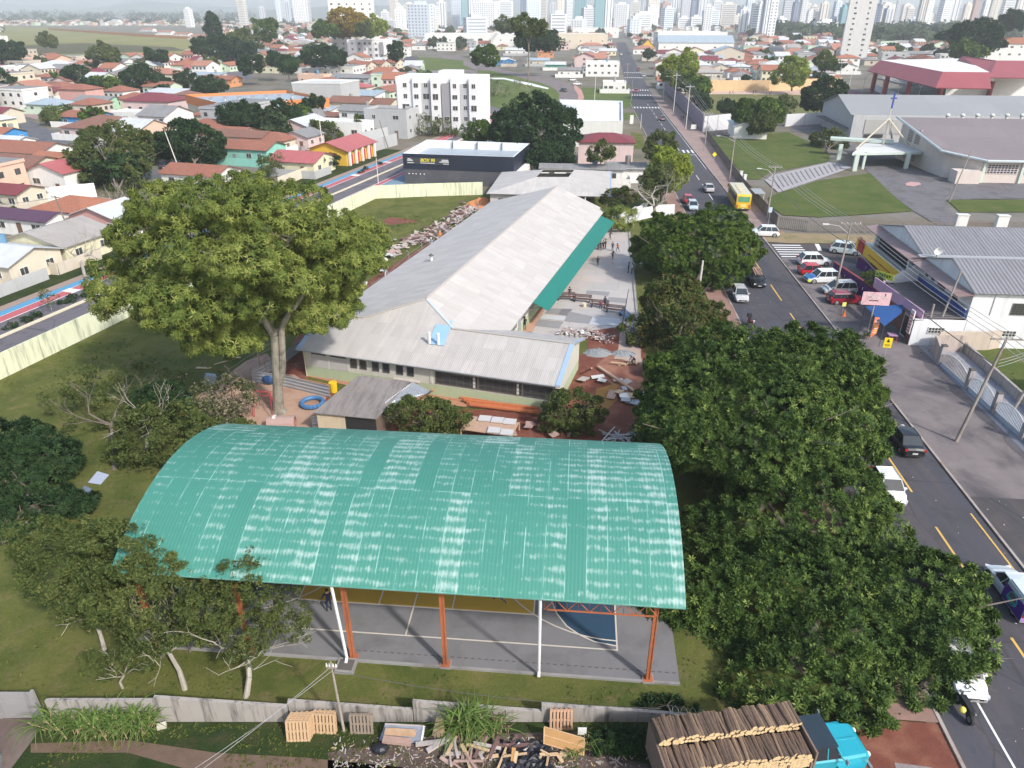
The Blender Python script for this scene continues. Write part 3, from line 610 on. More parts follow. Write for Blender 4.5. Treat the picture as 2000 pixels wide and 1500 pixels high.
def school():
 O=NA(-28,62); root=thing('school_building','long single storey school with pale corrugated roofs and a cross wing, cream and green walls','school',O)
 ee=3.1; sl=.325; rz=A17
 def P(n,a,z): return NA(n,a,z)
 nl,nr,n0,n1=-39.7,-20.0,-38.4,-12.3; rg=-28.2; zr=6.4; am=61.8
 mb=MB(); aF=53.7; aB=64.3; ar=59.0; zw=ee+(ar-aF)*sl
 k=(zr-ee)/(am-aF)
 zL=ee+(zr-ee)*((zw-ee)/(zr-ee)); nvl=nl+(rg-nl)*(zw-ee)/(zr-ee); nvr=nr+(rg-nr)*(zw-ee)/(zr-ee)
 mb.plane([P(n0,aF,ee),P(n1,aF,ee),P(n1,ar,zw),P(nvr,ar,zw),P(rg,am,zr),P(nvl,ar,zw),P(n0,ar,zw)],FIB,.08)
 mb.plane([P(n1,aB,ee),P(nr+.6,aB,ee),P(nvr,ar,zw+.01),P(n1,ar,zw+.01)],FIB,.08)
 mb.plane([P(nl+1,aB,ee),P(n0,aB,ee),P(n0,ar,zw+.01),P(nvl,ar,zw+.01)],FIB,.08)
 PW('wing_roof',mb,root)
 mb=MB(); aE=116.2
 mb.plane([P(nr,ar+2.6,ee),P(nr,aE,ee),P(rg,aE,zr),P(rg,am,zr),P(nvr,ar,zw+.02)],FIBM,.08)
 mb.plane([P(nl,aE,ee),P(nl,ar+2.6,ee),P(nvl,ar,zw+.02),P(rg,am,zr),P(rg,aE,zr)],FIBM,.08)
 PW('main_roof',mb,root)
 mb=MB()
 for i in range(54):
  a0=am+.2+i*1.0; mb.tube(P(rg,a0,zr+.02),P(rg,a0+1.05,zr+.04),.13,.16,FIB,6)
 for (x,y) in (((nvl,ar,zw+.06),(rg,am,zr+.06)),):
  for i in range(16):
   f0=i/16;f1=(i+.9)/16; q0=P(*[x[j]+(y[j]-x[j])*f0 for j in range(3)]); q1=P(*[x[j]+(y[j]-x[j])*f1 for j in range(3)]); mb.tube(q0,q1,.1,.12,FIB,5)
 for (x,y) in (((nvr,ar,zw+.05),(n1,ar,zw+.05)),((n0,ar,zw+.05),(nvl,ar,zw+.05))): mb.tube(P(*x),P(*y),.12,.12,FIB,6)
 PW('ridge_cap',mb,root)
 for (x,y,wd) in (((n1+.05,aF,ee+.07),(n1+.05,ar,zw+.07),.45),((n1+.05,aB,ee+.07),(n1+.05,ar,zw+.07),.3),((n0,aF,ee+.07),(n0,ar,zw+.07),.5),((n0,aB,ee+.07),(n0,ar,zw+.07),.3)):
  mb=MB(); q0=P(*x);q1=P(*y); sd_=P(1,0,0)*wd; mb.face([q0-sd_,q0,q1,q1-sd_] if x[0]>-30 else [q0,q0+sd_,q1+sd_,q1],BLUET); PW('verge_flashing',mb,root)
 mb=MB(); G1=P(nvr,ar,zw+.07);G2=P(rg,am,zr+.07); dd=(G2-G1).normalized(); s2=P(0,-1,0)*.55
 mb.face([G1,G2,G2+P(.5,0,-.12),G1+P(.6,0,-.2)],M('valley_tin',(.42,.47,.53),.5,.1,2));
 def fz(a): return ee+(a-aF)*sl+.06
 mb.face([P(-25.9,56.6,fz(56.6)+.02),P(-24.2,56.6,fz(56.6)+.02),P(-24.6,60.0,fz(60.0)+.02),P(-26.1,60.0,fz(60.0)+.02)],M('light_blue_sheet',(.27,.45,.62),.55,.08,1))
 PW('valley_flashing',mb,root)
 for n_ in (-25.7,-24.8):
  mb=MB(); mb.tube(P(n_,56.7,fz(56.7)),P(n_,56.7,fz(56.7)+1.05),.14,.14,WFRM,8); mb.sphere(P(n_,56.7,fz(56.7)+1.08),.19,WFRM,8,4,(1,1,.5)); PW('vent_pipe',mb,root)
 mb=MB(); W1,W2,B1,B2=n0+.5,n1-.45,aF+.6,aB-.6
 mb.prism([P(W1,B1,0),P(W2,B1,0),P(W2,B2,0),P(W1,B2,0)],0,ee+.08,GREENW,cap=False)
 for n_ in (W1,W2): mb.face([P(n_,B1,ee+.08),P(n_,B2,ee+.08),P(n_,ar,zw-.08)],GREENW)
 PW('wing_wall',mb,root)
 mb=MB(); mb.prism([P(nl+.8,B2+.01,0),P(nr-.8,B2+.01,0),P(nr-.8,aE-.5,0),P(nl+.8,aE-.5,0)],0,ee+.05,GREENW,cap=False)
 mb.face([P(nl+.8,aE-.5,ee+.05),P(nr-.8,aE-.5,ee+.05),P(rg,aE-.5,zr-.1)],GREENW); PW('main_wall',mb,root)
 def F(n_,z): v=P(n_,B1,z)-O; return v
 bw=4.05
 for i in range(3): window(root,F(-24.4+.35+bw/2+i*4.2-.1,1.95),bw,1.15,rz,'long dark band of louvred windows' if i==0 else None,bars=6,rows=3,dep=.07,frame=FRM)
 for n_ in (-32.6,-31.6,-30.3,-29.2,-27.8,-26.7): window(root,F(n_,2.15),.62,.85,rz,bars=1,rows=1,frame=FRM)
 for n_ in (-36.3,-34.2):
  mb=MB(); mb.box(F(n_,1.75)+ZV(0),(1.9,.05,1.15),GREYW,rz); part('render_patch',mb,root)
  window(root,F(n_,2.62),1.7,.22,rz,bars=1,frame=GREYW)
 for n_ in (-24.65,-20.4,-16.25):
  mb=MB(); mb.box(F(n_,1.95),(.22,.1,1.4),GREENW,rz); part('pier',mb,root)
 rzE=A17+math.pi/2
 for i in range(11):
  a_=67.5+i*4.3; v=P(nr-.8,a_,2.0)-O
  window(root,v,2.6,1.1,rzE,bars=5,rows=2)
 for a_ in (69.9,87,104):
  mb=MB(); mb.box(P(nr-.78,a_,1.05)-O,(.95,.08,2.1),M('grey_door',(.30,.32,.34),.6),rzE); part('door',mb,root)
 rzW=A17-math.pi/2
 for i in range(9): window(root,P(nl+.8,70+i*5,2.0)-O,2.4,1.0,rzW,bars=4)
 mb=MB(); mb.tube(P(n0,aF-.02,ee-.03),P(n1,aF-.02,ee-.03),.07,.07,M('gutter_tin',(.33,.34,.36),.5),6); PW('gutter',mb,root)
 mb=MB(); mb.tube(P(W1-.02,B1-.1,ee),P(W1-.02,B1-.1,0),.06,.06,M('cream_pipe',(.60,.52,.42),.6),6); PW('downpipe',mb,root)
 mb=MB(); v=P(-34.9,79,4.9); mb.tube(v-ZV(.4),v+ZV(.25),.16,.16,WFRM,8); mb.tube(v+ZV(.25),v+ZV(.5),.36,.06,FRM,8); PW('chimney_cowl',mb,root)
 mb=MB(); am_=M('green_awning_cloth',(.012,.17,.135),.6,.12,1)
 mb.plane([P(-19.6+1.5,72.3,2.35),P(-19.6+1.9,112,2.35),P(nr+.0,112.5,ee-.06),P(nr+.0,72.6,ee-.06)],am_,.04); part('awning',mb,root,'long green awning along the yard side',world=True)
 mb=MB()
 for a_ in range(74,112,6): mb.tube(P(-18.1,a_,2.33),P(nr-.75,a_,1.7),.025,.025,FRM,4)
 PW('awning_bracket',mb,root)
school()
# ---- annexe beyond the school (grey roof)
def PT(*q): return g(*q)
def annexe():
 O=ST(-6,137); root=thing('school_annexe','low grey roofed school annexe just beyond the long school roof','school building',O)
 z=3.3;c=[ST(-15.8,126.9,z),ST(6.1,126.4,z),ST(6.9,148.5,z),ST(-15.0,146,z)]; r0=ST(-6.5,134,4.9); r1=ST(-5.5,141,4.9)
 mb=MB(); mb.plane([c[0],c[1],r0+Vector((5,0,0)),r0-Vector((1,0,0))],FIBM,.08); mb.plane([c[1],c[2],r1+Vector((5,0,0)),r0+Vector((5,0,0))],FIBM,.08); mb.plane([c[2],c[3],r1-Vector((1,0,0)),r1+Vector((5,0,0))],FIBM,.08); mb.plane([c[3],c[0],r0-Vector((1,0,0)),r1-Vector((1,0,0))],FIBM,.08)
 PW('roof',mb,root)
 mb=MB(); q=[ST(-15.2,127.6),ST(-.6,127.6),ST(0,145.5),ST(-14.5,145.5)]; mb.prism(q,0,z,wallm('annexe_wall',(.55,.53,.50)),cap=False); PW('wall',mb,root)
 mb=MB(); [mb.tube(ST(s,126.9,0),ST(s,126.9,z),.14,.14,WFRM,6) for s in (1.6,5.4)]; PW('porch_post',mb,root)
 mb=MB(); q0,q1=c[1]+ZV(.06),c[2]+ZV(.06); e=ST(.5,0); mb.face([q0-e,q0,q1,q1-e],BLUET); PW('verge_flashing',mb,root)
 for s in (-13,-10,-5,-2.5): window(root,ST(s,127.6,1.9)-O,1.6,1.0,A5,bars=3)
annexe()
# ================================================================= WALLS AND FENCES
CREAM=wallm('cream_boundary_wall',(.66,.68,.50),(.13,.13,.10),.85)
def long_wall(name,label,pts,h,th,mat,cat='wall',cap=None,group=None):
 """wall of butted straight panels"""
 c=pts[len(pts)//2]; root=thing(name,label,cat,(c[0],c[1],0),group=group); mb=MB()
 for i in range(len(pts)-1):
  a=Vector((pts[i][0],pts[i][1],0)); b=Vector((pts[i+1][0],pts[i+1][1],0)); d=(b-a).normalized(); nn=Vector((-d.y,d.x,0))*th/2
  z0=h[i] if isinstance(h,(list,tuple)) else h; z1=h[i+1] if isinstance(h,(list,tuple)) else h
  A=[a-nn,b-nn,b+nn,a+nn]; T=[Vector((q.x,q.y,z)) for q,z in zip(A,(z0,z1,z1,z0))]
  mb.face([A[0],A[1],T[1],T[0]],mat);mb.face([A[2],A[3],T[3],T[2]],mat);mb.face(T,mat);mb.face([A[1],A[2],T[2],T[1]],mat);mb.face([A[3],A[0],T[0],T[3]],mat)
 PW('wall_panel',mb,root)
 if cap:
  mb=MB()
  for i in range(len(pts)-1):
   a=Vector((pts[i][0],pts[i][1],0)); b=Vector((pts[i+1][0],pts[i+1][1],0)); d=(b-a); z0=h if not isinstance(h,(list,tuple)) else h[i]
   mb.box(((a.x+b.x)/2,(a.y+b.y)/2,z0+.04),(d.length,th+.1,.08),cap,math.atan2(d.y,d.x))
  PW('coping',mb,root)
 return root
long_wall('boundary_wall','long cream wall with black rain streaks between the avenue and the school lawn',[p(NA(-66.1,15)),p(NA(-66.3,60)),p(NA(-66.2,90)),p(NA(-65.9,124.3)),p(NA(-57,129)),p(NA(-47.3,133.4))],2.45,.2,CREAM)
FW=wallm('old_concrete_wall',(.34,.315,.295),(.05,.045,.042),1.1)
def front_wall():
 root=thing('old_stepped_wall','weathered grey concrete wall with stepped top running along the bottom of the plot','wall',(-5,24.4,0)); Y=24.4
 segs=[(86,1360,322,1378),(300,1360,562,1378),(562,1367,806,1385),(806,1368,1058,1388),(1058,1374,1260,1388),(1260,1388,1400,1400)]
 for i,(x0,y0,x1,y1) in enumerate(segs):
  a=at(x0,y0,Y-.004*i);b=at(x1,y1,Y-.004*i);
  mb=MB(); A=Vector((a.x,a.y,0));B=Vector((b.x,b.y,0)); th=Vector((0,.09,0))
  if i==0: a.z=b.z=1.55
  q=[A-th,B-th,B+th,A+th]; T=[a-th,b-th,b+th,a+th]
  mb.face([q[0],q[1],T[1],T[0]],FW);mb.face([q[2],q[3],T[3],T[2]],FW);mb.face(T,FW);mb.face([q[1],q[2],T[2],T[1]],FW);mb.face([q[3],q[0],T[0],T[3]],FW)
  PW('wall_section',mb,root)
front_wall()
def block_wall():
 root=thing('panel_wall','grey precast panel wall with slim posts at the lower left corner','wall',(-25,24.6,0)); pm=wallm('grey_block',(.29,.28,.29),(.12,.11,.11),.6)
 xs=[-33,-30.6,-28.3,-26,-23.9]
 for i in range(4):
  mb=MB();
  for k in range(4): mb.box(((xs[i]+xs[i+1])/2,24.55,.25+k*.47),(xs[i+1]-xs[i]-.14,.06,.455),pm)
  PW('panel',mb,root)
 for x in xs: mb=MB(); mb.box((x,24.55,1.0),(.14,.16,2.0),CONC2); PW('post',mb,root)
block_wall()
def picket(name,label,pts,h,step,mat,post=None,group=None,wid=.09):
 root=thing(name,label,'fence',(pts[0][0],pts[0][1],0),group=group); mb=MB(); rl=MB()
 for i in range(len(pts)-1):
  a=Vector((*pts[i],0));b=Vector((*pts[i+1],0));d=b-a;L=d.length;d.normalize();rz=math.atan2(d.y,d.x);k=int(L/step)
  for j in range(k): q=a+d*(j+.5)*step; mb.box((q.x,q.y,h/2+.03),(wid,.05,h),mat,rz)
  for z in (.35,h-.25): c=(a+b)/2; rl.box((c.x,c.y,z),(L,.09,.07),mat,rz)
 PW('pickets',mb,root); part('rails',rl,root,world=True); return root
BLK=M('dark_paling',(.075,.070,.072),.8,.25,2,dirt=(.13,.115,.10))
picket('street_paling_fence','dark paling fence along the street walk below the church lawn',[p(ST(35.9,215)),p(ST(33.3,150)),p(ST(33.2,120.5))],2.1,.23,BLK,wid=.16)
picket('corner_paling_fence','pale edged paling fence along the cross street below the near church lawn',[p(ST(33.4,120.2)),p(ST(37.5,118.3)),p(ST(60.6,119.6))],2.0,.3,M('grey_paling',(.19,.165,.15),.8,.25,2),wid=.13)
picket('paling_fence','grey paling fence right of the white gate pillars',[p(ST(68.9,120.2)),p(ST(95,121.5))],2.0,.3,MC['grey_paling'],wid=.13)
for s,lab in ((61.7,'left'),(67.9,'right')):
 mb=MB(); mb.box(ST(s,120.0,1.5),(1.7,.9,3.0),wallm('white_pillar',(.74,.72,.70)),A5); mb.box(ST(s,120,3.05),(1.85,1.05,.14),WFRM,A5); solo('gate_pillar',mb,f'{lab} white gate pillar at the church drive entrance','pillar',loc=ST(s,120,0))
mb=MB()
for i in range(22): mb.box(ST(62.7+i*.2,120.3,.95),(.04,.04,1.7),M('brown_gate',(.20,.14,.12),.7),A5)
for z in (.2,1.7): mb.box(ST(64.8,120.3,z),(4.2,.06,.06),MC['brown_gate'],A5)
solo('drive_gate',mb,'low brown bar gate between the two white pillars','gate',loc=ST(64.8,120.3,0))
for s,t,lab in ((34.0,152,'nearer'),(33.9,155.5,'farther')):
 mb=MB(); mb.box(ST(s,t,1.2),(.55,.7,2.4),MC['white_pillar'],A5); mb.box(ST(s,t,2.45),(.65,.8,.1),WFRM,A5); solo('entrance_pillar',mb,f'{lab} short white pillar in the dark street fence by the bus','pillar',loc=ST(s,t,0))
def slat_screen():
 root=thing('field_screen_fence','tall purple grey slatted fence between the street and the playing field','fence',ST(37.5,260)); m1=M('mauve_slats',(.24,.19,.26),.8,.12,1); m2=M('mauve_post',(.36,.31,.36),.8)
 a,b=ST(36.6,228),ST(38.5,380); n=52; d=(b-a)/n; rz=math.atan2(d.y,d.x)
 mb=MB(); pb=MB()
 for i in range(n): c=a+d*(i+.5); mb.box((c.x,c.y,2.4),(d.length*.92,.1,4.8),m1,rz); pb.box((a.x+d.x*i,a.y+d.y*i,2.5),(.3,.3,5.0),m2,rz)
 PW('slats',mb,root); part('posts',pb,root,world=True)
slat_screen()
def white_wall(name,label,pts,h,step):
 root=thing(name,label,'wall',(pts[0][0],pts[0][1],0)); wm=wallm('field_wall',(.62,.62,.64),(.4,.4,.4),.3); mb=MB(); pb=MB()
 for i in range(len(pts)-1):
  a=Vector((*pts[i],0));b=Vector((*pts[i+1],0));d=b-a;rz=math.atan2(d.y,d.x);c=(a+b)/2; mb.box((c.x,c.y,h/2),(d.length,.15,h),wm,rz)
  for j in range(int(d.length/step)+1): q=a+d.normalized()*j*step; pb.box((q.x,q.y,h/2+.05),(.3,.32,h+.1),M('wall_pier_grey',(.42,.42,.44),.9),rz)
 PW('wall_panel',mb,root); part('pier',pb,root,world=True)
white_wall('field_wall','tall white panelled wall at the near end of the playing field',[p(ST(36.6,227)),p(g(1437,250)[:2] if 0 else Vector(g(1437,250)))],4.4,6)
white_wall('field_wall_right','white panelled wall right of the round tree, beside the church',[p(Vector(g(1533,247))),p(Vector(g(1602,243)))],3.6,7)
# ================================================================= HOUSES
TILES={'terra':tilem('terracotta_tiles',(.31,.095,.062)),'old':tilem('old_brown_tiles',(.21,.085,.065),amt=.75),'orange':tilem('orange_tiles',(.38,.125,.068),amt=.25),
 'maroon':corr('maroon_sheet_roof',(.22,.045,.055),(.12,.05,.05),.25,.3,rough=.6),'pink':corr('rose_sheet_roof',(.45,.13,.13),(.35,.14,.13),.3,.25,rough=.6),
 'grey':corr('weathered_grey_sheets',(.27,.27,.275),(.12,.12,.12),.2,.6,rough=.85),'dark':corr('dark_grey_sheets',(.14,.14,.15),(.07,.07,.07),.2,.6),
 'white':corr('white_metal_roof',(.62,.64,.67),(.45,.45,.45),.3,.25,rough=.5),'blue':corr('pale_blue_metal_roof',(.38,.46,.52),(.3,.33,.35),.3,.25,rough=.5),
 'purple':corr('purple_sheet_roof',(.10,.045,.09),(.09,.05,.08),.25,.2),'beige':corr('beige_fibre_cement',(.40,.37,.35),(.25,.23,.22),.2,.4),'salmon':tilem('salmon_tiles',(.44,.185,.13),amt=.2)}
WALLC={'white':(.74,.73,.71),'cream':(.62,.56,.45),'pink':(.58,.33,.30),'mint':(.34,.58,.42),'blue':(.05,.25,.55),'grey':(.42,.43,.44),'yellow':(.72,.45,.06),'orange':(.60,.27,.12),
 'peach':(.66,.46,.36),'teal':(.25,.55,.47),'palegreen':(.55,.66,.52),'brick':(.34,.14,.09),'rose':(.62,.48,.47),'beige':(.55,.49,.41),'green':(.05,.30,.20),'lightyellow':(.66,.62,.44)}
def wmat(c): return wallm('wall_'+c,WALLC[c],amt=.35)
def house(label,px,py,z,w,d,roof,wc,rk,rz=A17,name='house',cat='house',group=None,win=3,storeys=1,pitch=.34,pos_=None,side=2,ov=.5,door=True,wf='y'):
 """(px,py) sights the middle of the roof at eave height z"""
 C=g(px,py,z) if pos_ is None else Vector(pos_); root=thing(name,label,cat,(C.x,C.y,0),rz,group)
 HP.append((C.x,C.y,max(w,d)*.5+1)); wm=wmat(wc); rm=TILES.get(rk) or wmat(rk); hw,hd=w/2,d/2; mb=MB()
 B=[(-hw,-hd),(hw,-hd),(hw,hd),(-hw,hd)]; mb.prism(B,0,z,wm,cap=False)
 rb=MB(); X,Y=hw+ov,hd+ov; zo=z-ov*pitch*.6
 if roof=='gx':
  zr=z+hd*pitch; rb.plane([(-X,-Y,zo),(X,-Y,zo),(X,0,zr),(-X,0,zr)],rm); rb.plane([(X,Y,zo),(-X,Y,zo),(-X,0,zr),(X,0,zr)],rm)
  for s in(-1,1): mb.face([(s*hw,-hd,z),(s*hw,hd,z),(s*hw,0,zr-.06)],wm)
 elif roof=='gy':
  zr=z+hw*pitch; rb.plane([(X,-Y,zo),(X,Y,zo),(0,Y,zr),(0,-Y,zr)],rm); rb.plane([(-X,Y,zo),(-X,-Y,zo),(0,-Y,zr),(0,Y,zr)],rm)
  for s in(-1,1): mb.face([(-hw,s*hd,z),(hw,s*hd,z),(0,s*hd,zr-.06)],wm)
 elif roof=='hip':
  m=min(X,Y); zr=zo+m*pitch
  if X>=Y: r0,r1=(-(X-m),0,zr),(X-m,0,zr); rb.plane([(-X,-Y,zo),(X,-Y,zo),r1,r0],rm);rb.plane([(X,Y,zo),(-X,Y,zo),r0,r1],rm);rb.plane([(X,-Y,zo),(X,Y,zo),r1],rm);rb.plane([(-X,Y,zo),(-X,-Y,zo),r0],rm)
  else: r0,r1=(0,-(Y-m),zr),(0,Y-m,zr); rb.plane([(-X,-Y,zo),(X,-Y,zo),r0],rm);rb.plane([(X,Y,zo),(-X,Y,zo),r1],rm);rb.plane([(X,-Y,zo),(X,Y,zo),r1,r0],rm);rb.plane([(-X,Y,zo),(-X,-Y,zo),r0,r1],rm)
 elif roof=='shed':
  rb.plane([(-X,-Y,zo),(X,-Y,zo),(X,Y,z+d*.12),(-X,Y,z+d*.12)],rm);
  for s in(-1,1): mb.face([(s*hw,-hd,z),(s*hw,hd,z),(s*hw,hd,z+d*.11)],wm)
  mb.face([(-hw,hd,z),(hw,hd,z),(hw,hd,z+d*.11),(-hw,hd,z+d*.11)],wm)
 else:
  rb.face([(-hw+.2,-hd+.2,z-.25),(hw-.2,-hd+.2,z-.25),(hw-.2,hd-.2,z-.25),(-hw+.2,hd-.2,z-.25)],rm,[(0,0),(w,0),(w,d),(0,d)])
  for (c,dd) in (((0,-hd+.1,z+.1),(w,.2,.7)),((0,hd-.1,z+.1),(w,.2,.7)),((-hw+.1,0,z+.1),(.2,d-.4,.7)),((hw-.1,0,z+.1),(.2,d-.4,.7))): mb.box((c[0]*1.003,c[1]*1.003,c[2]),dd,wm)
 part('wall',mb,root); part('roof',rb,root)
 rng=random.Random(int(px*7+py*13)); fh=z/storeys
 if z<5 and px and rng.random()<.75:
  yb=MB(); f=hd+2.2+rng.random()*2; m_=wmat(rng.choice(['grey','beige','white',wc])); e=hw+1.4
  for c_,s_ in (((0,-f,.85),(2*e,.15,1.7)),((-e,-f/2+.1,.8),(.14,f-.2,1.6)),((e,-f/2+.1,.8),(.14,f-.2,1.6))): yb.box(c_,s_,m_)
  part('yard_wall',yb,root)
 if px and rng.random()<.3:
  tb=MB(); tx=rng.uniform(-.3,.3)*w; tb.tube((tx,hd*.3,z),(tx,hd*.3,z+2.1),.55,.6,plain('tank_blue',(.12,.25,.38)) if rng.random()<.5 else CONC2,10); part('water_tank',tb,root)
 for st in range(storeys):
  zc=st*fh+fh*.55; k=win
  for i in range(k):
   x=-hw+w*(i+.5)/k+rng.uniform(-.3,.3)
   if st==0 and door and i==k//2:
    b=MB(); b.box((x,-hd-.03,1.05),(.95,.07,2.1),plain('door_brown',(.16,.09,.06)) if rng.random()<.5 else plain('door_grey',(.25,.26,.28))); part('door',b,root); continue
   window(root,(x,-hd,zc),rng.choice([1.1,1.4,1.8]),min(1.1,fh*.38),0,bars=2)
  for i in range(side):
   y=-hd+d*(i+.5)/side
   for s in (-1,1):
    if C.x*s>0: continue
    window(root,(s*hw,y,zc),1.2,min(1.0,fh*.35),s*math.pi/2,bars=2)
 return root
H=house
H('white modern two storey house with flat roof, at the left edge by the meadow',28,130,6.4,11,9,'flat','white','white',storeys=2)
H('small house with red hip roof right of the white modern house',92,149,3.2,9,8,'hip','grey','terra')
H('long low grey warehouse below the meadow left of the two storey house',137,133,4.2,19,12,'gx','grey','grey',name='warehouse',cat='warehouse',win=2)
H('white two storey house with grey roof and pink lower walls, below the meadow',236,119,6.2,12,9,'gx','white','grey',storeys=2,win=4)
H('unfinished brick side house with grey roof attached right of the white two storey house',272,118,6.2,6,8,'gx','brick','grey',storeys=2,win=1)
H('small beige house with red gable roof near the meadow edge',319,114,4.5,6,6,'gx','peach','terra',win=1)
H('long white house with dark red roof beneath the two round bushes',362,124,3.2,15,8,'gx','white','maroon')
H('white house with rose red roof left of the side street',383,133,3.2,13,8,'gx','white','pink')
H('white building with pale metal roof behind the orange roofed house',404,145,3.6,18,7,'shed','white','blue')
H('orange walled house with terracotta roof left of the orange banded shop',432,153,3.2,17,8,'gx','orange','terra')
H('two storey pale house with grey hip roof by the far left side street',474,111,6,13,9,'hip','white','grey',storeys=2)
H('cream house with maroon gable roof facing the left street corner',40,178,3,9,8,'gx','cream','maroon')
H('long cream house with maroon roof right of the corner gable house',95,176,3,15,8,'gx','cream','maroon')
H('house with orange render and lean roof behind the long maroon roofed house',106,164,3,11,6,'shed','orange','old')
H('big pink blank walled building with red hip roof top',157,172,5,13,9,'hip','pink','terra',win=0,door=False,side=0)
H('pale green walled house with light blue grey hip roof by the left street',101,201,3,14,9,'hip','palegreen','blue')
H('mint green house with grey sheet roof in the left block',192,195,3,15,9,'gx','mint','grey',win=4)
H('cream house with red hip roof right of the mint green house',268,190,3.6,12,10,'hip','cream','terra')
H('peach house with white metal roof left of the orange banded shop',326,179,3.2,15,8,'shed','peach','white')
H('small house with red hip roof touching the orange banded shop',367,183,3.2,8,7,'hip','peach','old')
H('bright blue walled house with terracotta roof',170,225,3,14,8,'gx','blue','terra')
H('large pinkish white house with wide brown hip roof in the left block',212,243,3.2,19,15,'hip','rose','old',win=5)
H('white flat roofed block behind the brown hip roof',268,219,3.6,15,7,'flat','white','white')
H('pink house with grey sheet roof above the tall dark round tree',326,227,3,12,9,'gy','rose','grey')
H('old terracotta roofed cottage left of the small conifer',272,252,2.8,9,6,'gx','white','old')
H('terracotta hip roofed house below the orange banded shop',412,243,3,13,9,'hip','cream','terra')
H('second terracotta house close behind the broad green tree',448,258,3,13,9,'gx','cream','terra')
H('orange roofed blue house cut by the left edge',4,258,3,8,8,'gx','blue','orange')
H('white metal roofed shed on the left edge below the street',16,272,2.8,11,6,'gx','white','white')
H('long old terracotta roof row at the left edge',52,289,3,18,10,'gx','white','terra')
H('brown tiled row house below the long terracotta row',38,315,3,15,9,'gx','cream','old')
H('terracotta roof behind the rose gable roof',120,309,3,11,8,'gx','cream','orange')
H('white house with rose red gable roof facing the camera, left side',126,326,4.2,9.5,10,'gy','white','pink',storeys=1,win=2,side=1)
H('small pale green shed with grey roof at the left',36,337,2.6,5,5,'gx','palegreen','grey',name='shed',cat='shed',win=1,side=1,door=False)
H('grey lean roof shed beside the rose roofed white house',75,327,2.6,4,6,'shed','white','dark',name='shed',cat='shed',win=1,side=0,door=False)
H('cream house with dark maroon roof at the left edge',24,369,3,8.5,6,'gx','cream','maroon')
H('bright orange hip roof house on the avenue block, left',150,400,3,11,9,'hip','white','orange')
H('long purple roofed house behind bushes at the left edge',60,419,2.8,11,5,'gx','white','purple')
H('salmon walled house with white metal roof half hidden by the large tree',212,413,3,9,7,'gy','pink','white')
H('cream house with big beige sheet gable roof beside the avenue',112,458,3,11.5,9,'gy','lightyellow','beige',pitch=.28)
H('white house with porch and grey white roof at the left edge by the avenue',-12,492,3,14,8,'gx','cream','white')
H('terracotta gable house just above the crown of the large feathery tree',392,333,3,13,8,'gx','white','terra')
H('long teal walled house with red roofs right of the broad green tree',478,284,3.4,17,8,'gx','teal','terra',win=5)
H('brown roofed row house behind the teal walled house',470,262,3.4,17,7,'gx','cream','old')
H('cream house with rose red gable roof left of the yellow orange building',590,308,3.0,11,9,'gx','lightyellow','pink',win=2)
H('small pink house with grey roof above the cream house',590,262,3.2,8,8,'gy','rose','grey',win=2)
H('terracotta house left of the pink house behind trees',530,268,3,12,8,'hip','cream','terra')
H('long white blank walled building left of the grey green building',668,238,4.4,16,7,'flat','white','white',win=3,door=False)
H('white two storey house with grey roof behind the white blank building',705,213,6,11,7,'gx','white','grey',storeys=2)
H('terracotta roofed strip behind the white blank building',650,224,3.4,15,5,'gx','rose','old')
H('cream gable house with brown tiled roof left of the white apartment block',690,197,5,14,9,'gx','cream','old',win=2)
H('brown tiled roof joining the white apartment block',735,200,4.5,14,9,'gx','cream','old',win=1)
H('grey flat roofed two storey building with pale green side, by the avenue',765,213,7.2,13,9,'flat','grey','grey',storeys=2,win=2)
H('grey roofed shed house near the orange banded shop right end',606,225,3.4,10,8,'gy','white','grey')
H('terracotta and white small house below the shop',620,212,3.2,12,6,'shed','white','blue')
H('yellow house with red hip roof and palm beside it',578,108,5,14,9,'hip','yellow','terra',storeys=2)
H('white flat house with maroon side right of the palm',625,135,5.4,16,9,'flat','white','grey',storeys=2)
H('pale peach flat building left of the townhouses',615,146,4.5,14,8,'flat','peach','grey')
H('red hip roofed house behind the white shop rear',644,158,3.4,13,9,'hip','cream','terra')
H('bright red hip roof between the shop and the apartments',700,168,3.4,11,8,'hip','cream','pink')
H('grey metal roofed sheds left of the apartment block',705,183,3.2,16,9,'shed','white','blue')
H('grey roofed sheds above the red hip roofs',690,150,3.6,20,8,'gx','grey','grey')
H('long white house with many small walls behind the grey roofed sheds',640,176,3.6,10,8,'flat','white','white')
for i in range(3): H(['left','middle','right'][i]+' one of three cream townhouses with terracotta roofs beside the dark road',714+i*28,126-i*2.5,6.2,7.2,10,'gx','cream','terra',storeys=2,win=2,group='cream townhouses by the dark road',name='townhouse')
H('white two storey office with a row of dark windows beside the main street',1177,121,7,18,10,'flat','white','white',rz=A5,storeys=2,win=5,door=False,name='office',cat='office building')
H('low white shop building with red trim on the street lawn',1200,160,4,10,9,'flat','white','white',rz=A5,win=4,name='shop',cat='shop')
H('salmon hip roofed house left of the white office',1150,108,3.5,16,12,'hip','cream','salmon',rz=A5)
H('salmon roofed long house behind the salmon hip roof',1155,88,3.5,22,12,'hip','white','salmon',rz=A5)
H('cream house with yellow gable left of the white office',1133,114,4,8,8,'gx','lightyellow','salmon',rz=A5)
H('orange walled flat gable house near the ring road',1066,101,4,12,9,'gx','orange','salmon',rz=A5)
H('salmon gable roofed white house above the orange gable house',1056,87,4,13,9,'gx','white','salmon',rz=A5)
H('grey blue roofed house behind the tall araucaria trunk',1052,117,3.4,14,8,'gx','cream','blue',rz=A5)
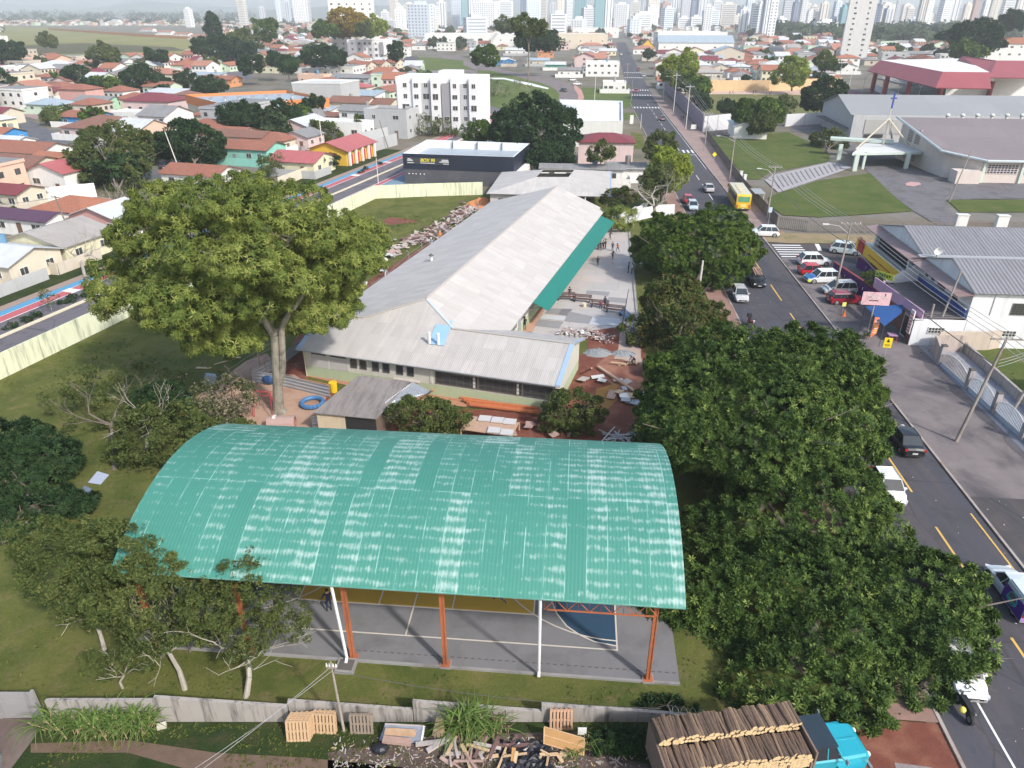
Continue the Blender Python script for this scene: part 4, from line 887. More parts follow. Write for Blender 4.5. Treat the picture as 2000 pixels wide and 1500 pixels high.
H('little house with green gable and white roof by the ring road',1085,125,3.2,12,8,'gx','green','white',rz=A5)
H('small white gable house with dark garage by the ring road',1112,136,3.4,12,8,'gx','white','grey',rz=A5)
H('blue painted small house with white roof by the ring road',980,116,3.2,9,7,'gx','blue','white',rz=A5,name='cottage',cat='cottage')
H('second blue painted small house with white roof',995,118,3.2,7,7,'gy','blue','white',rz=A5,name='cottage',cat='cottage')
H('white house with grey garage left of the round street tree by the ring road',940,98,5,16,10,'gx','white','white',rz=A5,storeys=2)
H('white house with wide pale roof behind the blue cottages',1010,97,4,18,10,'gx','white','white',rz=A5)
H('yellow chalet with steep brown gable roof beside the main street',1264,90,5,11,14,'gy','yellow','old',rz=A5,storeys=2,win=2,pitch=1.0,name='chalet')
H('white house with maroon hip roof right of the chalet',1299,103,4.4,20,12,'hip','white','maroon',rz=A5,storeys=1)
H('long blue grey roofed shed on the hill right of the chalet',1356,82,8,62,26,'gx','white','blue',rz=A5,name='long_shed',cat='industrial shed',pitch=.4,win=6)
H('blue grey gable roofed building at the right end of the long shed',1421,100,7,20,18,'gy','beige','blue',rz=A5,name='shed_wing',cat='industrial shed')
H('orange roofed cottage behind the yellow green street tree',1312,120,3.5,12,9,'hip','peach','salmon',rz=A5)
H('brown brick house below the right end of the long shed',1452,104,4,12,9,'gy','brick','maroon',rz=A5)
H('small red walled house with blue grey roof below the long shed',1392,112,4,12,8,'gx','brick','blue',rz=A5)
H('grey hip roofed pavilion behind the field wall',1370,140,4,20,10,'hip','beige','beige',rz=A5,win=5,name='pavilion',cat='pavilion')
H('terracotta roofed white house right of the red truck canopy',1497,134,3.6,15,10,'gx','white','terra',rz=A5)
H('long terracotta roof above the white house behind the field',1482,121,3.4,22,8,'gx','peach','terra',rz=A5)
H('maroon roofed house with dark awning right of the terracotta roofs',1478,103,3.4,14,8,'gx','peach','maroon',rz=A5)
H('beige gable house with dark roof beside the white tower',1605,97,6,15,12,'gy','beige','dark',rz=A5,storeys=2,win=2)
H('brown gable house in front of the beige gable house',1596,113,4.5,12,8,'gy','brick','old',rz=A5)
H('yellow awning house under the brown gable house',1588,122,3,10,5,'shed','yellow','orange',rz=A5)
H('white two storey house with orange hip roof near the gymnasium',1653,112,6.4,14,9,'hip','white','orange',rz=A5,storeys=2)
H('low white gable house in front of the orange hip roof',1651,128,4.2,11,8,'gy','white','white',rz=A5)
H('pale blue grey gable house left of the beige gable house',1520,112,4,14,9,'gx','grey','blue',rz=A5)
H('grey flat modern house behind the gymnasium',1745,103,6,17,9,'flat','grey','grey',rz=A5,storeys=2)
H('second grey modern house with angled roof behind the gymnasium',1782,104,5,14,9,'gx','grey','grey',rz=A5)
H('tan hip roofed house behind the gymnasium roofs',1818,104,5,16,10,'hip','beige','beige',rz=A5)
H('white modern box house right of the tan hip roof',1846,106,6.4,9,8,'flat','white','white',rz=A5,storeys=2)
H('white terrace house with rails below the modern box house',1865,108,4.6,9,6,'flat','white','white',rz=A5)
H('white hilltop house with stepped gables above the meadow, left of centre',227,40,9,22,14,'gx','white','white',name='villa',cat='villa',storeys=2)
H('grey white block of houses left of the hilltop villa',165,42,7,26,10,'flat','white','grey',storeys=2,win=6)
for i,(x,y) in enumerate(((290,57),(325,62),(358,66),(392,70))): H(['first','second','third','fourth'][i]+' from the left of the white salmon roofed houses above the meadow',x,y,4,24,10,'gx','white','salmon',win=5,group='roadside houses above the meadow')
# ---- special buildings
def black_box():
 O=NA(-56,148); root=thing('car_workshop','black flat roofed workshop with white parapet inside and a yellow lettered sign','workshop',O)
 bk=M('black_cladding',(.013,.018,.036),.5,.2,.6); gy=M('charcoal_render',(.075,.078,.09),.9,.15,.8,dirt=(.10,.095,.105)); wp=M('white_parapet_inside',(.72,.74,.76),.7,.05,1); fl=M('zinc_roof',(.33,.38,.42),.5,.06,1)
 z=6.0; cs=[NA(-66.4,138.6),NA(-43.4,141.4),NA(-44.9,158.3),NA(-68.6,156.3)]
 c=sum(cs,Vector())/4
 mb=MB(); mb.prism(cs,3.0,z,bk,cap=False); PW('black_fascia',mb,root)
 ins=[c+(q-c)*.988 for q in cs]; mb=MB(); mb.prism(ins,0,2.999,gy,cap=False); PW('lower_wall',mb,root)
 in2=[c+(q-c)*.975 for q in cs]; mb=MB(); n=4
 for i in range(n):
  j=(i+1)%n; A,B=cs[i],cs[j]; a,b=in2[i],in2[j]; up=lambda v,h:Vector((v.x,v.y,h))
  mb.face([up(A,z+.01),up(B,z+.01),up(b,z+.01),up(a,z+.01)],wp); mb.face([up(a,z+.01),up(b,z+.01),up(b,4.3),up(a,4.3)][::-1],wp)
 PW('parapet',mb,root)
 mb=MB(); mb.face([Vector((q.x,q.y,4.35)) for q in in2],fl,[(q.x,q.y) for q in in2]); PW('roof',mb,root)
 mb=MB();
 for f in (.25,.5,.75): q=cs[3]+(cs[2]-cs[3])*f; e=(c-q).normalized(); v=q+e*.45; mb.box((v.x,v.y,5.2),(.08,.5,1.5),gy,A17)
 PW('parapet_brace',mb,root)
 d=(cs[1]-cs[0]); rz=math.atan2(d.y,d.x); ux=d.normalized(); nn=Vector((ux.y,-ux.x,0)); L=d.length
 s0,s1=.035,.42; cc=cs[0]+d*((s0+s1)/2)+nn*.07+ZV(4.62); mb=MB(); mb.box(cc,(L*(s1-s0),.1,1.25),M('sign_charcoal',(.05,.055,.065),.4,.3,.5),rz); sg=PW('sign_board',mb,root)
 def text(s,size,off,z_,mat,par,name='lettering',shear=0,extr=.02):
  cu=bpy.data.curves.new('t','FONT'); cu.body=s; cu.size=size; cu.extrude=extr; cu.align_x='CENTER'; cu.align_y='CENTER'; cu.shear=shear; cu.offset=.012*size
  o=bpy.data.objects.new('t',cu); COL.objects.link(o); bpy.context.view_layer.update(); me=bpy.data.meshes.new_from_object(o.evaluated_get(bpy.context.evaluated_depsgraph_get())); bpy.data.objects.remove(o)
  me.materials.clear(); me.materials.append(mat); t=add(name,me,par); v=cc+ux*off+nn*.085; t.matrix_parent_inverse=Matrix();
  t.location=Vector((v.x,v.y,z_))-root.location; t.rotation_euler=(math.pi/2,0,rz); return t
 globals()['mktext']=text
 yl=plain('yellow_letters',(.85,.75,.05)); wl=plain('white_letters',(.8,.8,.8))
 part_t=text('BOX 95',.92,.0,4.78,yl,root,'sign_lettering',.25);
 mb=MB()
 for (off,zz,wd) in ((-3.9,5.05,.6),(-3.75,4.85,1.0),(-3.7,4.65,1.2),(-3.6,4.25,1.35),(0,4.25,3.0),(3.7,4.95,1.3),(3.7,4.75,1.5),(3.5,4.55,2.0),(3.9,4.2,1.2)):
  v=cc+ux*off+nn*.06; mb.box((v.x,v.y,zz),(wd,.02,.1),wl,rz)
 PW('small_print',mb,root)
 mb=MB()
 for f in (.05,.085,.115,.155,.19): v=cs[0]+d*f+nn*.02; mb.box((v.x,v.y,2.0),(.18,.1,.18),wl,rz)
 PW('wall_lamp',mb,root)
 mb=MB(); v=[NA(-45.2,141.3),NA(-41.6,141.4),NA(-42.5,158),NA(-46,158.3)];
 mb.prism([NA(-43.9,150.5),NA(-43.2,141.5),NA(-42.2,141.5),NA(-43.4,158)],0,3.0,wmat('white')); PW('side_wall',mb,root)
black_box()
def market():
 O=NA(-140,150); z=6; a,b,c=g(363,187,z),g(430,204,z),g(641,194,z); dpt=(a-b); rt=(c-b); root=thing('supermarket','long shop with orange fascia, white walls and blue grey roof in the left block','shop',((a+c)/2*Vector((1,1,0)) if 0 else Vector((b.x,b.y,0))))
 om=M('orange_fascia',(.62,.20,.06),.6,.1,1); wm=wmat('cream'); rm=TILES['blue']; d=b+dpt+rt
 def q(v,z_): return Vector((v.x,v.y,z_))
 cs=[b,c,d,a]; mb=MB(); mb.prism(cs,0,3.6,wm,cap=False); PW('wall',mb,root)
 cc=sum(cs,Vector())/4; out=[cc+(v-cc)*1.012 for v in cs]; mb=MB(); mb.prism(out,3.6,6.4,om,cap=False); PW('fascia',mb,root)
 mb=MB(); mb.face([q(v,5.5) for v in cs],rm,[(v.x,v.y) for v in cs]); PW('roof',mb,root)
 mb=MB(); e=rt.normalized(); n_=Vector((e.y,-e.x,0)); v=b+rt*.5; rz=math.atan2(rt.y,rt.x); mb.box(q(v,5)+n_*.35,(rt.length*.2,.12,2.2),plain('white_banner',(.75,.76,.78)),rz);
 PW('banner',mb,root)
 mb=MB()
 for i in range(8): v=b+rt*(.44+.018*i)+n_*.45; mb.box(q(v,5),(.5,.02,.9),plain('blue_mark',(.2,.45,.6)),rz)
 PW('banner_mark',mb,root)
 for i in range(7):
  mb=MB(); v=b+rt*(.08+.13*i)+dpt*.5; mb.tube(q(v,5.5),q(v,6.2),.3,.3,WFRM,8); mb.box(q(v,6.5),(1.2,1.2,.5),M('roof_fan_grey',(.3,.3,.32),.6)); PW('roof_fan',mb,root)
 rzs=math.atan2(dpt.y,dpt.x)+math.pi
 for f in (.3,.42,.56,.7): v=a-dpt*f; window(root,q(v,2.6)-root.location,1.1,1.3,rzs)
 r2=thing('shop_annexe','white high box building behind the right end of the orange banded shop','shop',(c.x,c.y,0)); mb=MB(); p0=g(570,163,9); p1=g(664,164,9); w_=p1-p0; dd=NA(0,14)
 mb.prism([p0,p1,p1+dd,p0+dd],0,9,wmat('grey'),top=TILES['white']); part('wall',mb,r2,world=True); mb=MB(); cs=[p0,p1,p1+dd,p0+dd]
 for i in range(4): A,B=cs[i],cs[(i+1)%4]; m=(A+B)/2; mb.box((m.x,m.y,9.2),((B-A).length+.2,.25,.4),WFRM,math.atan2((B-A).y,(B-A).x))
 part('parapet',mb,r2,world=True)
market()
def apartments(label,px,py,z,w,d,rz,storeys,cols,seed,gx=None):
 C=g(px,py,z); root=thing('apartment_block',label,'apartment building',(C.x,C.y,0),rz); lw=wallm('apt_white',(.72,.72,.73),amt=.15); gw=wallm('apt_grey',(.42,.43,.45),amt=.15); rng=random.Random(seed)
 mb=MB(); mb.box((0,0,z/2),(w,d,z),lw);
 part('wall',mb,root); mb=MB()
 for (c,s) in (((0,-d/2+.1,z+.4),(w,.2,.8)),((0,d/2-.1,z+.4),(w,.2,.8)),((-w/2+.1,0,z+.4),(.2,d-.4,.8)),((w/2-.1,0,z+.4),(.2,d-.4,.8))): mb.box(c,s,lw)
 mb.box((w*.1,0,z+1.1),(w*.25,d*.4,2.2),lw); part('parapet',mb,root)
 fh=z/storeys; k=0
 for i,(x,cw,out,col) in enumerate(cols):
  mb=MB(); m={'w':lw,'g':gw,'d':M('apt_dark',(.27,.27,.29),.8,.08,1)}[col]; mb.box((x*w,-d/2-out/2,z/2+.5+(.3 if out>.9 else -.6)),(cw*w,out,z-(0 if out>.9 else 1.2)),m); part('facade_bay',mb,root)
  for s in range(storeys):
   if col=='d' and s>1: continue
   wd=min(cw*w*.6,2.1) if rng.random()<.6 else min(cw*w*.4,1.1)
   window(root,(x*w,-d/2-out,fh*(s+.55)),wd,1.6 if wd>1.5 else 1.2,0,bars=2)
 for s in range(storeys):
  for y in (-.2,.25): window(root,(-w/2,y*d,fh*(s+.55)),.7,.7,-math.pi/2,bars=1,frame=FRM)
 return root
apartments('white and grey five storey apartment block beside the avenue bend',866,153,14.5,24.5,14,A17+R(7),5,[(-.38,.2,.6,'w'),(-.24,.09,1.2,'w'),(-.13,.13,.5,'g'),(-.01,.11,1.3,'w'),(.11,.1,.9,'d'),(.22,.1,1.3,'w'),(.335,.12,.5,'g'),(.44,.11,1.2,'w')],3)
apartments('white and grey four storey apartment block behind the cream townhouses',722,79,14,26,16,A17+R(4),4,[(-.35,.25,.4,'w'),(-.15,.1,.9,'g'),(0,.12,.5,'w'),(.15,.1,.9,'g'),(.3,.12,.5,'w'),(.45,.1,.9,'d')],5)
def yellow_station():
 root=thing('yellow_building','small orange yellow building with rose roof, white columns and red shutters by the avenue','building',g(672,312)); C=root.location; root.rotation_euler=(0,0,A17)
 z=3.6; wm=wmat('yellow'); mb=MB(); w,d=9.5,14; mb.prism([(-w/2,-d/2),(w/2,-d/2),(w/2,d/2),(-w/2,d/2)],0,z,wm,cap=False)
 for s in(-1,1): mb.face([(-w/2,s*d/2,z),(w/2,s*d/2,z),(0,s*d/2,z+1.5)],wm)
 part('wall',mb,root); mb=MB(); X,Y=w/2+.8,d/2+.6; rm=TILES['pink']
 mb.plane([(X,-Y,z-.25),(X,Y,z-.25),(0,Y,z+1.6),(0,-Y,z+1.6)],rm); mb.plane([(-X,Y,z-.25),(-X,-Y,z-.25),(0,-Y,z+1.6),(0,Y,z+1.6)],rm); part('roof',mb,root)
 for i in range(5):
  mb=MB(); mb.box((w/2+.5,-d/2+.6+i*3.1,1.7),(.5,.5,3.3),wmat('white')); part('column',mb,root)
  if i<4: mb=MB(); mb.box((w/2+.04,-d/2+2.1+i*3.1,1.2),(.08,1.5,2.4),plain('red_shutter',(.5,.03,.05))); part('shutter',mb,root)
yellow_station()
def white_box():
 z=6; cs=[g(1100,240,z),g(1217,239,z),g(1216,199,z),g(1093,196,z)]; root=thing('white_depot','white box depot with low hipped white roof behind parapets, beside the street','warehouse',(cs[0].x,cs[0].y,0)); wm=wallm('depot_wall',(.55,.56,.54),amt=.3)
 mb=MB(); mb.prism(cs,0,z+.3,wm,cap=False); PW('wall',mb,root); c=sum(cs,Vector())/4; mb=MB(); ri=[c+(q-c)*.94 for q in cs]; top=[Vector((q.x,q.y,z-.4)) for q in ri]; r=[Vector(((top[0]+top[3])/2)+(top[1]-top[0])*.3),Vector(((top[1]+top[2])/2)-(top[1]-top[0])*.3)]
 for q in r: q.z=z+1.0
 wr=corr('bright_white_roof',(.78,.79,.8),(.7,.7,.7),.5,.1,rough=.6,bs=.2)
 mb.plane([top[0],top[1],r[1],r[0]],wr);mb.plane([top[1],top[2],r[1]],wr);mb.plane([top[2],top[3],r[0],r[1]],wr);mb.plane([top[3],top[0],r[0]],wr); PW('roof',mb,root)
 mb=MB();
 for i in range(4): A,B=cs[i],cs[(i+1)%4];a,b=ri[i],ri[(i+1)%4]; up=lambda v,h:Vector((v.x,v.y,h)); mb.face([up(A,z+.32),up(B,z+.32),up(b,z+.32),up(a,z+.32)],wr); mb.face([up(b,z+.32),up(a,z+.32),up(a,z-.45),up(b,z-.45)],wr)
 PW('parapet',mb,root)
white_box()
H('pink walled house with red hip roof beside the street, in front of the white depot',1183,271,5.4,12.5,9,'hip','rose','maroon',rz=A5,win=0,door=False,side=0,pitch=.3)
H('long low white garage house with grey sheet roof below the pink walled house',1137,325,3,17,4.5,'gx','white','grey',rz=A5,win=4,pitch=.25)
H('open carport with grey roof right of the long low garage house',1222,325,3,8,4,'shed','white','grey',rz=A5,win=0,door=False,side=0,name='carport',cat='carport')
# ---- shops at the right
def shops():
 root=thing('corner_shops','white and blue two storey corner shops with rusty canopies and grey corrugated gable roofs','shop building',ST(46,86)); O=root.location
 gr=corr('dark_weathered_sheets',(.25,.25,.275),(.13,.125,.13),.42,.7,(3,5.6),bs=1.0); rust=corr('rusty_canopy_sheets',(.33,.26,.26),(.30,.10,.06),.3,.75)
 ww=wallm('shop_white',(.72,.73,.75),amt=.35); z=6.2; blue=plain('royal_blue_paint',(.02,.07,.26)); s1=82
 mb=MB(); mb.prism([ST(41.4,73.9),ST(s1,73.9),ST(s1,100),ST(41.4,100)],0,z,ww,cap=False)
 zr=8.0
 for t0,t1 in ((73.6,85.8),(85.8,100.2)): mb.face([ST(41.4,t0+.2,z),ST(41.4,t1-.2,z),ST(41.4,(t0+t1)/2,zr-.1)],ww)
 PW('wall',mb,root)
 for t0,t1,zz in ((73.5,85.8,zr),(85.8,100.4,zr)):
  tm=(t0+t1)/2; mb=MB(); mb.plane([ST(41.2,t0,z),ST(s1,t0,z),ST(s1,tm,zz),ST(41.2,tm,zz)],gr,.08); mb.plane([ST(s1,t1,z),ST(41.2,t1,z),ST(41.2,tm,zz),ST(s1,tm,zz)],gr,.08); PW('roof',mb,root)
 mb=MB(); mb.box(ST(61,85.8,6.35),(41,.7,.12),M('valley_zinc',(.35,.36,.38),.6,.1,1),A5); PW('valley_gutter',mb,root)
 for t0,t1 in ((73.6,85.2),(85.5,101)):
  mb=MB(); mb.plane([ST(39.7,t0,5.75),ST(39.7,t1,5.75),ST(41.3,t1,6.05),ST(41.3,t0,6.05)],rust,.08); PW('canopy',mb,root)
 mb=MB(); mb.plane([ST(36.0,73.7,3.0),ST(37.2,84.8,3.0),ST(41.3,85.9,3.35),ST(41.3,73.9,3.35)],corr('dark_low_sheets',(.20,.185,.19),(.10,.09,.09),.5,.6,(3,9),bs=2.4),.08); PW('lower_roof',mb,root)
 mb=MB(); q=[ST(36.3,73.9),ST(41.39,73.9),ST(41.39,85.3),ST(37.4,84.6)]; mb.prism(q,0,3.0,M('shop_front_red',(.22,.10,.085),.85,.2,1),cap=False); PW('shop_front_wall',mb,root)
 mb=MB(); q0,q1=ST(36.2,73.8),ST(41.38,73.8); mb.box((q0+q1)/2+ZV(1.55),((q1-q0).length,.12,3.1),ww,A5); mb.box(ST(61.7,73.8,1.55),(40.5,.1,3.1),ww,A5); PW('south_wall',mb,root)
 def W(s,t,zc): return ST(s,t,zc)-O
 rzW=A5-math.pi/2
 for t,w_,h_ in ((84.4,.7,1.0),(82.8,.9,1.6)): window(root,W(41.38,t,4.7),w_,h_,rzW,glass=blue if w_>.8 else None,bars=1)
 for t,w_ in ((80.6,1.7),(77.2,1.0)): mb=MB(); mb.box(W(41.36,t,4.55),(w_,.08,2.3),M('brown_opening',(.055,.04,.04),.8,.3,1),rzW); part('door',mb,root)
 mb=MB(); mb.box(W(41.1,79.8,3.85),(11.8,.10,.8),blue,rzW); part('blue_parapet',mb,root); mb=MB(); mb.box(W(41.05,79.8,4.3),(11.8,.14,.1),WFRM,rzW); part('parapet_rail',mb,root)
 mb=MB(); mb.box(W(41.37,93.3,4.5),(13.4,.06,2.6),M('deep_loggia',(.035,.035,.045),.8,.4,.6),rzW); part('loggia',mb,root);
 for t in (88.6,87.2,99.7): mb=MB(); mb.box(W(41.1,t,4.4),(.5,.5,3.0),ww if t!=87.2 else blue,rzW); part('loggia_pier',mb,root)
 mb=MB(); mb.box(W(40.35,93.6,3.25),(15.6,2.0,.15),WFRM,rzW); part('balcony_slab',mb,root)
 mb=MB(); mb.box(W(39.35,93.8,4.02),(15.4,.1,.08),WFRM,rzW); [mb.box(W(39.4,86.5+i*.6,3.65),(.04,.04,.8),WFRM,rzW) for i in range(25)]; part('balcony_rail',mb,root)
 yb=M('yellow_banner',(.78,.50,.03),.6,.08,.7); mb=MB(); mb.box(W(39.2,94.0,3.25),(15.0,.08,1.6),yb,rzW); bn=part('banner',mb,root,'long yellow banner with red lettering');
 red=plain('banner_red',(.45,.02,.02)); mb=MB(); rr=random.Random(2)
 mb.box(W(39.13,99.6,3.4),(2.2,.03,1.9),red,rzW); [mb.box(W(39.11,100.2-.35*i,3.6+.3*math.sin(i*1.7)),(.2,.03,1.0+.4*math.cos(i)),red,rzW) for i in range(6)]
 for i in range(26): mb.box(W(39.14,96.4-i*.29,3.1+.03*math.sin(i*.9)),(.16,.02,.10+.1*rr.random()),red,rzW)
 part('banner_lettering',mb,root)
 mb=MB(); mb.box(W(40.3,85.75,3.2),(2.6,.12,2.6),ww,A5,ry=0); mb.face([W(36.9,85.6,3.0),W(41.3,85.7,3.0),W(41.3,85.7,5.9)],ww); mb.face([W(36.9,85.55,3.0),W(41.3,85.65,3.0),W(41.3,85.65,5.9)][::-1],ww); part('wing_wall',mb,root)
 mb=MB(); mb.prism([W(40.9,86,0),W(41.39,86,0),W(41.39,100,0),W(40.9,100,0)],0,3.1,M('wine_shop_wall',(.20,.03,.06),.7,.2,1)); part('ground_floor_wall',mb,root)
 for i in range(2):
  mb=MB(); mb.box(W(40.2,91.4-i*1.7,1.6),(1.3,.08,2.3),plain('poster_pale',(.5,.45,.55)),rzW); [mb.box(W(40.15,91.4-i*1.7,.9+k*.4),(.9,.02,.12),blue if k%2 else red,rzW) for k in range(4)]; part('window_poster',mb,root)
 for s,zc,w_,h_ in ((46.5,4.5,1.9,1.2),(50.4,4.4,.8,1.2)): window(root,ST(s,73.88,zc)-O,w_,h_,A5,bars=5,rows=5,frame=FRM)
 for s,zc,w_ in ((45.8,1.8,1.7),(38.6,1.9,1.6)): window(root,ST(s,73.73,zc)-O,w_,.65,A5,bars=5,rows=2)
 mb=MB(); [mb.box(ST(s,73.86,5.0)-O,(.12,.1,2.4),WFRM,A5) for s in (43.6,)]; mb.box(ST(50,73.85,3.15)-O,(17,.1,.1),WFRM,A5); part('facade_trim',mb,root)
 mb=MB(); v=ST(42.2,85.2,6.9)-O; mb.tube(v-ZV(.8),v,.05,.05,FRM,5); dsh=plain('dish_white',(.7,.7,.7)); N=14
 for i in range(N):
  a0,a1=2*math.pi*i/N,2*math.pi*(i+1)/N; f=lambda a,r,k: v+Vector((r*math.cos(a),-.25+k-.3*r*math.sin(a),.35+r*math.sin(a)))
  mb.face([f(a0,0,.25),f(a0,.55,0),f(a1,.55,0)],dsh)
 part('satellite_dish',mb,root)
 mb=MB(); mb.box(W(36.55,75.6,1.5),(2.2,.12,2.7),WFRM,rzW+R(6)); mb.box(W(36.48,75.6,1.45),(1.7,.1,2.2),DARKW,rzW+R(6)); part('glass_door',mb,root)
 mb=MB(); mb.box(W(61,85.8,0),(.1,.1,.1),ww);
 sb=M('pink_lilac_band',(.55,.34,.50),.7,.35,.5); mb=MB(); mb.box(W(36.35,79.3,3.35),(10.9,.1,1.2),sb,rzW+R(6.2)); part('sign_band',mb,root,'pink and lilac sign band over the shop front')
 mb=MB(); mb.box(W(36.05,74.2,2.6),(.12,.7,2.6),plain('price_board_white',(.75,.66,.66)),0); [mb.box(W(35.97,74.2,1.6+.36*k),(.02,.5,.14),plain('price_red',(.6,.15,.12)),0) for k in range(6)]; part('price_board',mb,root)
shops()
def awning():
 root=thing('blue_awning','royal blue cloth awning on thin poles before the shop front','awning',ST(35,78)); bm=M('royal_blue_cloth',(.015,.075,.24),.7,.15,1.2)
 A,B,C_,D=g(1690,598,2.9),g(1765,595,3.1),g(1761,611,3.0),g(1727,637,2.5)
 mb=MB(); mb.plane([A,B,C_,D],bm,.03); PW('cloth',mb,root); mb=MB()
 for q in (A,D): mb.tube(q,Vector((q.x,q.y,0)),.035,.035,FRM,5)
 PW('pole',mb,root)
awning()
# ---- church and gym
def church():
 root=thing('church','pale church with sloping brown roof, white porch, legged spire and blue cross','church',ST(84,170)); O=root.location
 pw=wallm('church_wall',(.60,.53,.49),(.42,.38,.34),.35); tr=M('pale_green_trim',(.50,.58,.52),.7,.06,1); rm=corr('brown_grey_sheets',(.235,.20,.21),(.19,.14,.13),.4,.5,(4,8),bs=.4)
 A,B,C1,C2=ST(76.5,190),ST(77.6,164),ST(86.5,164),ST(140,164); zA,zB=9.2,5.4
 mb=MB();
 for (p0,p1,z0,z1) in ((ST(77.4,189),ST(78.2,165.5),8.9,5.4),(ST(78.2,165.5),ST(83.2,160.2),5.0,4.7),(ST(83.2,160.2),ST(140,160.2),4.7,4.7)):
  mb.face([Vector((p0.x,p0.y,0)),Vector((p1.x,p1.y,0)),Vector((p1.x,p1.y,z1)),Vector((p0.x,p0.y,z0))],pw)
 PW('wall',mb,root)
 mb=MB(); q=[ST(83.6,159.2,4.6),ST(140,159.2,4.6),ST(140,190,9.0),ST(76.2,190,9.2),ST(76.6,164.5,5.6)]; mb.plane(q,rm,.15); PW('roof',mb,root)
 mb=MB();
 for a_,b_ in ((q[4],q[3]),(q[0],q[4]),(q[0],q[1])): mb.tube(a_,b_,.28,.28,M('pale_blue_eave',(.45,.52,.55),.7),6)
 PW('eave_trim',mb,root)
 bw=M('church_window_blue',(.04,.055,.10),.3,.4,2)
 def gridwin(c,w_,h_,rz,nx,nz):
  mb=MB(); mb.box(c,(w_,.12,h_),bw,rz);
  for i in range(nx+1): u=Vector((math.cos(rz),math.sin(rz),0))*(w_*(i/nx-.5)); mb.box(Vector(c)+u,(.12,.22,h_+.1),pw,rz)
  for j in range(nz+1): mb.box(Vector(c)+Vector((0,0,h_*(j/nz-.5))),(w_+.1,.2,.1),pw,rz)
  part('block_window',mb,root)
 rzW=math.atan2((ST(78.2,165.5)-ST(77.4,189)).y,(ST(78.2,165.5)-ST(77.4,189)).x)
 for t_ in (183.5,179.8):
  for zc,h_ in ((6.2,3.2),(2.2,2.8)): gridwin(ST(77.4+(189-t_)*.034,t_,zc if h_<3.1 or 1 else zc)-O,2.4,h_,rzW,5,6)
 gridwin(ST(80.3,163.4,3.2)-O,2.6,1.8,math.atan2((ST(83.2,160.2)-ST(78.2,165.5)).y,(ST(83.2,160.2)-ST(78.2,165.5)).x),5,4)
 for i in range(6): gridwin(ST(87.5+i*7.6,160.2,2.9)-O,6.0,1.8,A5,9,4)
 for i in range(7): mb=MB(); mb.box(ST(83.8+i*7.6,160.1,2.4)-O,(.5,.5,4.7),tr,A5); part('pier',mb,root)
 mb=MB(); mb.box(ST(80.5,160.2,1.3)-O,(4.8,3.2,2.6),pw,A5); part('corner_block',mb,root)
 cs=[g(1665,299,3.6),g(1800,297,3.6),g(1780,287,3.6),g(1722,281,3.6)]
 mb=MB(); mb.plane([cs[0],cs[1],cs[2]+Vector((1,6,0)),cs[3]+Vector((-1,5,0))],WFRM,.5,edge=tr); e0,e1=g(1622,270,4.0),g(1745,277,4.0); mb.box((e0+e1)/2,((e1-e0).length,3.2,.5),tr,math.atan2((e1-e0).y,(e1-e0).x)); PW('porch_roof',mb,root)
 for px_,py_ in ((1637,312),(1668,334),(1684,330),(1768,330)):
  mb=MB(); b_=g(px_,py_); mb.box((b_.x,b_.y,1.8),(.9 if px_!=1684 else .5,.6,3.6),tr,A5); PW('porch_column',mb,root)
 wht=M('cream_steel',(.60,.55,.45),.6,.05,1); ap=at(1736,232,cs[0].y+4);
 for f in (g(1672,291,4),g(1775,284,4),g(1742,270,4),g(1725,283,4)): mb=MB(); mb.tube(f,ap,.22,.16,wht,6); PW('spire_leg',mb,root)
 mb=MB(); mb.tube(ap,ap+ZV(2.2),.12,.1,wht,6); PW('spire_mast',mb,root)
 cb=plain('cross_blue',(.03,.06,.3)); c0=ap+Vector((.1,0,2.2)); mb=MB(); mb.box(c0+ZV(1.6),(.28,.28,3.2),cb); mb.box(c0+ZV(2.1),(1.3,.26,.28),cb); PW('cross',mb,root)
church()
def hall2():
 root=thing('parish_hall','long grey roofed parish hall behind the church, with rendered gable end','hall',ST(100,225)); O=root.location; rm=corr('smooth_grey_sheets',(.30,.31,.32),(.24,.24,.25),.5,.3,(8,10),bs=.25); wm=wallm('hall_wall',(.45,.45,.46),(.3,.3,.31),.5)
 z=7;f0=ST(73.9,212.5,z); b0=ST(75.2,244.5,z); f1=ST(150,212.5,z); b1=ST(150,244.5,z); r0=(f0+b0)/2+ZV(3.6); r1=(f1+b1)/2+ZV(3.6)
 e=ST(-.8,0,0); mb=MB(); mb.plane([f0+e,f1,r1,r0+e],rm); mb.plane([b1,b0+e,r0+e,r1],rm); PW('roof',mb,root)
 mb=MB(); q=[f0,f1,b1,b0]; mb.prism([v for v in q],0,z,wm,cap=False); mb.face([f0,b0,r0-ZV(.1)],wm); PW('wall',mb,root)
 for s in (80,87): mb=MB(); mb.box(ST(s,212.4,4)-O,(5.6,.12,3.6),M('render_panel',(.36,.36,.35),.9,.1,.6),A5); part('wall_panel',mb,root)
 mb=MB(); mb.box(ST(80,212.35,1.6)-O,(5,.12,.8),DARKW,A5); part('strip_window',mb,root)
 mb=MB(); mb.box(ST(74,228,3.2)-O,(3.2,26,.2),M('dark_lean_roof',(.14,.13,.13),.8),A5); part('lean_to_roof',mb,root)
 for i in range(6):
  mb=MB(); v=g(1850+i*29,230,8.4); mb.tube(v-ZV(.5),v+ZV(.3),.35,.35,WFRM,8); mb.sphere(v+ZV(.6),.6,WFRM,8,5,(1,1,.7)); PW('roof_ventilator',mb,root)
hall2()
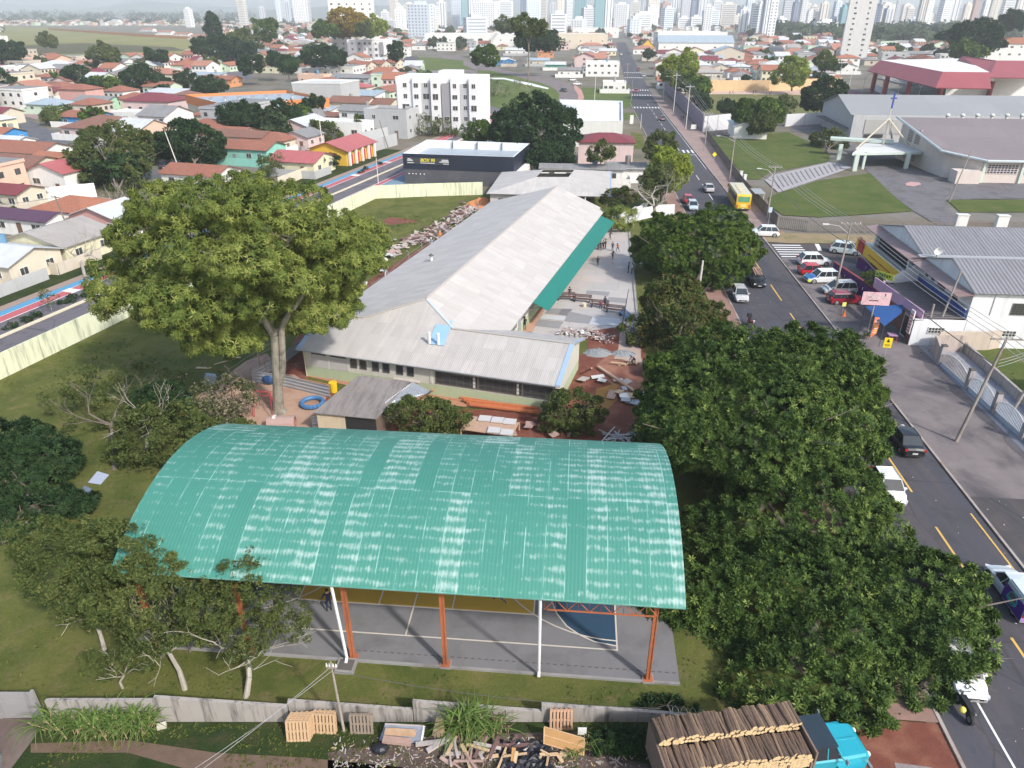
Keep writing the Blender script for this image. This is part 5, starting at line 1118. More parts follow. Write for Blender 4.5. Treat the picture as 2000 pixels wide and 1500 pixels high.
def gym():
 root=thing('gymnasium','white gymnasium with broad rose red sloping canopies and dark red columns','gymnasium',g(1850,215)); O=root.location; red=corr('rose_red_cladding',(.36,.085,.095),(.30,.08,.09),.6,.2,(3,9),rough=.6,bs=.3); wm=wallm('gym_white',(.76,.76,.77),amt=.1); wr=MC.get('bright_white_roof')
 zt,zb=13.0,9.0
 T0,T1,T2=g(1720,117,zt),g(1842,140,zt),g(1933,141,zt); B0,B1,B2=g(1693,138,zb),g(1827,171,zb),g(1936,173,zb)
 T3=g(1858,117,zt)
 mb=MB(); mb.plane([B0,B1,T1,T0],red,.3); mb.plane([B1,B2,T2,T1],red,.3); PW('canopy',mb,root)
 mb=MB(); mb.plane([T1,T2,T3+Vector((10,10,0)),T0],wr,.2); PW('roof',mb,root)
 U0,U1,U2=g(1880,109,15),g(1947,118,15),g(2060,119,15); V0,V1,V2=g(1857,129,11),g(1931,151,11),g(2060,153,11)
 mb=MB(); mb.plane([V0,V1,U1,U0],red,.3); mb.plane([V1,V2,U2,U1],red,.3); PW('upper_canopy',mb,root)
 up=lambda v,z_:Vector((v.x,v.y,z_))
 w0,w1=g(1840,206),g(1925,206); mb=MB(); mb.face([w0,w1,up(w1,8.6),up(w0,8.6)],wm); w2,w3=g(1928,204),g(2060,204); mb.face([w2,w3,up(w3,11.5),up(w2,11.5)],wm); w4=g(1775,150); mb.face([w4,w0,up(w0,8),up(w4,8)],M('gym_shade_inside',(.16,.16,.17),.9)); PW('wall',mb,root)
 d=(w1-w0); rz=math.atan2(d.y,d.x)
 for i in range(6): window(root,up(w0+d*(.12+.155*i),6.8)-O,2.2,1.4,rz,bars=2)
 rm=M('wine_red_paint',(.28,.03,.05),.6,.1,1)
 for px_,py_,h_ in ((1702,182,9),(1724,195,9),(1767,205,9),(1829,207,9),(1925,207,8.5)): mb=MB(); b_=g(px_,py_); mb.tube(b_,up(b_,h_),.9,.9,rm,10); PW('column',mb,root)
 for a_,b_ in (((1700,173),(1722,183)),((1724,183),(1764,200)),((1768,198),(1825,206))): mb=MB(); A,B=g(*a_),g(*b_); mb.face([A,B,up(B,2.4),up(A,2.4)],plain('pale_blue_panel',(.55,.6,.68))); mb.face([A+Vector((0,.2,0)),B+Vector((0,.2,0)),up(B,2.4)+Vector((0,.2,0)),up(A,2.4)+Vector((0,.2,0))],plain('pale_blue_panel',(.5,.5,.5))); PW('parapet',mb,root)
 mb=MB(); c=(g(1780,160)+g(1850,160))/2; mb.box((c.x,c.y,.4),(40,40,.5),CONC2,A5); PW('floor_slab',mb,root)
gym()
H('blue and white school block with orange hip roof at the right edge',1990,84,13,46,22,'hip','white','orange',rz=R(-8),storeys=3,win=8,side=2,pitch=.3,name='school_block',cat='school building')
H('white high rise with small dark windows rising from the trees right of centre',1672,0,60,17,15,'flat','white','white',rz=R(-20),pos_=at(1667,100,545),storeys=19,win=2,side=2,name='tower_block',cat='apartment tower',door=False)
H('cream and white high rise with balconies behind the golden tree, left of centre',0,0,62,31,20,'flat','white','white',rz=R(8),pos_=at(693,80,575),storeys=20,win=6,side=2,name='tower_block',cat='apartment tower',door=False)
H('long white shopping hall right of the tall araucarias, upper centre',0,0,11,90,40,'flat','white','white',rz=R(-3),pos_=(-40,800,0),win=9,door=False,name='shopping_hall',cat='shopping centre')
H('white and yellow shopping hall beside the main street, upper centre',0,0,12,80,40,'flat','cream','white',rz=R(-3),pos_=(50,760,0),win=8,door=False,name='shopping_hall',cat='shopping centre')
H('white hall with a green fascia roof in the upper centre',0,0,11,60,40,'flat','white','green',rz=R(-3),pos_=(110,1060,0),win=7,door=False,name='green_hall',cat='hall')
H('wide white flat hall above the long blue grey shed',0,0,12,70,36,'flat','white','white',rz=R(-3),pos_=(185,830,0),win=8,door=False,name='white_hall',cat='hall')
long_wall('field_end_wall','long cream and orange wall at the far side of the playing field',[p(g(1375,178)),p(g(1500,178)),p(g(1640,172))],4.5,.3,wallm('field_cream',(.62,.45,.26),(.45,.2,.12),.5))
long_wall('brick_wall','orange brick wall behind the playing field at the right',[p(g(1500,168)),p(g(1590,164)),p(g(1640,160))],3.2,.3,wmat('brick'))
long_wall('meadow_wall','long orange brick wall running along the top of the meadow',[p(g(95,58)),p(g(200,66)),p(g(300,73)),p(g(415,79))],3.2,.3,wmat('orange'))
long_wall('street_wall','tall white garden wall of the porch house beside the avenue',[p(NA(-90.5,54)),p(NA(-90.3,76))],2.3,.2,wmat('white'))
long_wall('garden_wall','cream garden wall in front of the cream house by the avenue',[p(g(545,366)),p(g(604,343)),p(g(606,335))],2.0,.2,wmat('cream'))
long_wall('metal_fence','pale corrugated fence between the white blank building and the grey building',[p(g(700,283)),p(g(775,266))],3.0,.1,TILES['white'],cat='fence')
long_wall('grey_plot_wall','plain grey plot wall behind the yellow orange building',[p(g(718,300)),p(g(776,283))],3.0,.2,wmat('grey'))
long_wall('house_yard_wall','big white yard wall of the rose gable house, left side',[p(g(75,396)),p(g(190,384))],2.6,.2,wmat('white'))
long_wall('neighbour_wall','pale pink plot wall behind the white shop gable at the right',[p(ST(38.5,72.6)),p(ST(44,73.2)),p(ST(48,75)),p(ST(62,79.5))],[2.2,2.2,2.1,2.1],.2,wallm('pale_pink_wall',(.50,.42,.36)))
# ================================================================= TREES AND PLANTS
RNG=np.random.default_rng(11)
L_MANGO=leafm('leaf_dark_glossy',[(.0,(.012,.03,.008)),(.38,(.028,.06,.014)),(.56,(.062,.11,.022)),(.74,(.13,.19,.042)),(.92,(.30,.36,.10))],.5,.15)
L_ROUND=leafm('leaf_fresh_green',[(.0,(.012,.04,.008)),(.45,(.045,.09,.014)),(.66,(.095,.15,.022)),(.92,(.19,.24,.05))],.5,.18)
L_FEATH=leafm('leaf_feathery',[(.0,(.028,.058,.015)),(.34,(.078,.125,.028)),(.6,(.18,.22,.048)),(.88,(.36,.37,.11))],.6,.25)
L_REDDY=leafm('leaf_bronze_green',[(.0,(.02,.035,.01)),(.4,(.05,.085,.02)),(.6,(.09,.11,.03)),(.8,(.15,.085,.03)),(.97,(.19,.15,.06))],.6,.2)
L_OLIVE=leafm('leaf_olive',[(.0,(.026,.044,.015)),(.42,(.062,.09,.025)),(.7,(.115,.14,.04)),(.95,(.23,.22,.09))],.65,.2)
L_DARK=leafm('leaf_dark',[(.0,(.008,.022,.010)),(.5,(.020,.045,.016)),(.8,(.04,.075,.024)),(.97,(.075,.12,.035))],.6,.12)
L_YELLOW=leafm('leaf_yellow_green',[(.0,(.06,.10,.012)),(.4,(.16,.22,.028)),(.7,(.28,.33,.05)),(.97,(.4,.42,.09))],.6,.25)
L_GOLD=leafm('leaf_golden',[(.0,(.10,.075,.014)),(.5,(.24,.17,.02)),(.9,(.38,.27,.04))],.6,.25)
L_FAR=leafm('leaf_far',[(.0,(.018,.035,.018)),(.5,(.038,.062,.028)),(.9,(.08,.10,.04))],.8,.1)
L_PINKF=leafm('leaf_pale_flower',[(.0,(.03,.05,.015)),(.5,(.06,.085,.03)),(.68,(.30,.25,.17)),(.95,(.45,.37,.27))],.7,.2)
L_CANE=leafm('cane_leaf',[(.0,(.05,.10,.02)),(.5,(.12,.20,.045)),(.85,(.22,.29,.09)),(.97,(.34,.31,.15))],.5,.3)
TBARK=M('mottled_grey_bark',(.24,.22,.18),.95,.35,2.5,dirt=(.12,.11,.09),dsc=1,bmp=.6); BARK=M('grey_brown_bark',(.17,.14,.12),.95,.3,3,bmp=.5); PBARK=M('pale_bark',(.33,.31,.26),.95,.2,2,dirt=(.2,.19,.15),bmp=.4); GBARK=M('bleached_twigs',(.36,.33,.28),.95,.2,3); DBARK=M('dark_bark',(.075,.06,.05),.95,.3,3)
WBARK=M('whitewashed_bark',(.55,.53,.5),.9,.25,4)
def tree(name,label,base,crown,rad,n,leaf,kind,size,bark=BARK,tr=.25,lobes=14,cat='tree',group=None,limbs=5,fill=.3,lean=None,seed=None,bottom=-.75,lr=.42,fork=.55,extra=None,spread=1.0):
 """base: ground point; crown: world centre; rad: half axes"""
 rng=np.random.default_rng(seed if seed is not None else abs(int(base[0]*31+base[1]*17))+5)
 base=Vector((base[0],base[1],0)); crown=Vector(crown); root=thing(name,label,cat,base,0,group); cl=crown-base
 mb=MB(); top=Vector((cl.x*fork*.8,cl.y*fork*.8,max(.4,(cl.z-rad[2]*.5)*1.0))) if lean is None else Vector(lean)
 mid=top*.5+Vector((rng.normal(0,.08),rng.normal(0,.08),0)); mb.path([(0,0,-.1),(0,0,.25),mid,top],[tr*1.5,tr*1.12,tr*.9,tr*.78],bark,8)
 for i in range(limbs):
  a=2*math.pi*(i+rng.uniform(-.2,.2))/limbs; e=Vector((math.cos(a)*rad[0]*.62,math.sin(a)*rad[1]*.62,rad[2]*rng.uniform(-.1,.5)))+cl
  m_=top+(e-top)*.5+ZV(rad[2]*.12); mb.path([top,m_,e],[tr*.55,tr*.35,tr*.1],bark,6)
  for j in range(3):
   f=e+Vector((rng.normal(0,.25)*rad[0],rng.normal(0,.25)*rad[1],rad[2]*rng.uniform(0,.4))); mb.tube(m_,f,tr*.22,tr*.05,bark,4)
 part('trunk',mb,root)
 P,N=crown_pts(rad,lobes,n,rng,fill,lr,bottom=bottom)
 me=leafcloud('crown',P,N,size*rng.uniform(.7,1.25,len(P)),kind,leaf,rng,spread); o=add('crown',me,root); o.location=cl
 return root
def T(name,label,bpx,cpx,Y,rad,n,leaf,kind,size,**k):
 """bpx: sighted foot of the trunk; cpx at distance Y: sighted middle of the crown"""
 c=at(cpx[0],cpx[1],Y); b=g(*bpx) if bpx else Vector((c.x,c.y,0)); return tree(name,label,b,c,rad,n,leaf,kind,size,**k)
T('broadleaf_tree','big dense dark tree leaning over the right corner of the green roof',(1480,990),(1474,806),47.6,(11.4,9.6,6.8),44000,L_MANGO,'rosette',.28,tr=.4,lobes=30,lr=.34,fill=.22)
T('broadleaf_tree','largest dark glossy tree at the lower right between the court and the street',(1560,1300),(1582,1258),31.2,(11.4,8.2,6.9),60000,L_MANGO,'rosette',.27,tr=.45,lobes=34,lr=.33,fill=.22)
T('broadleaf_tree','middle dark tree of the row between the two largest, bronze patches in its crown',(1560,1080),(1540,1010),39.5,(8.4,6.0,5.0),20000,L_MANGO,'rosette',.25,tr=.35,lobes=22,lr=.36,fill=.22)
T('broadleaf_tree','small dark tree overhanging the parked white car at the lower right street edge',(1800,1350),(1845,1300),28.2,(3.7,3.0,3.2),4200,L_MANGO,'rosette',.28,tr=.2,lobes=10,seed=7)
T('broadleaf_tree','tree with yellow green sunlit top beside the street, right end of the big dark tree',(1630,800),(1625,755),56,(4.6,5.0,4.4),6500,L_ROUND,'rosette',.32,tr=.3,lobes=16)
T('round_tree','large round fresh green tree beside the school yard',(1360,590),(1354,492),92,(9.2,8,6.9),26000,L_ROUND,'rosette',.29,tr=.4,lobes=34,lr=.33,fill=.2)
T('bronze_tree','bushy tree with bronze brown shoot tips below the large round tree',(1322,700),(1322,632),71,(6.1,4.8,5.0),9500,L_REDDY,'tuft',.36,tr=.25,lobes=20,lr=.36)
T('shrub','bright green low shrub at the foot of the bronze tipped tree',None,(1300,712),63.5,(3.4,2.0,1.6),2400,L_ROUND,'tuft',.32,tr=.1,limbs=3,lobes=8,cat='shrub')
T('shrub','dry brown bare shrub between the bronze tipped tree and the dark tree',None,(1385,700),64.5,(1.8,1.5,1.4),500,L_REDDY,'tuft',.22,tr=.05,limbs=5,lobes=6,cat='shrub')
def big_feathery():
 b=g(545,805); c=at(452,500,58); rad=(12.4,9.8,6.9)
 rng=np.random.default_rng(3); root=thing('feathery_tree','very large spreading tree with feathery yellow green foliage on a thick forked grey trunk','tree',b); cl=c-b
 mb=MB(); F=at(536,655,b.y)-b; F2=at(522,560,b.y+.6)-b; F3=at(600,560,b.y+.5)-b
 mb.path([(0,0,-.1),(0,0,.35),(F*.35),(F*.75),F],[.85,.50,.40,.36,.34],TBARK,12)
 mb.path([Vector((.35,0,2.2)),F*.6+Vector((.55,0,0)),F+Vector((.7,0,.8)),F3],[.25,.3,.28,.22],TBARK,9)
 mb.path([F,F+Vector((-.6,0,1.2)),F2],[.36,.3,.25],TBARK,9)
 for s in (F2,F3,F2,F3,F,F2,F3,F2,F3):
  a=rng.uniform(0,2*math.pi); e=cl+Vector((math.cos(a)*rad[0]*.75,math.sin(a)*rad[1]*.7,rng.uniform(-.25,.45)*rad[2])); m_=s+(e-s)*.5+ZV(.8); mb.path([s,m_,e],[.2,.13,.05],TBARK,6)
  for j in range(5): q=m_+(e-m_)*rng.uniform(0,1); mb.tube(q,q+Vector((rng.normal(0,2),rng.normal(0,2),rng.uniform(-.6,1.6))),.06,.02,PBARK,4)
 part('trunk',mb,root)
 P,N=crown_pts(rad,56,52000,rng,.25,.22,bottom=-1); N[:,2]-=.15
 o=add('crown',leafcloud('crown',P,N,.27*rng.uniform(.7,1.3,len(P)),'frond',L_FEATH,rng),root); o.location=cl
 for k,(px_,py_,Y,r,n) in enumerate(((330,600,57,(4.6,3.5,3.4),3600),(420,645,55,(4.0,2.8,2.9),2800),(250,560,58,(3.6,3.0,3.4),2300),(610,590,58.5,(4.0,3,3.0),3000),(600,622,57.4,(3.0,2,2.0),2200),(440,640,56,(3.4,2.4,2.6),2800),(640,560,59,(3.6,2.6,3),3000),(690,490,62,(3.6,3,2.8),1900))):
  P,N=crown_pts(r,10,n,rng,.25,.4,bottom=-.9); o=add('crown_bough',leafcloud('crown_bough',P,N,.3*rng.uniform(.7,1.3,len(P)),'frond',L_FEATH,rng),root); o.location=at(px_,py_,Y)-b
big_feathery()
T('broadleaf_tree','dark green dense tree at the left edge beyond the sparse trees',(70,1000),(40,915),45.5,(4.6,3.6,4.4),7500,L_DARK,'rosette',.32,tr=.3,lobes=18)
T('broadleaf_tree','lower dark tree cut by the left edge under the dense dark tree',(10,1060),(30,1020),40,(3.4,2.6,2.2),2500,L_DARK,'rosette',.3,tr=.2,lobes=10)
T('broadleaf_tree','dark tree crown sprawling over the blue grey sheets near the left edge',(150,1010),(140,985),41,(2.0,1.6,1.2),900,L_DARK,'rosette',.28,tr=.12,lobes=8)
T('conifer_bush','nearly black bushy conifer behind the dry forked tree on the lawn',(305,830),(310,785),53.5,(2.9,2.5,2.4),2600,L_DARK,'tuft',.26,tr=.15,lobes=12)
def sparse_tree(name,label,bpx,cpx,Y,rad,n,leaf,seed,r=.16,depth=6,L=1.6,bark=GBARK,kind='tuft',size=.2,spread=.62,split=2,up=(0,0,1),trunk=None,cat='tree',group=None,lobes=16):
 c=at(cpx[0],cpx[1],Y); b=g(*bpx); rng=np.random.default_rng(seed); root=thing(name,label,cat,b,0,group); cl=c-b
 mb=MB(); f=Vector((cl.x*.6,cl.y*.6,max(.8,cl.z-rad[2]*.75))) if trunk is None else Vector(trunk)
 mb.path([(0,0,-.1),f*.5+Vector((rng.normal(0,.1),0,0)),f],[r*1.3,r*1.05,r*.9],bark,7); tips=[]
 for i in range(4):
  a=2*math.pi*i/4+rng.uniform(-.4,.4); limb(mb,f,Vector((math.cos(a)*.8,math.sin(a)*.8,.65)),L,r*.6,depth-1,rng,bark,split,0,spread,tips,4)
 part('trunk',mb,root)
 if n:
  P,N=crown_pts(rad,lobes,n,rng,.6,.3,bottom=-.95); o=add('crown',leafcloud('crown',P,N,size*rng.uniform(.6,1.3,len(P)),kind,leaf,rng),root); o.location=cl
 return root
sparse_tree('sparse_tree','dry forked tree with thin leaves on the left lawn, trunk bent left',(225,918),(215,785),56,(6.4,4.2,4.2),3600,L_OLIVE,21,.17,6,1.9,size=.2,lobes=24,bark=BARK)
sparse_tree('sparse_tree','olive leaved slender tree leaning beside the arched roof left end',(285,880),(350,850),49,(6.2,4.0,3.6),5600,L_OLIVE,22,.12,6,1.5,size=.24,trunk=(.8,.6,2.2),lobes=24)
sparse_tree('flowering_tree','tree with pale cream blossom overhanging the playground behind the arched roof',(440,860),(440,775),54,(3.4,2.6,2.2),1800,L_PINKF,23,.1,5,1.3,size=.22)
sparse_tree('sparse_tree','thin olive tree in front of the arched roof, white stained trunk, lower left',(362,1348),(285,1150),29.3,(5.8,3.8,4.7),11000,L_OLIVE,24,.12,6,1.25,size=.17,bark=GBARK,lobes=26)
sparse_tree('sparse_tree','olive leaved tree left of the white stained trunk, lower left lawn',(205,1270),(150,1110),31,(5.0,3.4,4.0),7500,L_OLIVE,25,.1,6,1.2,size=.17,lobes=22)
sparse_tree('sparse_tree','low green sapling between the two lower left trees and the wall',(240,1345),(240,1290),26.6,(2.3,1.4,1.3),700,L_OLIVE,26,.06,5,.8,size=.14)
sparse_tree('bare_tree','nearly leafless pale branched tree before the left end of the court',(480,1362),(478,1190),28,(4.0,2.4,3.4),7500,L_OLIVE,27,.13,7,1.5,size=.13,split=2,spread=.7)
T('hanging_bough','dense olive foliage clump over the lower left eave of the arched roof',None,(325,1112),28.8,(3.0,1.8,1.5),2800,L_OLIVE,'tuft',.17,tr=.05,cat='tree',lobes=8)
T('shrub','olive shrub tree between the grey shed and the stacked slabs',(830,850),(828,818),52,(3.9,2.6,1.9),3600,L_OLIVE,'tuft',.24,tr=.12,lobes=14,cat='shrub',limbs=6)
T('shrub','pale tipped olive tree at the right front corner of the school wing',(1110,852),(1120,803),53,(3.0,2.4,3.0),3400,L_OLIVE,'tuft',.24,tr=.12,lobes=14,cat='shrub',limbs=6)
T('shrub','dark creeping shrub hanging over the right end of the old wall',None,(1300,1395),25.0,(2.2,1.0,.9),1300,L_DARK,'tuft',.2,tr=.04,cat='shrub',lobes=8)
T('shrub','dark green low shrub in front of the old wall, left of the firewood truck',None,(1215,1445),22.9,(1.9,1.0,.55),1500,L_DARK,'tuft',.17,tr=.03,cat='shrub',lobes=10)
T('tall_street_tree','yellow green street tree with tall crown beside the main street, left kerb',(1290,420),(1302,338),132,(4.6,4,5.0),3000,L_YELLOW,'tuft',.55,tr=.25,lobes=14)
T('olive_street_tree','brown green thin tree behind the yellow green street tree',(1290,330),(1290,287),153,(4.4,4,4.0),1500,L_OLIVE,'tuft',.5,tr=.2,lobes=12)
T('green_street_tree','olive tree in front of the yellow green street tree above the bare branches',(1290,400),(1285,355),128,(4.2,3,3.6),1500,L_OLIVE,'tuft',.5,tr=.2)
sparse_tree('bare_tree','leafless pale tree with fan of branches beside the red parked car',(1283,438),(1275,375),117,(4.8,3,3.6),0,L_OLIVE,31,.28,7,2.3,spread=.8,split=2)
T('feathery_young_tree','thin feathery green tree over the far end of the green awning',(1192,455),(1200,432),116,(3.8,3,2.8),650,L_FEATH,'frond',.4,tr=.08,lobes=10,limbs=6,spread=1.6)
T('shrub','small bushy tree with reddish leaves beside the annexe',(1200,408),(1210,388),124,(3.4,2.5,2.0),700,L_REDDY,'tuft',.45,tr=.1,cat='shrub')
T('dark_round_tree','large dark green tree between the black workshop and the white depot',(1040,330),(1046,258),172,(10.2,8,8.6),6000,L_DARK,'tuft',.9,tr=.5,lobes=24,lr=.36)
T('dark_round_tree','lower dark bush mass at the foot of the large dark tree by the workshop',(1065,330),(1070,305),160,(6.6,4,3.6),1800,L_DARK,'tuft',.7,tr=.3)
T('small_garden_tree','small tree standing against the pink walled house',(1173,330),(1172,300),152,(3.4,2,3.0),700,L_OLIVE,'tuft',.55,tr=.12)
T('bright_green_tree','bright green round tree on the avenue bend behind the workshop',(930,278),(931,258),186,(4.6,4,3.6),1500,L_ROUND,'tuft',.6,tr=.2)
T('palm_like_bush','dark bush right of the bright green avenue tree',None,(990,266),183,(3.6,3,1.8),600,L_DARK,'tuft',.6,tr=.1,cat='shrub')
T('round_tree','rounded dark green tree on the church lawn beside the white wall',(1484,268),(1484,228),212,(7.9,6.4,5.4),4200,L_ROUND,'tuft',.85,tr=.4,lobes=24,lr=.36)
T('reddish_shaded_tree','brown green low crown in front of the rounded church lawn tree',(1486,270),(1492,242),206,(4.4,2.6,3.2),1100,L_OLIVE,'tuft',.7,tr=.25)
T('dark_tree','dark green tree left of the grey parish hall gable',(1604,235),(1604,190),250,(8.8,7,6.6),3600,L_DARK,'tuft',1.0,tr=.4)
T('olive_tree','grey green bushy tree beside the church porch',(1615,300),(1622,277),196,(5.6,4,3.4),1500,L_OLIVE,'tuft',.6,tr=.2)
T('conifer_bush','conical dark bush at the playing field corner behind the white wall',None,(1370,202),255,(3.6,3,4.2),900,L_DARK,'tuft',.8,tr=.15)
T('conifer_bush','low dark bush on the field wall left of the round tree',None,(1425,212),248,(4.2,3,2.6),700,L_DARK,'tuft',.8,tr=.15)
T('garden_bush','thin grey green bush right of the round tree on the field edge',None,(1537,208),246,(4.0,3,3.4),600,L_OLIVE,'tuft',.8,tr=.15)
T('palm_tree','drooping palm beside the corner of the screen fence',(1370,200),(1368,170),275,(3.8,3.8,2.8),420,L_ROUND,'frond',1.5,tr=.25,limbs=0,lobes=4)
T('yellow_green_tree','bright yellow green tall tree above the left end of the screen fence',(1322,190),(1325,138),305,(8,7,7.8),3000,L_YELLOW,'tuft',1.0,tr=.45,lobes=18)
T('yellow_green_tree','lesser green tree under the bright yellow green street tree',(1335,195),(1345,166),290,(5.6,5,4.2),900,L_ROUND,'tuft',.9,tr=.3)
T('yellow_green_tree','rounded yellow green tree on the far edge of the playing field',(1546,178),(1549,142),330,(8.6,7,6.6),2600,L_YELLOW,'tuft',1.1,tr=.4,lobes=16)
T('yellow_green_tree','smaller green tree between the playing field and the white houses',(1612,150),(1612,122),355,(6.2,5,5),1400,L_ROUND,'tuft',1.1,tr=.3)
T('araucaria_tree','umbrella shaped dark pine right of the white high rise',(1853,95),(1855,72),480,(8.6,7,3.2),900,L_DARK,'tuft',1.6,tr=.5,fork=1,limbs=7,bottom=-.3)
T('dark_tree','large black green tree left of the blue school block',(1905,98),(1903,75),430,(16,10,12),3600,L_DARK,'tuft',1.8,tr=.6)
T('dark_tree','lower rounded green tree left of the blue school block',(1895,112),(1893,100),400,(10,8,5),1400,L_ROUND,'tuft',1.5,tr=.5)
T('dark_tree','dark tree at the right edge above the orange hip roof',(1990,60),(1985,42),520,(12,9,7),1300,L_DARK,'tuft',2,tr=.5)
T('araucaria_tree','tall araucaria with flat dark crown and long trunk, upper centre',(1032,160),(1034,60),285,(7.6,7,4.6),1500,L_OLIVE,'tuft',1.1,tr=.4,fork=1,limbs=9,bottom=-.3,lean=(0,0,18))
T('araucaria_tree','second araucaria left behind the tall one, upper centre',(985,70),(982,50),560,(9,8,6),900,L_OLIVE,'tuft',1.8,tr=.5,limbs=8)
T('round_tree','rounded green tree on the ring road by the blue cottages',(950,128),(951,110),330,(6.6,5,5.2),1700,L_ROUND,'tuft',1.0,tr=.3)
T('dark_tree','dark green belt of tree behind the tall araucaria trunk',(1050,98),(1052,82),420,(15,9,6.4),2200,L_DARK,'tuft',1.6,tr=.4)
T('golden_tree','large golden yellow tree in front of the cream high rise',(680,68),(680,48),545,(19,13,11),3600,L_GOLD,'tuft',1.9,tr=.6)
T('round_tree','round green tree right of the golden tree',(728,66),(728,53),545,(10,8,7),1400,L_YELLOW,'tuft',1.8,tr=.4)
T('olive_tree','olive tree between the golden tree and the white apartments',(715,66),(712,58),520,(7,6,6),700,L_OLIVE,'tuft',1.6,tr=.4)
for lab,b_,c_,Y,r,n,lf,sz in (('very large brown green round tree in the left quarter beside the parked cars',(228,392),(224,312),150,(10.2,8,9.0),L_OLIVE and 7000,L_OLIVE,.6),
 ('medium fresh green tree right of the very large brown green tree',(293,320),(294,286),176,(4.6,4,4.6),1700,L_ROUND,.7),('broad dark green spreading tree with light top beside the teal house',(378,335),(380,282),172,(9.6,7,6.4),4500,L_DARK,.8),
 ('dark round tree below the orange banded shop, left one',(472,262),(474,236),215,(7.2,6,5.2),2400,L_DARK,.9),('dark pointed tree below the orange banded shop, right one',(555,258),(556,230),220,(4.6,4,5.4),1500,L_DARK,.8),
 ('small dark tree beside the left of the pointed tree',(510,262),(509,240),213,(3,3,4.0),600,L_DARK,.8),('round dark tree before the white sheds right of the shop',(612,238),(611,211),240,(5.4,5,3.8),1500,L_DARK,.8),
 ('olive tree beside the small pink house',(640,280),(636,262),205,(5.2,4,4.6),1200,L_OLIVE,.7),('small dark tree left of the pink house',(566,290),(566,273),198,(2.6,2.4,3.0),450,L_DARK,.7),
 ('round dark tree between the pink blank building and the white house',(157,160),(156,148),360,(9,7,5.4),1700,L_DARK,1.2),('large dark tree clump in the middle of the left block',(275,180),(278,158),335,(11,8,6.6),2600,L_DARK,1.2),
 ('green lower tree left of the large dark clump',(195,182),(208,170),325,(9,6,4.4),1500,L_ROUND,1.1),('dark round tree beside the orange walled house',(410,178),(408,166),325,(8,6,4.8),1500,L_DARK,1.1),
 ('small dark round tree left of the orange walled house',(357,168),(357,156),340,(4.6,4,4.2),700,L_DARK,1.1),('dark tree at the left edge by the white modern house',(5,180),(4,160),330,(5,4,7),900,L_DARK,1.1),
 ('tall dark bush at the far left edge of the meadow',(15,125),(16,104),450,(10,7,8),1500,L_DARK,1.5),('lone dark round tree in the meadow',(90,95),(89,80),570,(7.6,6,5.6),1100,L_OLIVE,1.5),
 ('grey green leafless looking tree before the meadow, left of centre',(200,125),(198,108),430,(10,7,6.6),1300,L_OLIVE,1.4),('round dark bush left of the two meadow edge bushes',(294,118),(294,109),425,(3.4,3,3.4),500,L_DARK,1.3),
 ('round dark bush right of the pair at the meadow edge',(316,120),(314,110),420,(4.4,4,3.2),500,L_DARK,1.3),('large tree with dark crown at the top right corner of the meadow',(420,75),(418,58),590,(7.6,6,11),1300,L_DARK,1.8),
 ('wide tree clump on the slope right of the meadow',(420,112),(430,96),480,(21,12,8),3000,L_DARK,1.8),('second wide tree clump up the slope right of the meadow',(470,102),(468,84),530,(15,10,8),2000,L_OLIVE,1.8),
 ('dark round tree before the two storey grey house',(490,140),(489,128),370,(7.4,6,5.2),1300,L_DARK,1.2),('dark large tree beside the yellow house',(630,128),(628,112),390,(12,9,6.6),2200,L_DARK,1.5),
 ('dark tree left of the yellow house',(540,126),(541,117),395,(6,5,4.2),800,L_DARK,1.4),('green tree row above the yellow house',(520,88),(520,60),560,(10,8,9),1500,L_ROUND,1.9),
 ('green tree left of the golden tree by the white factory',(635,68),(636,59),540,(12,8,6),1400,L_ROUND,1.9),('tree behind the white apartments of the dark road',(775,112),(772,103),400,(4.4,4,5.4),700,L_DARK,1.3),
 ('palm with dark fronds beside the yellow house',(565,155),(563,127),330,(4.8,4.4,3.2),350,L_DARK,1.6),('small palm at the left street corner',(110,240),(110,226),238,(3.8,3.6,2.8),350,L_OLIVE,1.3),
 ('little light green conifer beside the grey roof in the left block',(298,248),(298,240),222,(1.3,1.3,2.8),350,L_YELLOW,.5),('thin shrub tree at the grey sheds in the left middle',(705,258),(703,243),215,(2,2,3.2),350,L_OLIVE,.8),
 ('garden bush before the cream garden wall house',(578,334),(577,326),163,(2.3,2,1.8),420,L_DARK,.5),('clipped dark bush beside the cream garden wall',(617,334),(616,322),163,(2.2,2,2.2),500,L_DARK,.5),('dark bush by the yellow orange building',(643,318),(642,315),166,(2.1,2,1.8),420,L_DARK,.5),
 ('thin olive garden tree above the feathery crown',(537,340),(535,325),160,(3.2,3,3.4),500,L_OLIVE,.5),
 ('dark green garden bushes behind the purple roofed house',(75,430),(72,420),133,(3.6,3,2.4),1300,L_DARK,.45),('bushy garden tree with grey twigs left of the beige roof',(40,460),(38,448),122,(4.4,3,3.0),1300,L_OLIVE,.45),
 ('dark hedge bush cut by the left edge near the purple roof',(5,440),(0,432),128,(3.2,3,3),900,L_DARK,.45),('dark garden tree right of the purple roof',(125,435),(126,424),131,(2.6,2.4,2.4),700,L_DARK,.45)):
 T('garden_tree' if 'tree' in lab else 'garden_bush',lab,b_,c_,Y,r,n,lf,'frond' if 'palm' in lab else 'tuft',sz,tr=max(.12,r[0]*.035),lobes=14,limbs=4,cat='tree' if ('tree' in lab or 'palm' in lab or 'conifer' in lab) else 'bush')
sparse_tree('avenue_tree','grey twiggy half bare tree on the avenue verge, left of the large feathery tree',(175,562),(155,500),104,(6.2,4,4.6),2200,L_OLIVE,41,.2,6,2.0,size=.36)
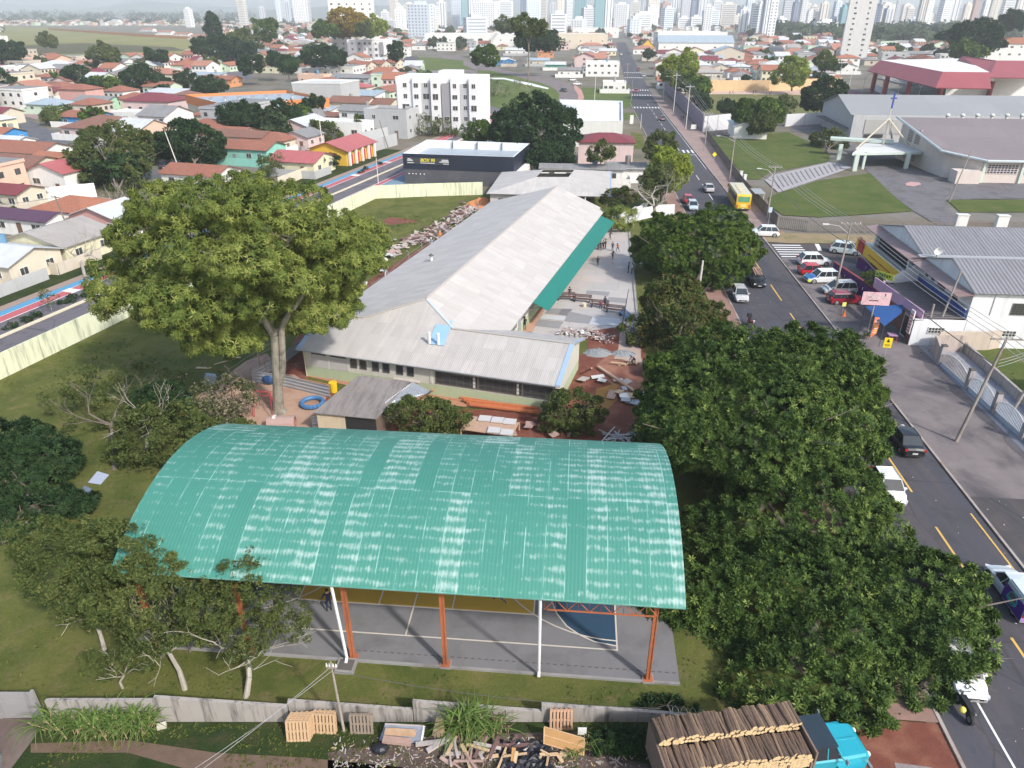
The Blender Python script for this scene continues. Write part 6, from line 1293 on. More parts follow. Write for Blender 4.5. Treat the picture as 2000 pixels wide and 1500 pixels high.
sparse_tree('bare_tree','bare bushy tree behind the feathery crown below the very large brown tree',(232,430),(236,395),133,(4.6,3,4.2),300,L_OLIVE,42,.18,6,2.0,size=.3)
sparse_tree('bare_tree','bare brown tree before the white wall of the apartment block',(835,262),(838,246),216,(6,4,4.2),500,L_OLIVE,43,.2,6,2.3,size=.4)
sparse_tree('bare_tree','second brown bare tree right of the first before the apartment block',(868,262),(865,250),214,(4.6,3,3.8),500,L_OLIVE,44,.18,6,2.0,size=.4)
sparse_tree('young_avenue_tree','thin young tree with reddish leaves on the avenue median at the left',(101,606),(95,582),80.5,(1.6,1.2,.8),160,L_REDDY,45,.045,4,.7,size=.18)
for i,(x,y) in enumerate(((975,178),(958,166),(990,190),(1035,184),(1012,172),(968,188))):
 sparse_tree('park_sapling','slim bare sapling on the round park lawn, '+['left of centre','upper left','lower centre','right end','upper right','lower left'][i],(x,y),(x,y-9),g(x,y).y,(2,2,2.4),60,L_OLIVE,50+i,.12,4,1.6,size=.5,group='saplings on the park lawn')
for i,(x,y) in enumerate(((20,640),(55,628),(72,618),(125,592),(140,586),(168,578),(705,338),(715,332),(740,322))):
 T('median_plant','low dark median plant, '+nth(i+1)+' along the avenue from the lower left',None,(x,y-2),g(x,y).y,(.9,.8,.35),120,L_DARK,'tuft',.22,tr=.02,limbs=2,lobes=4,cat='plant',group='low plants along the avenue median')
def cane(label,px,py,h,n,rad,seed,cat='plant',leafn=9,green=L_CANE,name='sugar_cane'):
 b=g(px,py); rng=np.random.default_rng(seed); root=thing(name,label,cat,b); st=MB(); cm=M('cane_stalk',(.38,.27,.17),.8,.2,4); lf=MB()
 V=[];Fa=[];At=[]
 for i in range(n):
  x,y=rng.normal(0,rad),rng.normal(0,rad*.5); lean=Vector((rng.normal(0,.28),rng.normal(0,.2),1)).normalized(); hh=h*rng.uniform(.35,.62); top=Vector((x,y,0))+lean*hh; st.tube((x,y,0),top,.03,.022,cm,5)
  for j in range(leafn):
   a=rng.uniform(0,2*math.pi); L=h*rng.uniform(.35,.75); d=Vector((math.cos(a)*.45,math.sin(a)*.45,1)).normalized(); p0=Vector((x,y,0))+lean*hh*rng.uniform(.35,1); wv=Vector((-math.sin(a),math.cos(a),0))*.045; v=rng.uniform(0,1); prev=(p0-wv*.6,p0+wv*.6)
   for s in range(4):
    d=(d+Vector((math.cos(a)*.22,math.sin(a)*.22,-.26-.1*s))).normalized(); p0=p0+d*L/4; w_=wv*(1-(s+1)/4.3); cur=(p0-w_,p0+w_); k=len(V); V+= [prev[0],prev[1],cur[1],cur[0]]; Fa.append((k,k+1,k+2,k+3)); At+=[v]*4; prev=cur
 part('stalks',st,root); me=bpy.data.meshes.new('leaves'); me.from_pydata([tuple(v) for v in V],[],Fa); a_=me.attributes.new('v','FLOAT','POINT'); a_.data.foreach_set('value',At); me.materials.append(green); add('leaves',me,root)
cane('tall sugar cane clump in front of the middle of the old wall',922,1440,3.0,22,.5,1)
cane('sugar cane plant at the left end of the stepped wall by the thin post',100,1425,2.5,5,.18,2)
cane('small sugar cane plant second from the left by the wall',135,1425,2.0,5,.2,3)
cane('low cane clump with dry stalks in the left row',165,1430,1.9,10,.4,4)
cane('dense cane clump in the middle of the left row',205,1432,2.3,14,.4,5)
cane('leafy cane clump fourth in the left row',250,1428,2.3,14,.4,6)
cane('tall cane clump at the right end of the left row beside the stone',288,1425,2.5,10,.3,7)
cane('thin grey green reeds right of the leaning wooden board',1155,1462,1.6,14,.18,8,leafn=2,name='reed_clump')
cane('small tuft of reeds before the leaning wooden board',1118,1480,1.0,8,.1,9,leafn=2,name='reed_clump')
cane('dried brown weed stalks against the wall right of the tall cane',978,1430,1.5,12,.14,10,leafn=3,green=leafm('dry_leaf',[(0,(.10,.07,.045)),(1,(.2,.15,.1))]),name='dry_weed')
# ================================================================= VEHICLES
TYRE=plain('tyre_rubber',(.018,.018,.019),.85); RIM=plain('wheel_alloy',(.40,.40,.41),.35,.6); PLATE=plain('number_plate',(.55,.56,.57),.5); HL=plain('headlight_glass',(.65,.68,.70),.15); TL=plain('tail_lamp_red',(.45,.015,.012),.3); TRIMB=plain('black_trim',(.02,.02,.022),.6)
def paint(name,col):
 if name in MC: return MC[name]
 m,n,b=new_mat(name); c=mixn(n,noise(n,objc(n),1.5,3),[x*.93 for x in col],col); z=n.nodes.new('ShaderNodeSeparateXYZ'); n.links.new(objc(n),z.inputs[0])
 f=ramp(n,math_(n,'ADD',z.outputs[2],math_(n,'MULTIPLY',noise(n,objc(n),4,3),.2)),[(.28,.45),(.55,0.)]); c=mixn(n,f,c,(.17,.12,.09))
 n.links.new(c,b.inputs['Base Color']); b.inputs['Roughness'].default_value=.32; b.inputs['Coat Weight'].default_value=.6; b.inputs['Coat Roughness'].default_value=.08; MC[name]=m; return m
CARG=glassm('car_glass',(.02,.028,.035),.06)
KINDS={ # L, W, z shoulder, z roof, hood end x, base of windscreen, roof front, roof rear, base of rear glass, tail z
 'hatch':(3.9,1.68,.88,1.48,(1.0,.35,-1.25,-1.75),.92),'sedan':(4.5,1.76,.90,1.46,(1.05,.35,-.95,-1.65),.98),'suv':(4.45,1.84,1.05,1.68,(1.15,.55,-1.55,-2.05),1.02),
 'wagon':(4.4,1.70,.92,1.46,(.95,.3,-1.75,-2.1),.95),'mpv':(4.3,1.75,.98,1.64,(1.35,.5,-1.6,-1.98),1.0),'pickup':(4.6,1.72,.92,1.52,(1.2,.55,-.45,-.7),.98)}
def car_body(kind,W,L,zs,zr,cab,zt):
 hw=W/2; fx=L/2; c0,c1,c2,c3=cab
 st=[(-fx,.80,.36,zt*.80),(-fx+.10,.92,.24,zt*.95),(-fx+.5,.99,.19,zt),(c3,1.0,.18,zs),(0,1.0,.18,zs),(c0,1.0,.18,zs-.01),(c0+.35,.99,.18,zs-.05),(fx-.45,.96,.19,zs-.17),(fx-.12,.88,.24,zs-.27),(fx,.76,.36,zs-.36)]
 rings=[]
 for x,w_,z0,z1 in st:
  h=hw*w_; rings.append([(x,-h*.86,z0),(x,-h,z0+.14),(x,-h,z1-.26),(x,-h*.96,z1-.06),(x,-h*.80,z1),(x,0,z1+.035),(x,h*.80,z1),(x,h*.96,z1-.06),(x,h,z1-.26),(x,h,z0+.14),(x,h*.86,z0)])
 return rings
def make_car(kind,pm,loc,heading,label,group=None,extra=None,name='parked_car',cat='car',hood=None,roofm=None,scale=1):
 L,W,zs,zr,cab,zt=KINDS[kind]; root=thing(name,label,cat,loc,heading,group); hw=W/2; fx=L/2
 R_=car_body(kind,W,L,zs,zr,cab,zt); mb=MB()
 for a,b in zip(R_,R_[1:]):
  for i in range(10):
   mm=pm
   if hood and a[0][0]>=cab[0]-.01 and i in (3,4,5,6): mm=hood
   mb.face([a[i],b[i],b[i+1],a[i+1]][::-1],mm)
  mb.face([a[10],b[10],b[0],a[0]][::-1],TRIMB)
 mb.face(R_[0],pm); mb.face(R_[-1][::-1],pm)
 c0,c1,c2,c3=cab
 if kind=='pickup': mb.box((-1.45,0,zs+.01),(1.5,W*.82,.04),TRIMB);
 part('body',mb,root)
 hb,ht=hw*.93,hw*.74; zb=zs+.012
 Bs=[(c3,-hb,zb),(c0,-hb,zb),(c0,hb,zb),(c3,hb,zb)]; Ts=[(c2,-ht,zr),(c1,-ht,zr),(c1,ht,zr),(c2,ht,zr)]
 mb=MB(); names=(('side_window',0,1),('windscreen',1,2),('side_window',2,3),('rear_window',3,0))
 for nm,i,j in names:
  wb=MB(); wb.face([Bs[i],Bs[j],Ts[j],Ts[i]],CARG); part(nm,wb,root)
 rb=MB(); rm=roofm or pm; V=lambda p,d:(p[0]+d[0],p[1]+d[1],p[2]+d[2])
 mid=[((c2+c1)/2,-ht,zr+.03),((c2+c1)/2,ht,zr+.03)]
 rb.face([Ts[0],Ts[1],mid[1] if 0 else ((c1+c2)/2,0,zr+.06)],rm); rb.face([Ts[1],Ts[2],((c1+c2)/2,0,zr+.06)],rm); rb.face([Ts[2],Ts[3],((c1+c2)/2,0,zr+.06)],rm); rb.face([Ts[3],Ts[0],((c1+c2)/2,0,zr+.06)],rm)
 for i in range(4): rb.tube(Bs[i],Ts[i],.045,.04,rm,5)
 for i,j in ((0,1),(1,2),(2,3),(3,0)): rb.tube(Ts[i],Ts[j],.04,.04,rm,5)
 for s in (-1,1):
  for f in ((.52,) if kind in('pickup',) else (.36,.66) if kind in('wagon','mpv','suv') else (.48,)):
   xb=c3+(c0-c3)*f; xt=c2+(c1-c2)*f; rb.tube((xb,s*hb*1.005,zb),(xt,s*ht*1.005,zr),.035,.035,rm,4)
 part('roof',rb,root)
 for s in (-1,1):
  for x in (fx-.78,-fx+.80):
   r=.33 if kind not in('suv','pickup') else .37
   wb=MB(); wb.tube((x,s*(hw-.20),r),(x,s*(hw+.015),r),r,r,TYRE,16); wo=part('wheel',wb,root)
   tb=MB(); tb.tube((x,s*(hw+.016),r),(x,s*(hw+.03),r),r*.62,r*.55,RIM,10); part('rim',tb,wo)
  hb_=MB(); hb_.box((fx-.16,s*hw*.68,zs-.33),(.18,.36,.15),HL,s*-.35); part('headlight',hb_,root)
  tb=MB(); tb.box((-fx+.09,s*hw*.78,zt*.80 if kind not in('wagon','mpv','hatch','suv') else zt*.95),(.14,.30,.17 if kind=='sedan' else .32),TL,s*.3); part('tail_light',tb,root)
  mi=MB(); mi.box((c0-.25,s*(hw+.07),zs+.08),(.12,.2,.13),pm); part('wing_mirror',mi,root)
 pb=MB(); pb.box((-fx-.005,0,.52),(.03,.42,.13),PLATE); pb.box((-fx+.04,0,.34),(.12,W*.84,.14),TRIMB); part('rear_plate_and_bumper',pb,root)
 fb=MB(); fb.box((fx-.03,0,zs-.43),(.10,W*.52,.14),TRIMB); fb.box((fx+.005,0,.42),(.03,.42,.12),PLATE); part('grille',fb,root)
 if extra: extra(root,locals())
 return root
H5=math.pi/2-R(5.07)      # heading along the street, away
def C(kind,pn,col,px,py,hd,label,**k): return make_car(kind,paint(pn,col),g(px,py,k.pop('z',.02)),hd,label,**k)
WHT=(.74,.75,.76); SIL=(.42,.44,.46)
C('sedan','car_black',(.012,.013,.018),1763,868,H5,'black sedan driving away beside the big dark trees',name='car')
def crow(root,q):
 mb=MB(); wd=M('plank_wood',(.42,.27,.20),.8,.25,4)
 for i in range(4): mb.box((-.05,-.45+i*.22,1.66+.05*(i%2)),(3.1,.12,.07),wd,R(2*(i-1.5)))
 o=part('load',mb,root)
def rails(root,q):
 L,W,zs,zr,cab,zt=KINDS['pickup']; mb=MB()
 for s in(-1,1): mb.box((-1.45,s*W*.45,zs+.18),(1.6,.06,.36),q['pm'])
 mb.box((-2.24,0,zs+.18),(.06,W*.88,.36),q['pm']); part('cargo_side',mb,root)
C('pickup','car_black2',(.014,.015,.019),1476,553,H5+math.pi,'black pickup coming towards the camera with planks on its roof',name='car',cat='pickup truck',extra=lambda r,q:(rails(r,q),crow(r,q)))
C('hatch','car_silver',(.47,.48,.49),1444,583,H5+math.pi,'silver grey hatchback parked at the left kerb under the round tree')
C('sedan','car_silver',SIL,1383,373,H5,'silver sedan driving away left of the yellow bus',name='car')
C('hatch','car_red',(.42,.02,.05),1342,395,H5,'red hatchback parked at the left kerb behind the bare tree')
C('hatch','car_light_blue',(.45,.52,.60),1352,408,H5+math.pi,'pale silver blue hatchback parked behind the red one, left kerb')
C('suv','car_white',WHT,1492,461,R(172),'white hatchback turning across the crossing from the cross street',name='car')
C('suv','car_white_jeep',(.60,.68,.70),1650,495,R(-28),'white boxy off roader leaving the cross street by the utility pole',name='car')
C('suv','car_white',WHT,1588,517,R(0),'white sport utility car parked nearest the crossing, first of the shop row')
C('hatch','car_red2',(.50,.015,.03),1587,536,R(-2),'bright red hatchback, second of the parked row by the shops')
C('suv','car_white',WHT,1604,551,R(183),'white car with blue bonnet and lime yellow tail, third of the parked row',hood=paint('bonnet_blue',(.02,.15,.42)),extra=lambda r,q:[part('lime_wrap',(lambda m:(m.box((-1.95,s*.93,.72),(.75,.02,.35),plain('lime_wrap',(.75,.85,.02)),0),m.box((2.05,s*.78,.52),(.35,.10,.3),plain('lime_wrap',(.75,.85,.02)),s*-.3),m)[-1])(MB()),r) for s in(-1,1)])
C('mpv','car_silver2',(.46,.48,.49),1637,573,R(182),'silver grey people carrier, fourth of the parked row by the purple wall')
def wagon_trim(r,q):
 m=MB(); w=plain('cream_window_frame',(.6,.58,.55))
 for s in(-1,1): m.tube((q['c3'],s*q['hb']*1.01,q['zb']),(q['c2'],s*q['ht']*1.01,q['zr']-.03),.03,.03,w,4); m.tube((q['c2'],s*q['ht']*1.02,q['zr']-.05),(q['c1'],s*q['ht']*1.02,q['zr']-.05),.03,.03,w,4)
 part('window_frame',m,r)
C('wagon','car_wine',(.25,.012,.03),1650,592,R(1),'old wine red estate car with cream window frames, nearest the pink sign',extra=wagon_trim)
C('hatch','car_white2',WHT,1730,962,H5+math.pi,'white car parked at the left kerb half hidden by the big dark trees')
C('hatch','car_white2',WHT,1866,1318,H5+math.pi,'white car parked in the marked bay under the small dark tree, lower right')
C('hatch','car_grey',(.12,.13,.15),1293,235,H5,'dark grey hatchback driving away beyond the crossing',name='car')
C('hatch','car_maroon',(.30,.03,.07),1242,180,H5+math.pi,'maroon car coming between the two far crossings',name='car')
C('sedan','car_silver',SIL,1257,150,H5,'silver car parked at the right kerb beyond the screen fence')
C('hatch','car_red3',(.4,.06,.08),1247,137,H5,'red car parked at the right kerb farther up the street')
C('hatch','car_grey2',(.10,.11,.12),1100,179,R(130),'dark car on the ring road beside the round park',name='car')
C('sedan','car_white2',WHT,1127,166,R(20),'white car parked by the white office on the ring road')
C('hatch','car_white2',WHT,1118,158,R(25),'second white car parked by the small garage on the ring road')
C('pickup','car_white2',WHT,295,320,R(115),'white pickup parked beside the very large brown green tree')
C('sedan','car_navy',(.012,.016,.03),320,328,R(115),'dark blue car parked behind the white pickup in the left quarter')
C('hatch','car_black',(.012,.013,.018),1262,333,R(80),'dark car under the grey carport beside the white garage house',z=.03)
C('suv','car_white',WHT,1213,108,H5,'small white van far up the main street',name='car')
def van(root,q):
 pm=paint('van_purple',(.10,.02,.33)); mb=MB(); wh=q['pm']
 mb.box((-1.35,0,1.02),(2.0,1.80,1.46),wh); mb.box((-1.35,0,1.80),(1.9,1.66,.14),wh)
 part('cargo_box',mb,root)
 mb=MB()
 for s in(-1,1): mb.box((-1.25,s*.905,.90),(2.1,.02,1.1),pm)
 mb.box((-2.36,0,.95),(.02,1.7,1.2),paint('van_lilac',(.45,.22,.62))); part('purple_wrap',mb,root)
 tq=plain('van_badge_teal',(.06,.42,.45)); gr=plain('van_badge_grey',(.12,.12,.14));
 mb=MB(); s=1; N=16; c=(-1.2,.922,1.0)
 for i in range(N):
  a0,a1=2*math.pi*i/N,2*math.pi*(i+1)/N; mb.face([c,(c[0]+.42*math.cos(a0),c[1],c[2]+.42*math.sin(a0)),(c[0]+.42*math.cos(a1),c[1],c[2]+.42*math.sin(a1))],gr)
  mb.tube((c[0]+.42*math.cos(a0),c[1],c[2]+.42*math.sin(a0)),(c[0]+.42*math.cos(a1),c[1],c[2]+.42*math.sin(a1)),.03,.03,tq,4)
 for i in range(4): mb.box((c[0]+.45-.26*i,c[1]+.01,c[2]-.18),(.18,.02,.2),tq)
 part('badge',mb,root)
 mb=MB(); [mb.box((-2.37,sd*.82,.95),(.05,.14,.55),TL) for sd in(-1,1)]; part('tall_tail_light',mb,root)
C('pickup','car_white_van',(.60,.66,.70),1978,1168,H5,'white and purple delivery van with round badge driving away at the right edge',name='delivery_van',cat='van',extra=van)
def motorbike(label,px,py,hd,col,rider=None,box=False):
 root=thing('motorcycle',label,'motorcycle',g(px,py,.03),hd); pm=paint('bike_'+col,{'red':(.42,.02,.07),'black':(.02,.02,.025),'white':(.7,.7,.7)}[col])
 for x in(.62,-.62): mb=MB(); mb.tube((x,-.06,.3),(x,.06,.3),.3,.3,TYRE,14); mb.tube((x,-.065,.3),(x,.065,.3),.17,.17,RIM,8); part('wheel',mb,root)
 mb=MB(); mb.path([(-.62,0,.32),(-.2,0,.45),(.25,0,.5),(.55,0,.85)],[.06,.13,.14,.05],TRIMB,6); mb.box((.18,0,.72),(.5,.3,.24),pm); mb.box((-.45,0,.62),(.4,.2,.16),pm); part('body',mb,root)
 mb=MB(); mb.box((-.22,0,.80),(.7,.26,.1),TRIMB); part('seat',mb,root)
 mb=MB(); mb.tube((.5,-.34,1.0),(.5,.34,1.0),.025,.025,TRIMB,5); mb.tube((.62,0,.3),(.48,0,1.0),.04,.04,RIM,5); part('handlebar',mb,root); mb=MB(); mb.sphere((.62,0,.86),.11,HL,8,5); part('headlight',mb,root)
 if box: mb=MB(); mb.box((-.72,0,1.05),(.42,.42,.40),TRIMB); part('top_box',mb,root)
motorbike('red motorcycle with black top box standing in the street below the silver hatchback',1466,637,H5+math.pi+.2,'red',box=True)
motorbike('dark motorcycle parked between the lime tailed car and the silver people carrier',1640,556,R(190),'black')
motorbike('dark motorcycle with yellow helmet behind the white car in the marked bay',1880,1392,H5,'black')
mb=MB(); b_=g(1880,1386,.9); mb.sphere(b_,.17,plain('helmet_yellow',(.7,.6,.1),.3),10,6); solo('helmet',mb,'yellow helmet resting on the dark motorcycle in the marked bay','helmet',loc=b_)
def bus():
 b=g(1441,400,.02); root=thing('city_bus','yellow single deck city bus driving away with pale roof and dark side windows','bus',b,H5-R(2)); yl=paint('bus_yellow',(.72,.46,.03)); cr=paint('bus_cream',(.62,.55,.36)); W=2.5;L=10.5;Hh=3.05
 mb=MB(); P=[(-L/2,.35),(-L/2,Hh-.3),(-L/2+.25,Hh),(L/2-.3,Hh),(L/2,Hh-.5),(L/2,.4)]
 for s in(-1,1): mb.face([(x,s*W/2,z) for x,z in (P if s>0 else P[::-1])],yl)
 for (a,b2),m in zip(zip(P,P[1:]+P[:1]),(yl,yl,cr,yl,yl,TRIMB)): mb.face([(a[0],-W/2,a[1]),(a[0],W/2,a[1]),(b2[0],W/2,b2[1]),(b2[0],-W/2,b2[1])][::-1],m)
 part('body',mb,root)
 for s in(-1,1):
  for i in range(6): mb=MB(); mb.box((-L/2+1.2+i*1.55,s*(W/2+.01),2.05),(1.4,.03,.95),CARG); part('side_window',mb,root)
  mb=MB(); mb.box((-.2,s*(W/2+.008),.95),(L-.8,.02,.25),plain('bus_stripe',(.5,.25,.04))); part('side_stripe',mb,root)
  for x in(-2.6,3.2): mb=MB(); mb.tube((x,s*(W/2-.25),.48),(x,s*(W/2+.02),.48),.48,.48,TYRE,14); wo=part('wheel',mb,root); mb=MB(); mb.tube((x,s*(W/2+.021),.48),(x,s*(W/2+.04),.48),.28,.25,RIM,10); part('rim',mb,wo)
  mb=MB(); mb.box((-L/2-.02,s*1.05,1.0),(.06,.2,.55),TL); part('tail_light',mb,root)
  mb=MB(); mb.box((L/2+.25,s*1.3,2.4),(.12,.2,.45),TRIMB); part('mirror',mb,root)
 mb=MB(); mb.box((-L/2-.015,0,2.2),(.05,1.95,.9),glassm('bus_rear_glass',(.10,.30,.16),.1)); part('rear_window',mb,root); mb=MB(); mb.box((-L/2-.02,0,1.1),(.04,1.0,.5),plain('bus_vent',(.75,.62,.2))); mb.box((-L/2-.03,0,.48),(.05,2.4,.2),TRIMB); mb.box((-L/2-.05,0,.6),(.03,.45,.14),PLATE); part('rear_panel',mb,root)
 for x in (-3.2,-1.2,.4,2.0): mb=MB(); mb.box((x,.1,Hh+.06),(.8,.9,.12),cr); part('roof_hatch',mb,root)
bus()
def truck():
 hd=R(7.5); O=g(1447,1512,0); root=thing('firewood_truck','old turquoise truck with slatted flat bed loaded with cut firewood, bottom right','truck',O,hd); tq=paint('truck_turquoise',(.012,.33,.43)); dkn=M('cab_roof_dark',(.02,.035,.05),.5,.3,2)
 wd=M('bed_board_wood',(.20,.14,.11),.9,.3,3)
 x0,x1=-4.3,2.55; mb=MB(); mb.box(((x0+x1)/2,0,1.0),(x1-x0,2.4,.14),wd); part('bed_floor',mb,root)
 for s in(-1,1):
  mb=MB(); [mb.box((x0+.3+i*1.08,s*1.22,1.55),(.09,.07,1.2),wd) for i in range(7)]; mb.box(((x0+x1)/2,s*1.26,1.25),(x1-x0,.05,.2),wd); part('stake_rail',mb,root)
 for x in (x0-.03,x1+.05): mb=MB(); mb.box((x,0,1.9),(.08,2.5,1.8),wd); part('headboard',mb,root)
 mb=MB(); mb.box((.2,0,.72),(9.4,.9,.25),TRIMB); part('chassis',mb,root)
 for x,k in ((-3.1,2),(-1.9,2),(4.6,1)):
  for s in(-1,1): mb=MB(); mb.tube((x,s*.72,.5),(x,s*(1.12 if k==2 else 1.05),.5),.5,.5,TYRE,16); wo=part('wheel',mb,root); mb=MB(); mb.tube((x,s*1.125,.5),(x,s*1.14,.5),.25,.2,RIM,10); part('rim',mb,wo)
 cx0,cx1=2.75,4.05; mb=MB(); zb=1.05
 ring=lambda x,w_,z1:[(x,-w_,zb-.35),(x,-w_,z1-.12),(x,-w_*.9,z1),(x,w_*.9,z1),(x,w_,z1-.12),(x,w_,zb-.35)]
 rs=[ring(cx0,1.0,1.75),ring(cx1,1.0,1.75),ring(cx1+.25,.98,1.72),ring(cx1+1.4,.86,1.62),ring(cx1+1.62,.82,1.45)]
 for a,b in zip(rs,rs[1:]):
  for i in range(5): mb.face([a[i],b[i],b[i+1],a[i+1]][::-1],tq)
 mb.face(rs[0],tq); mb.face(rs[-1][::-1],tq)
 for s in(-1,1): mb.box((4.65,s*.98,1.12),(1.25,.42,.34),tq)
 mb.box((4.75,0,1.70),(1.3,.08,.05),tq); part('cab_body',mb,root)
 B=[(cx0+.03,-.97,1.76),(cx1+.12,-.97,1.76),(cx1+.12,.97,1.76),(cx0+.03,.97,1.76)];Tt=[(cx0+.08,-.82,2.42),(cx1-.22,-.82,2.42),(cx1-.22,.82,2.42),(cx0+.08,.82,2.42)]
 for nm,i,j in (('side_window',0,1),('windscreen',1,2),('side_window',2,3),('rear_window',3,0)): mb=MB(); mb.face([B[i],B[j],Tt[j],Tt[i]],CARG); part(nm,mb,root)
 mb=MB(); mb.box(((cx0+cx1)/2-.07,0,2.46),(1.1,1.72,.1),dkn)
 for i in range(4): mb.tube(B[i],Tt[i],.05,.05,tq,5)
 mb.tube((cx0+.7,-.96,1.76),(cx0+.66,-.83,2.42),.035,.035,tq,4); part('cab_roof',mb,root)
 for s in(-1,1): mb=MB(); mb.sphere((cx1+1.66,s*.62,1.3),.14,HL,8,5); part('headlight',mb,root); mb=MB(); mb.tube((cx1,s*1.0,1.9),(cx1+.1,s*1.3,1.95),.02,.02,RIM,4); mb.box((cx1+.1,s*1.32,1.95),(.05,.16,.28),RIM); part('mirror',mb,root)
 mb=MB(); mb.box((cx1+1.75,0,.75),(.12,2.0,.2),RIM); mb.box((cx1+1.66,0,1.15),(.06,1.1,.4),TRIMB); part('bumper_and_grille',mb,root)
 rng=random.Random(8); bark=M('log_bark',(.12,.08,.058),.95,.5,7); bark2=M('log_bark_pale',(.22,.15,.10),.95,.35,7); end=M('log_cut_end',(.56,.42,.24),.85,.2,12)
 ms=[]
 for k in range(8):
  mb=MB(); r=.075+.014*k*.6; n=8; Lg=1.16; bend=rng.uniform(-.03,.03); m_=bark if k%3 else bark2
  p=[(bend*0,-Lg/2,0),(bend,0,0),(0,Lg/2,0)]
  for a,b in zip(p,p[1:]): mb.tube(a,b,r,r*.96,m_,n,cap=False)
  for y,sg in((-Lg/2,-1),(Lg/2,1)): mb.face([(r*math.cos(t*sg),y+.001*sg,r*math.sin(t*sg)) for t in [2*math.pi*i/n for i in range(n)]],end)
  ms.append(mb.mesh('log'))
 M_=Matrix.Translation(O)@Matrix.Rotation(hd,4,'Z'); cnt=0
 CN={}
 def put(x,y,z,lab,grp,k=None,tilt=0):
  CN[lab]=CN.get(lab,0)+1; lab=f'{nth(CN[lab])} from the left, '+lab
  o=add('firewood_log',ms[rng.randrange(8) if k is None else k]); v=M_@Vector((x,y,z)); o.location=v; o.rotation_euler=(R(rng.uniform(-4,4)),0,hd+R(rng.uniform(-5,5))+tilt); tag(o,lab,'log',grp)
 GT={0:'firewood logs topping the near row on the truck',1:'firewood logs topping the far row on the truck',2:'firewood logs in the stacked face of the truck load'}
 for row,(yc,zt) in enumerate(((-.60,2.62),(.60,3.05))):
  x=x0+.12
  while x<x1-.1:
   put(x,yc+rng.uniform(-.05,.05),zt+rng.uniform(-.05,.08),['bark log on top of the nearer row of the truck load','bark log on top of the farther row of the truck load'][row],GT[row]); x+=rng.uniform(.13,.17)
 core=MB(); core.box(((x0+x1)/2,.0,1.75),(x1-x0-.1,2.1,1.35),M('log_gap_dark',(.05,.04,.035),.95)); part('load_core',core,root)
 for lv in range(4):
  x=x0+.12+.07*(lv%2)
  while x<x1-.1: put(x,-.62,2.45-lv*.17,'log end, '+['top','second','third','bottom'][lv]+' layer of the near load face',GT[2],rng.randrange(3,8)); x+=rng.uniform(.17,.2)
 x=x0+.12
 while x<x1-.1: put(x,.58,2.88,'log end between the two rows of the truck load','firewood logs between the rows of the truck load'); x+=.19
truck()
# ================================================================= POLES AND WIRES
POLEM=M('concrete_pole',(.33,.29,.26),.9,.2,3,dirt=(.24,.2,.18)); STEEL=plain('galvanised_steel',(.42,.43,.44),.5,.4); WIRE=plain('wire_dark',(.10,.10,.105),.6); WIREL=plain('wire_light',(.34,.34,.35),.6)
TOPS={}
def pole(key,label,px,py,h,arm=None,lamp=None,lean=0,r=.15,mat=None,two=False,trf=False,name='utility_pole',cat='utility pole'):
 b=g(px,py); root=thing(name,label,cat,b); m=mat or POLEM
 mb=MB(); mb.tube((0,0,-.1),(lean,0,h),r,r*.62,m,8); part('shaft',mb,root)
 if arm:
  for k,(zz,ln,az) in enumerate(arm):
   mb=MB(); d=Vector((math.cos(az),math.sin(az),0))*ln/2; mb.box((lean,0,zz),(ln,.10,.12),m,az); part('crossarm',mb,root)
   for f in (-.9,-.35,.35,.9): mb=MB(); q=d*f+Vector((lean,0,zz+.06)); mb.tube(q,q+ZV(.16),.05,.03,WFRM,6); part('insulator',mb,root)
 if lamp:
  az,ln,hh=lamp; d=Vector((math.cos(az),math.sin(az),0)); mb=MB(); q=Vector((lean*hh/h,0,hh)); mb.path([q,q+d*ln*.5+ZV(.9),q+d*ln+ZV(1.1)],[.045,.04,.035],STEEL,6); part('lamp_arm',mb,root); mb=MB(); e=q+d*(ln+.3)+ZV(1.1); mb.box(e,(.75,.26,.12),WFRM,az); part('lamp_head',mb,root)
 if trf: mb=MB(); mb.tube((.3,0,h*.7),(.3,0,h*.7+.9),.28,.28,STEEL,10); part('transformer',mb,root)
 TOPS[key]=b+Vector((lean,0,h)); return root
XA=R(-5)
pole('p0','concrete utility pole with two crossarms at the shop forecourt, lower right',1866,864,9.6,[(9.4,2.4,XA)],lean=1.3)
pole('p1','utility pole with crossarm and street lamp between the parked people carrier and the off roader',1628,578,9.4,[(9.2,2.4,XA)],lamp=(R(175),2.6,8.0),lean=.2)
pole('p2','utility pole with lamp beside the bus shelter and paling fence',1497,432,9.2,[(9.0,2.2,XA)],lamp=(R(170),2.2,7.6))
pole('p3','utility pole with street lamp at the paling fence beside the church lawn',1424,355,9.2,[(9.0,2.4,XA)],lamp=(R(165),3,8.0))
pole('p4','slim utility pole left of the far end of the paling fence',1375,296,9.4,[(9.1,2.2,XA)],r=.13)
pole('p5','white utility pole, nearest of three along the purple slatted fence',1339,253,12.5,[(12,2.6,XA)],mat=WBARK if 0 else M('pale_pole',(.56,.53,.5),.9,.15,2),lamp=(R(160),3,10.5))
pole('p6','white utility pole, middle of three along the purple slatted fence',1315,219,12.5,[(12,2.6,XA)],mat=MC['pale_pole'],lamp=(R(160),3,10.5))
pole('p7','white utility pole, farthest of three along the purple slatted fence',1295,195,12.5,[(12,2.6,XA)],mat=MC['pale_pole'])
pole('p8','thin pole by the low pale corner wall of the shops',1818,672,8.2,None,lean=.9,r=.13)
pole('p8b','short stout grey post beside the shop wall corner',1802,672,4.6,None,r=.16,lamp=None)
pole('p9','tall dark double pole at the right edge of the street wall',1972,812,9.5,None,lean=2.0,r=.14)
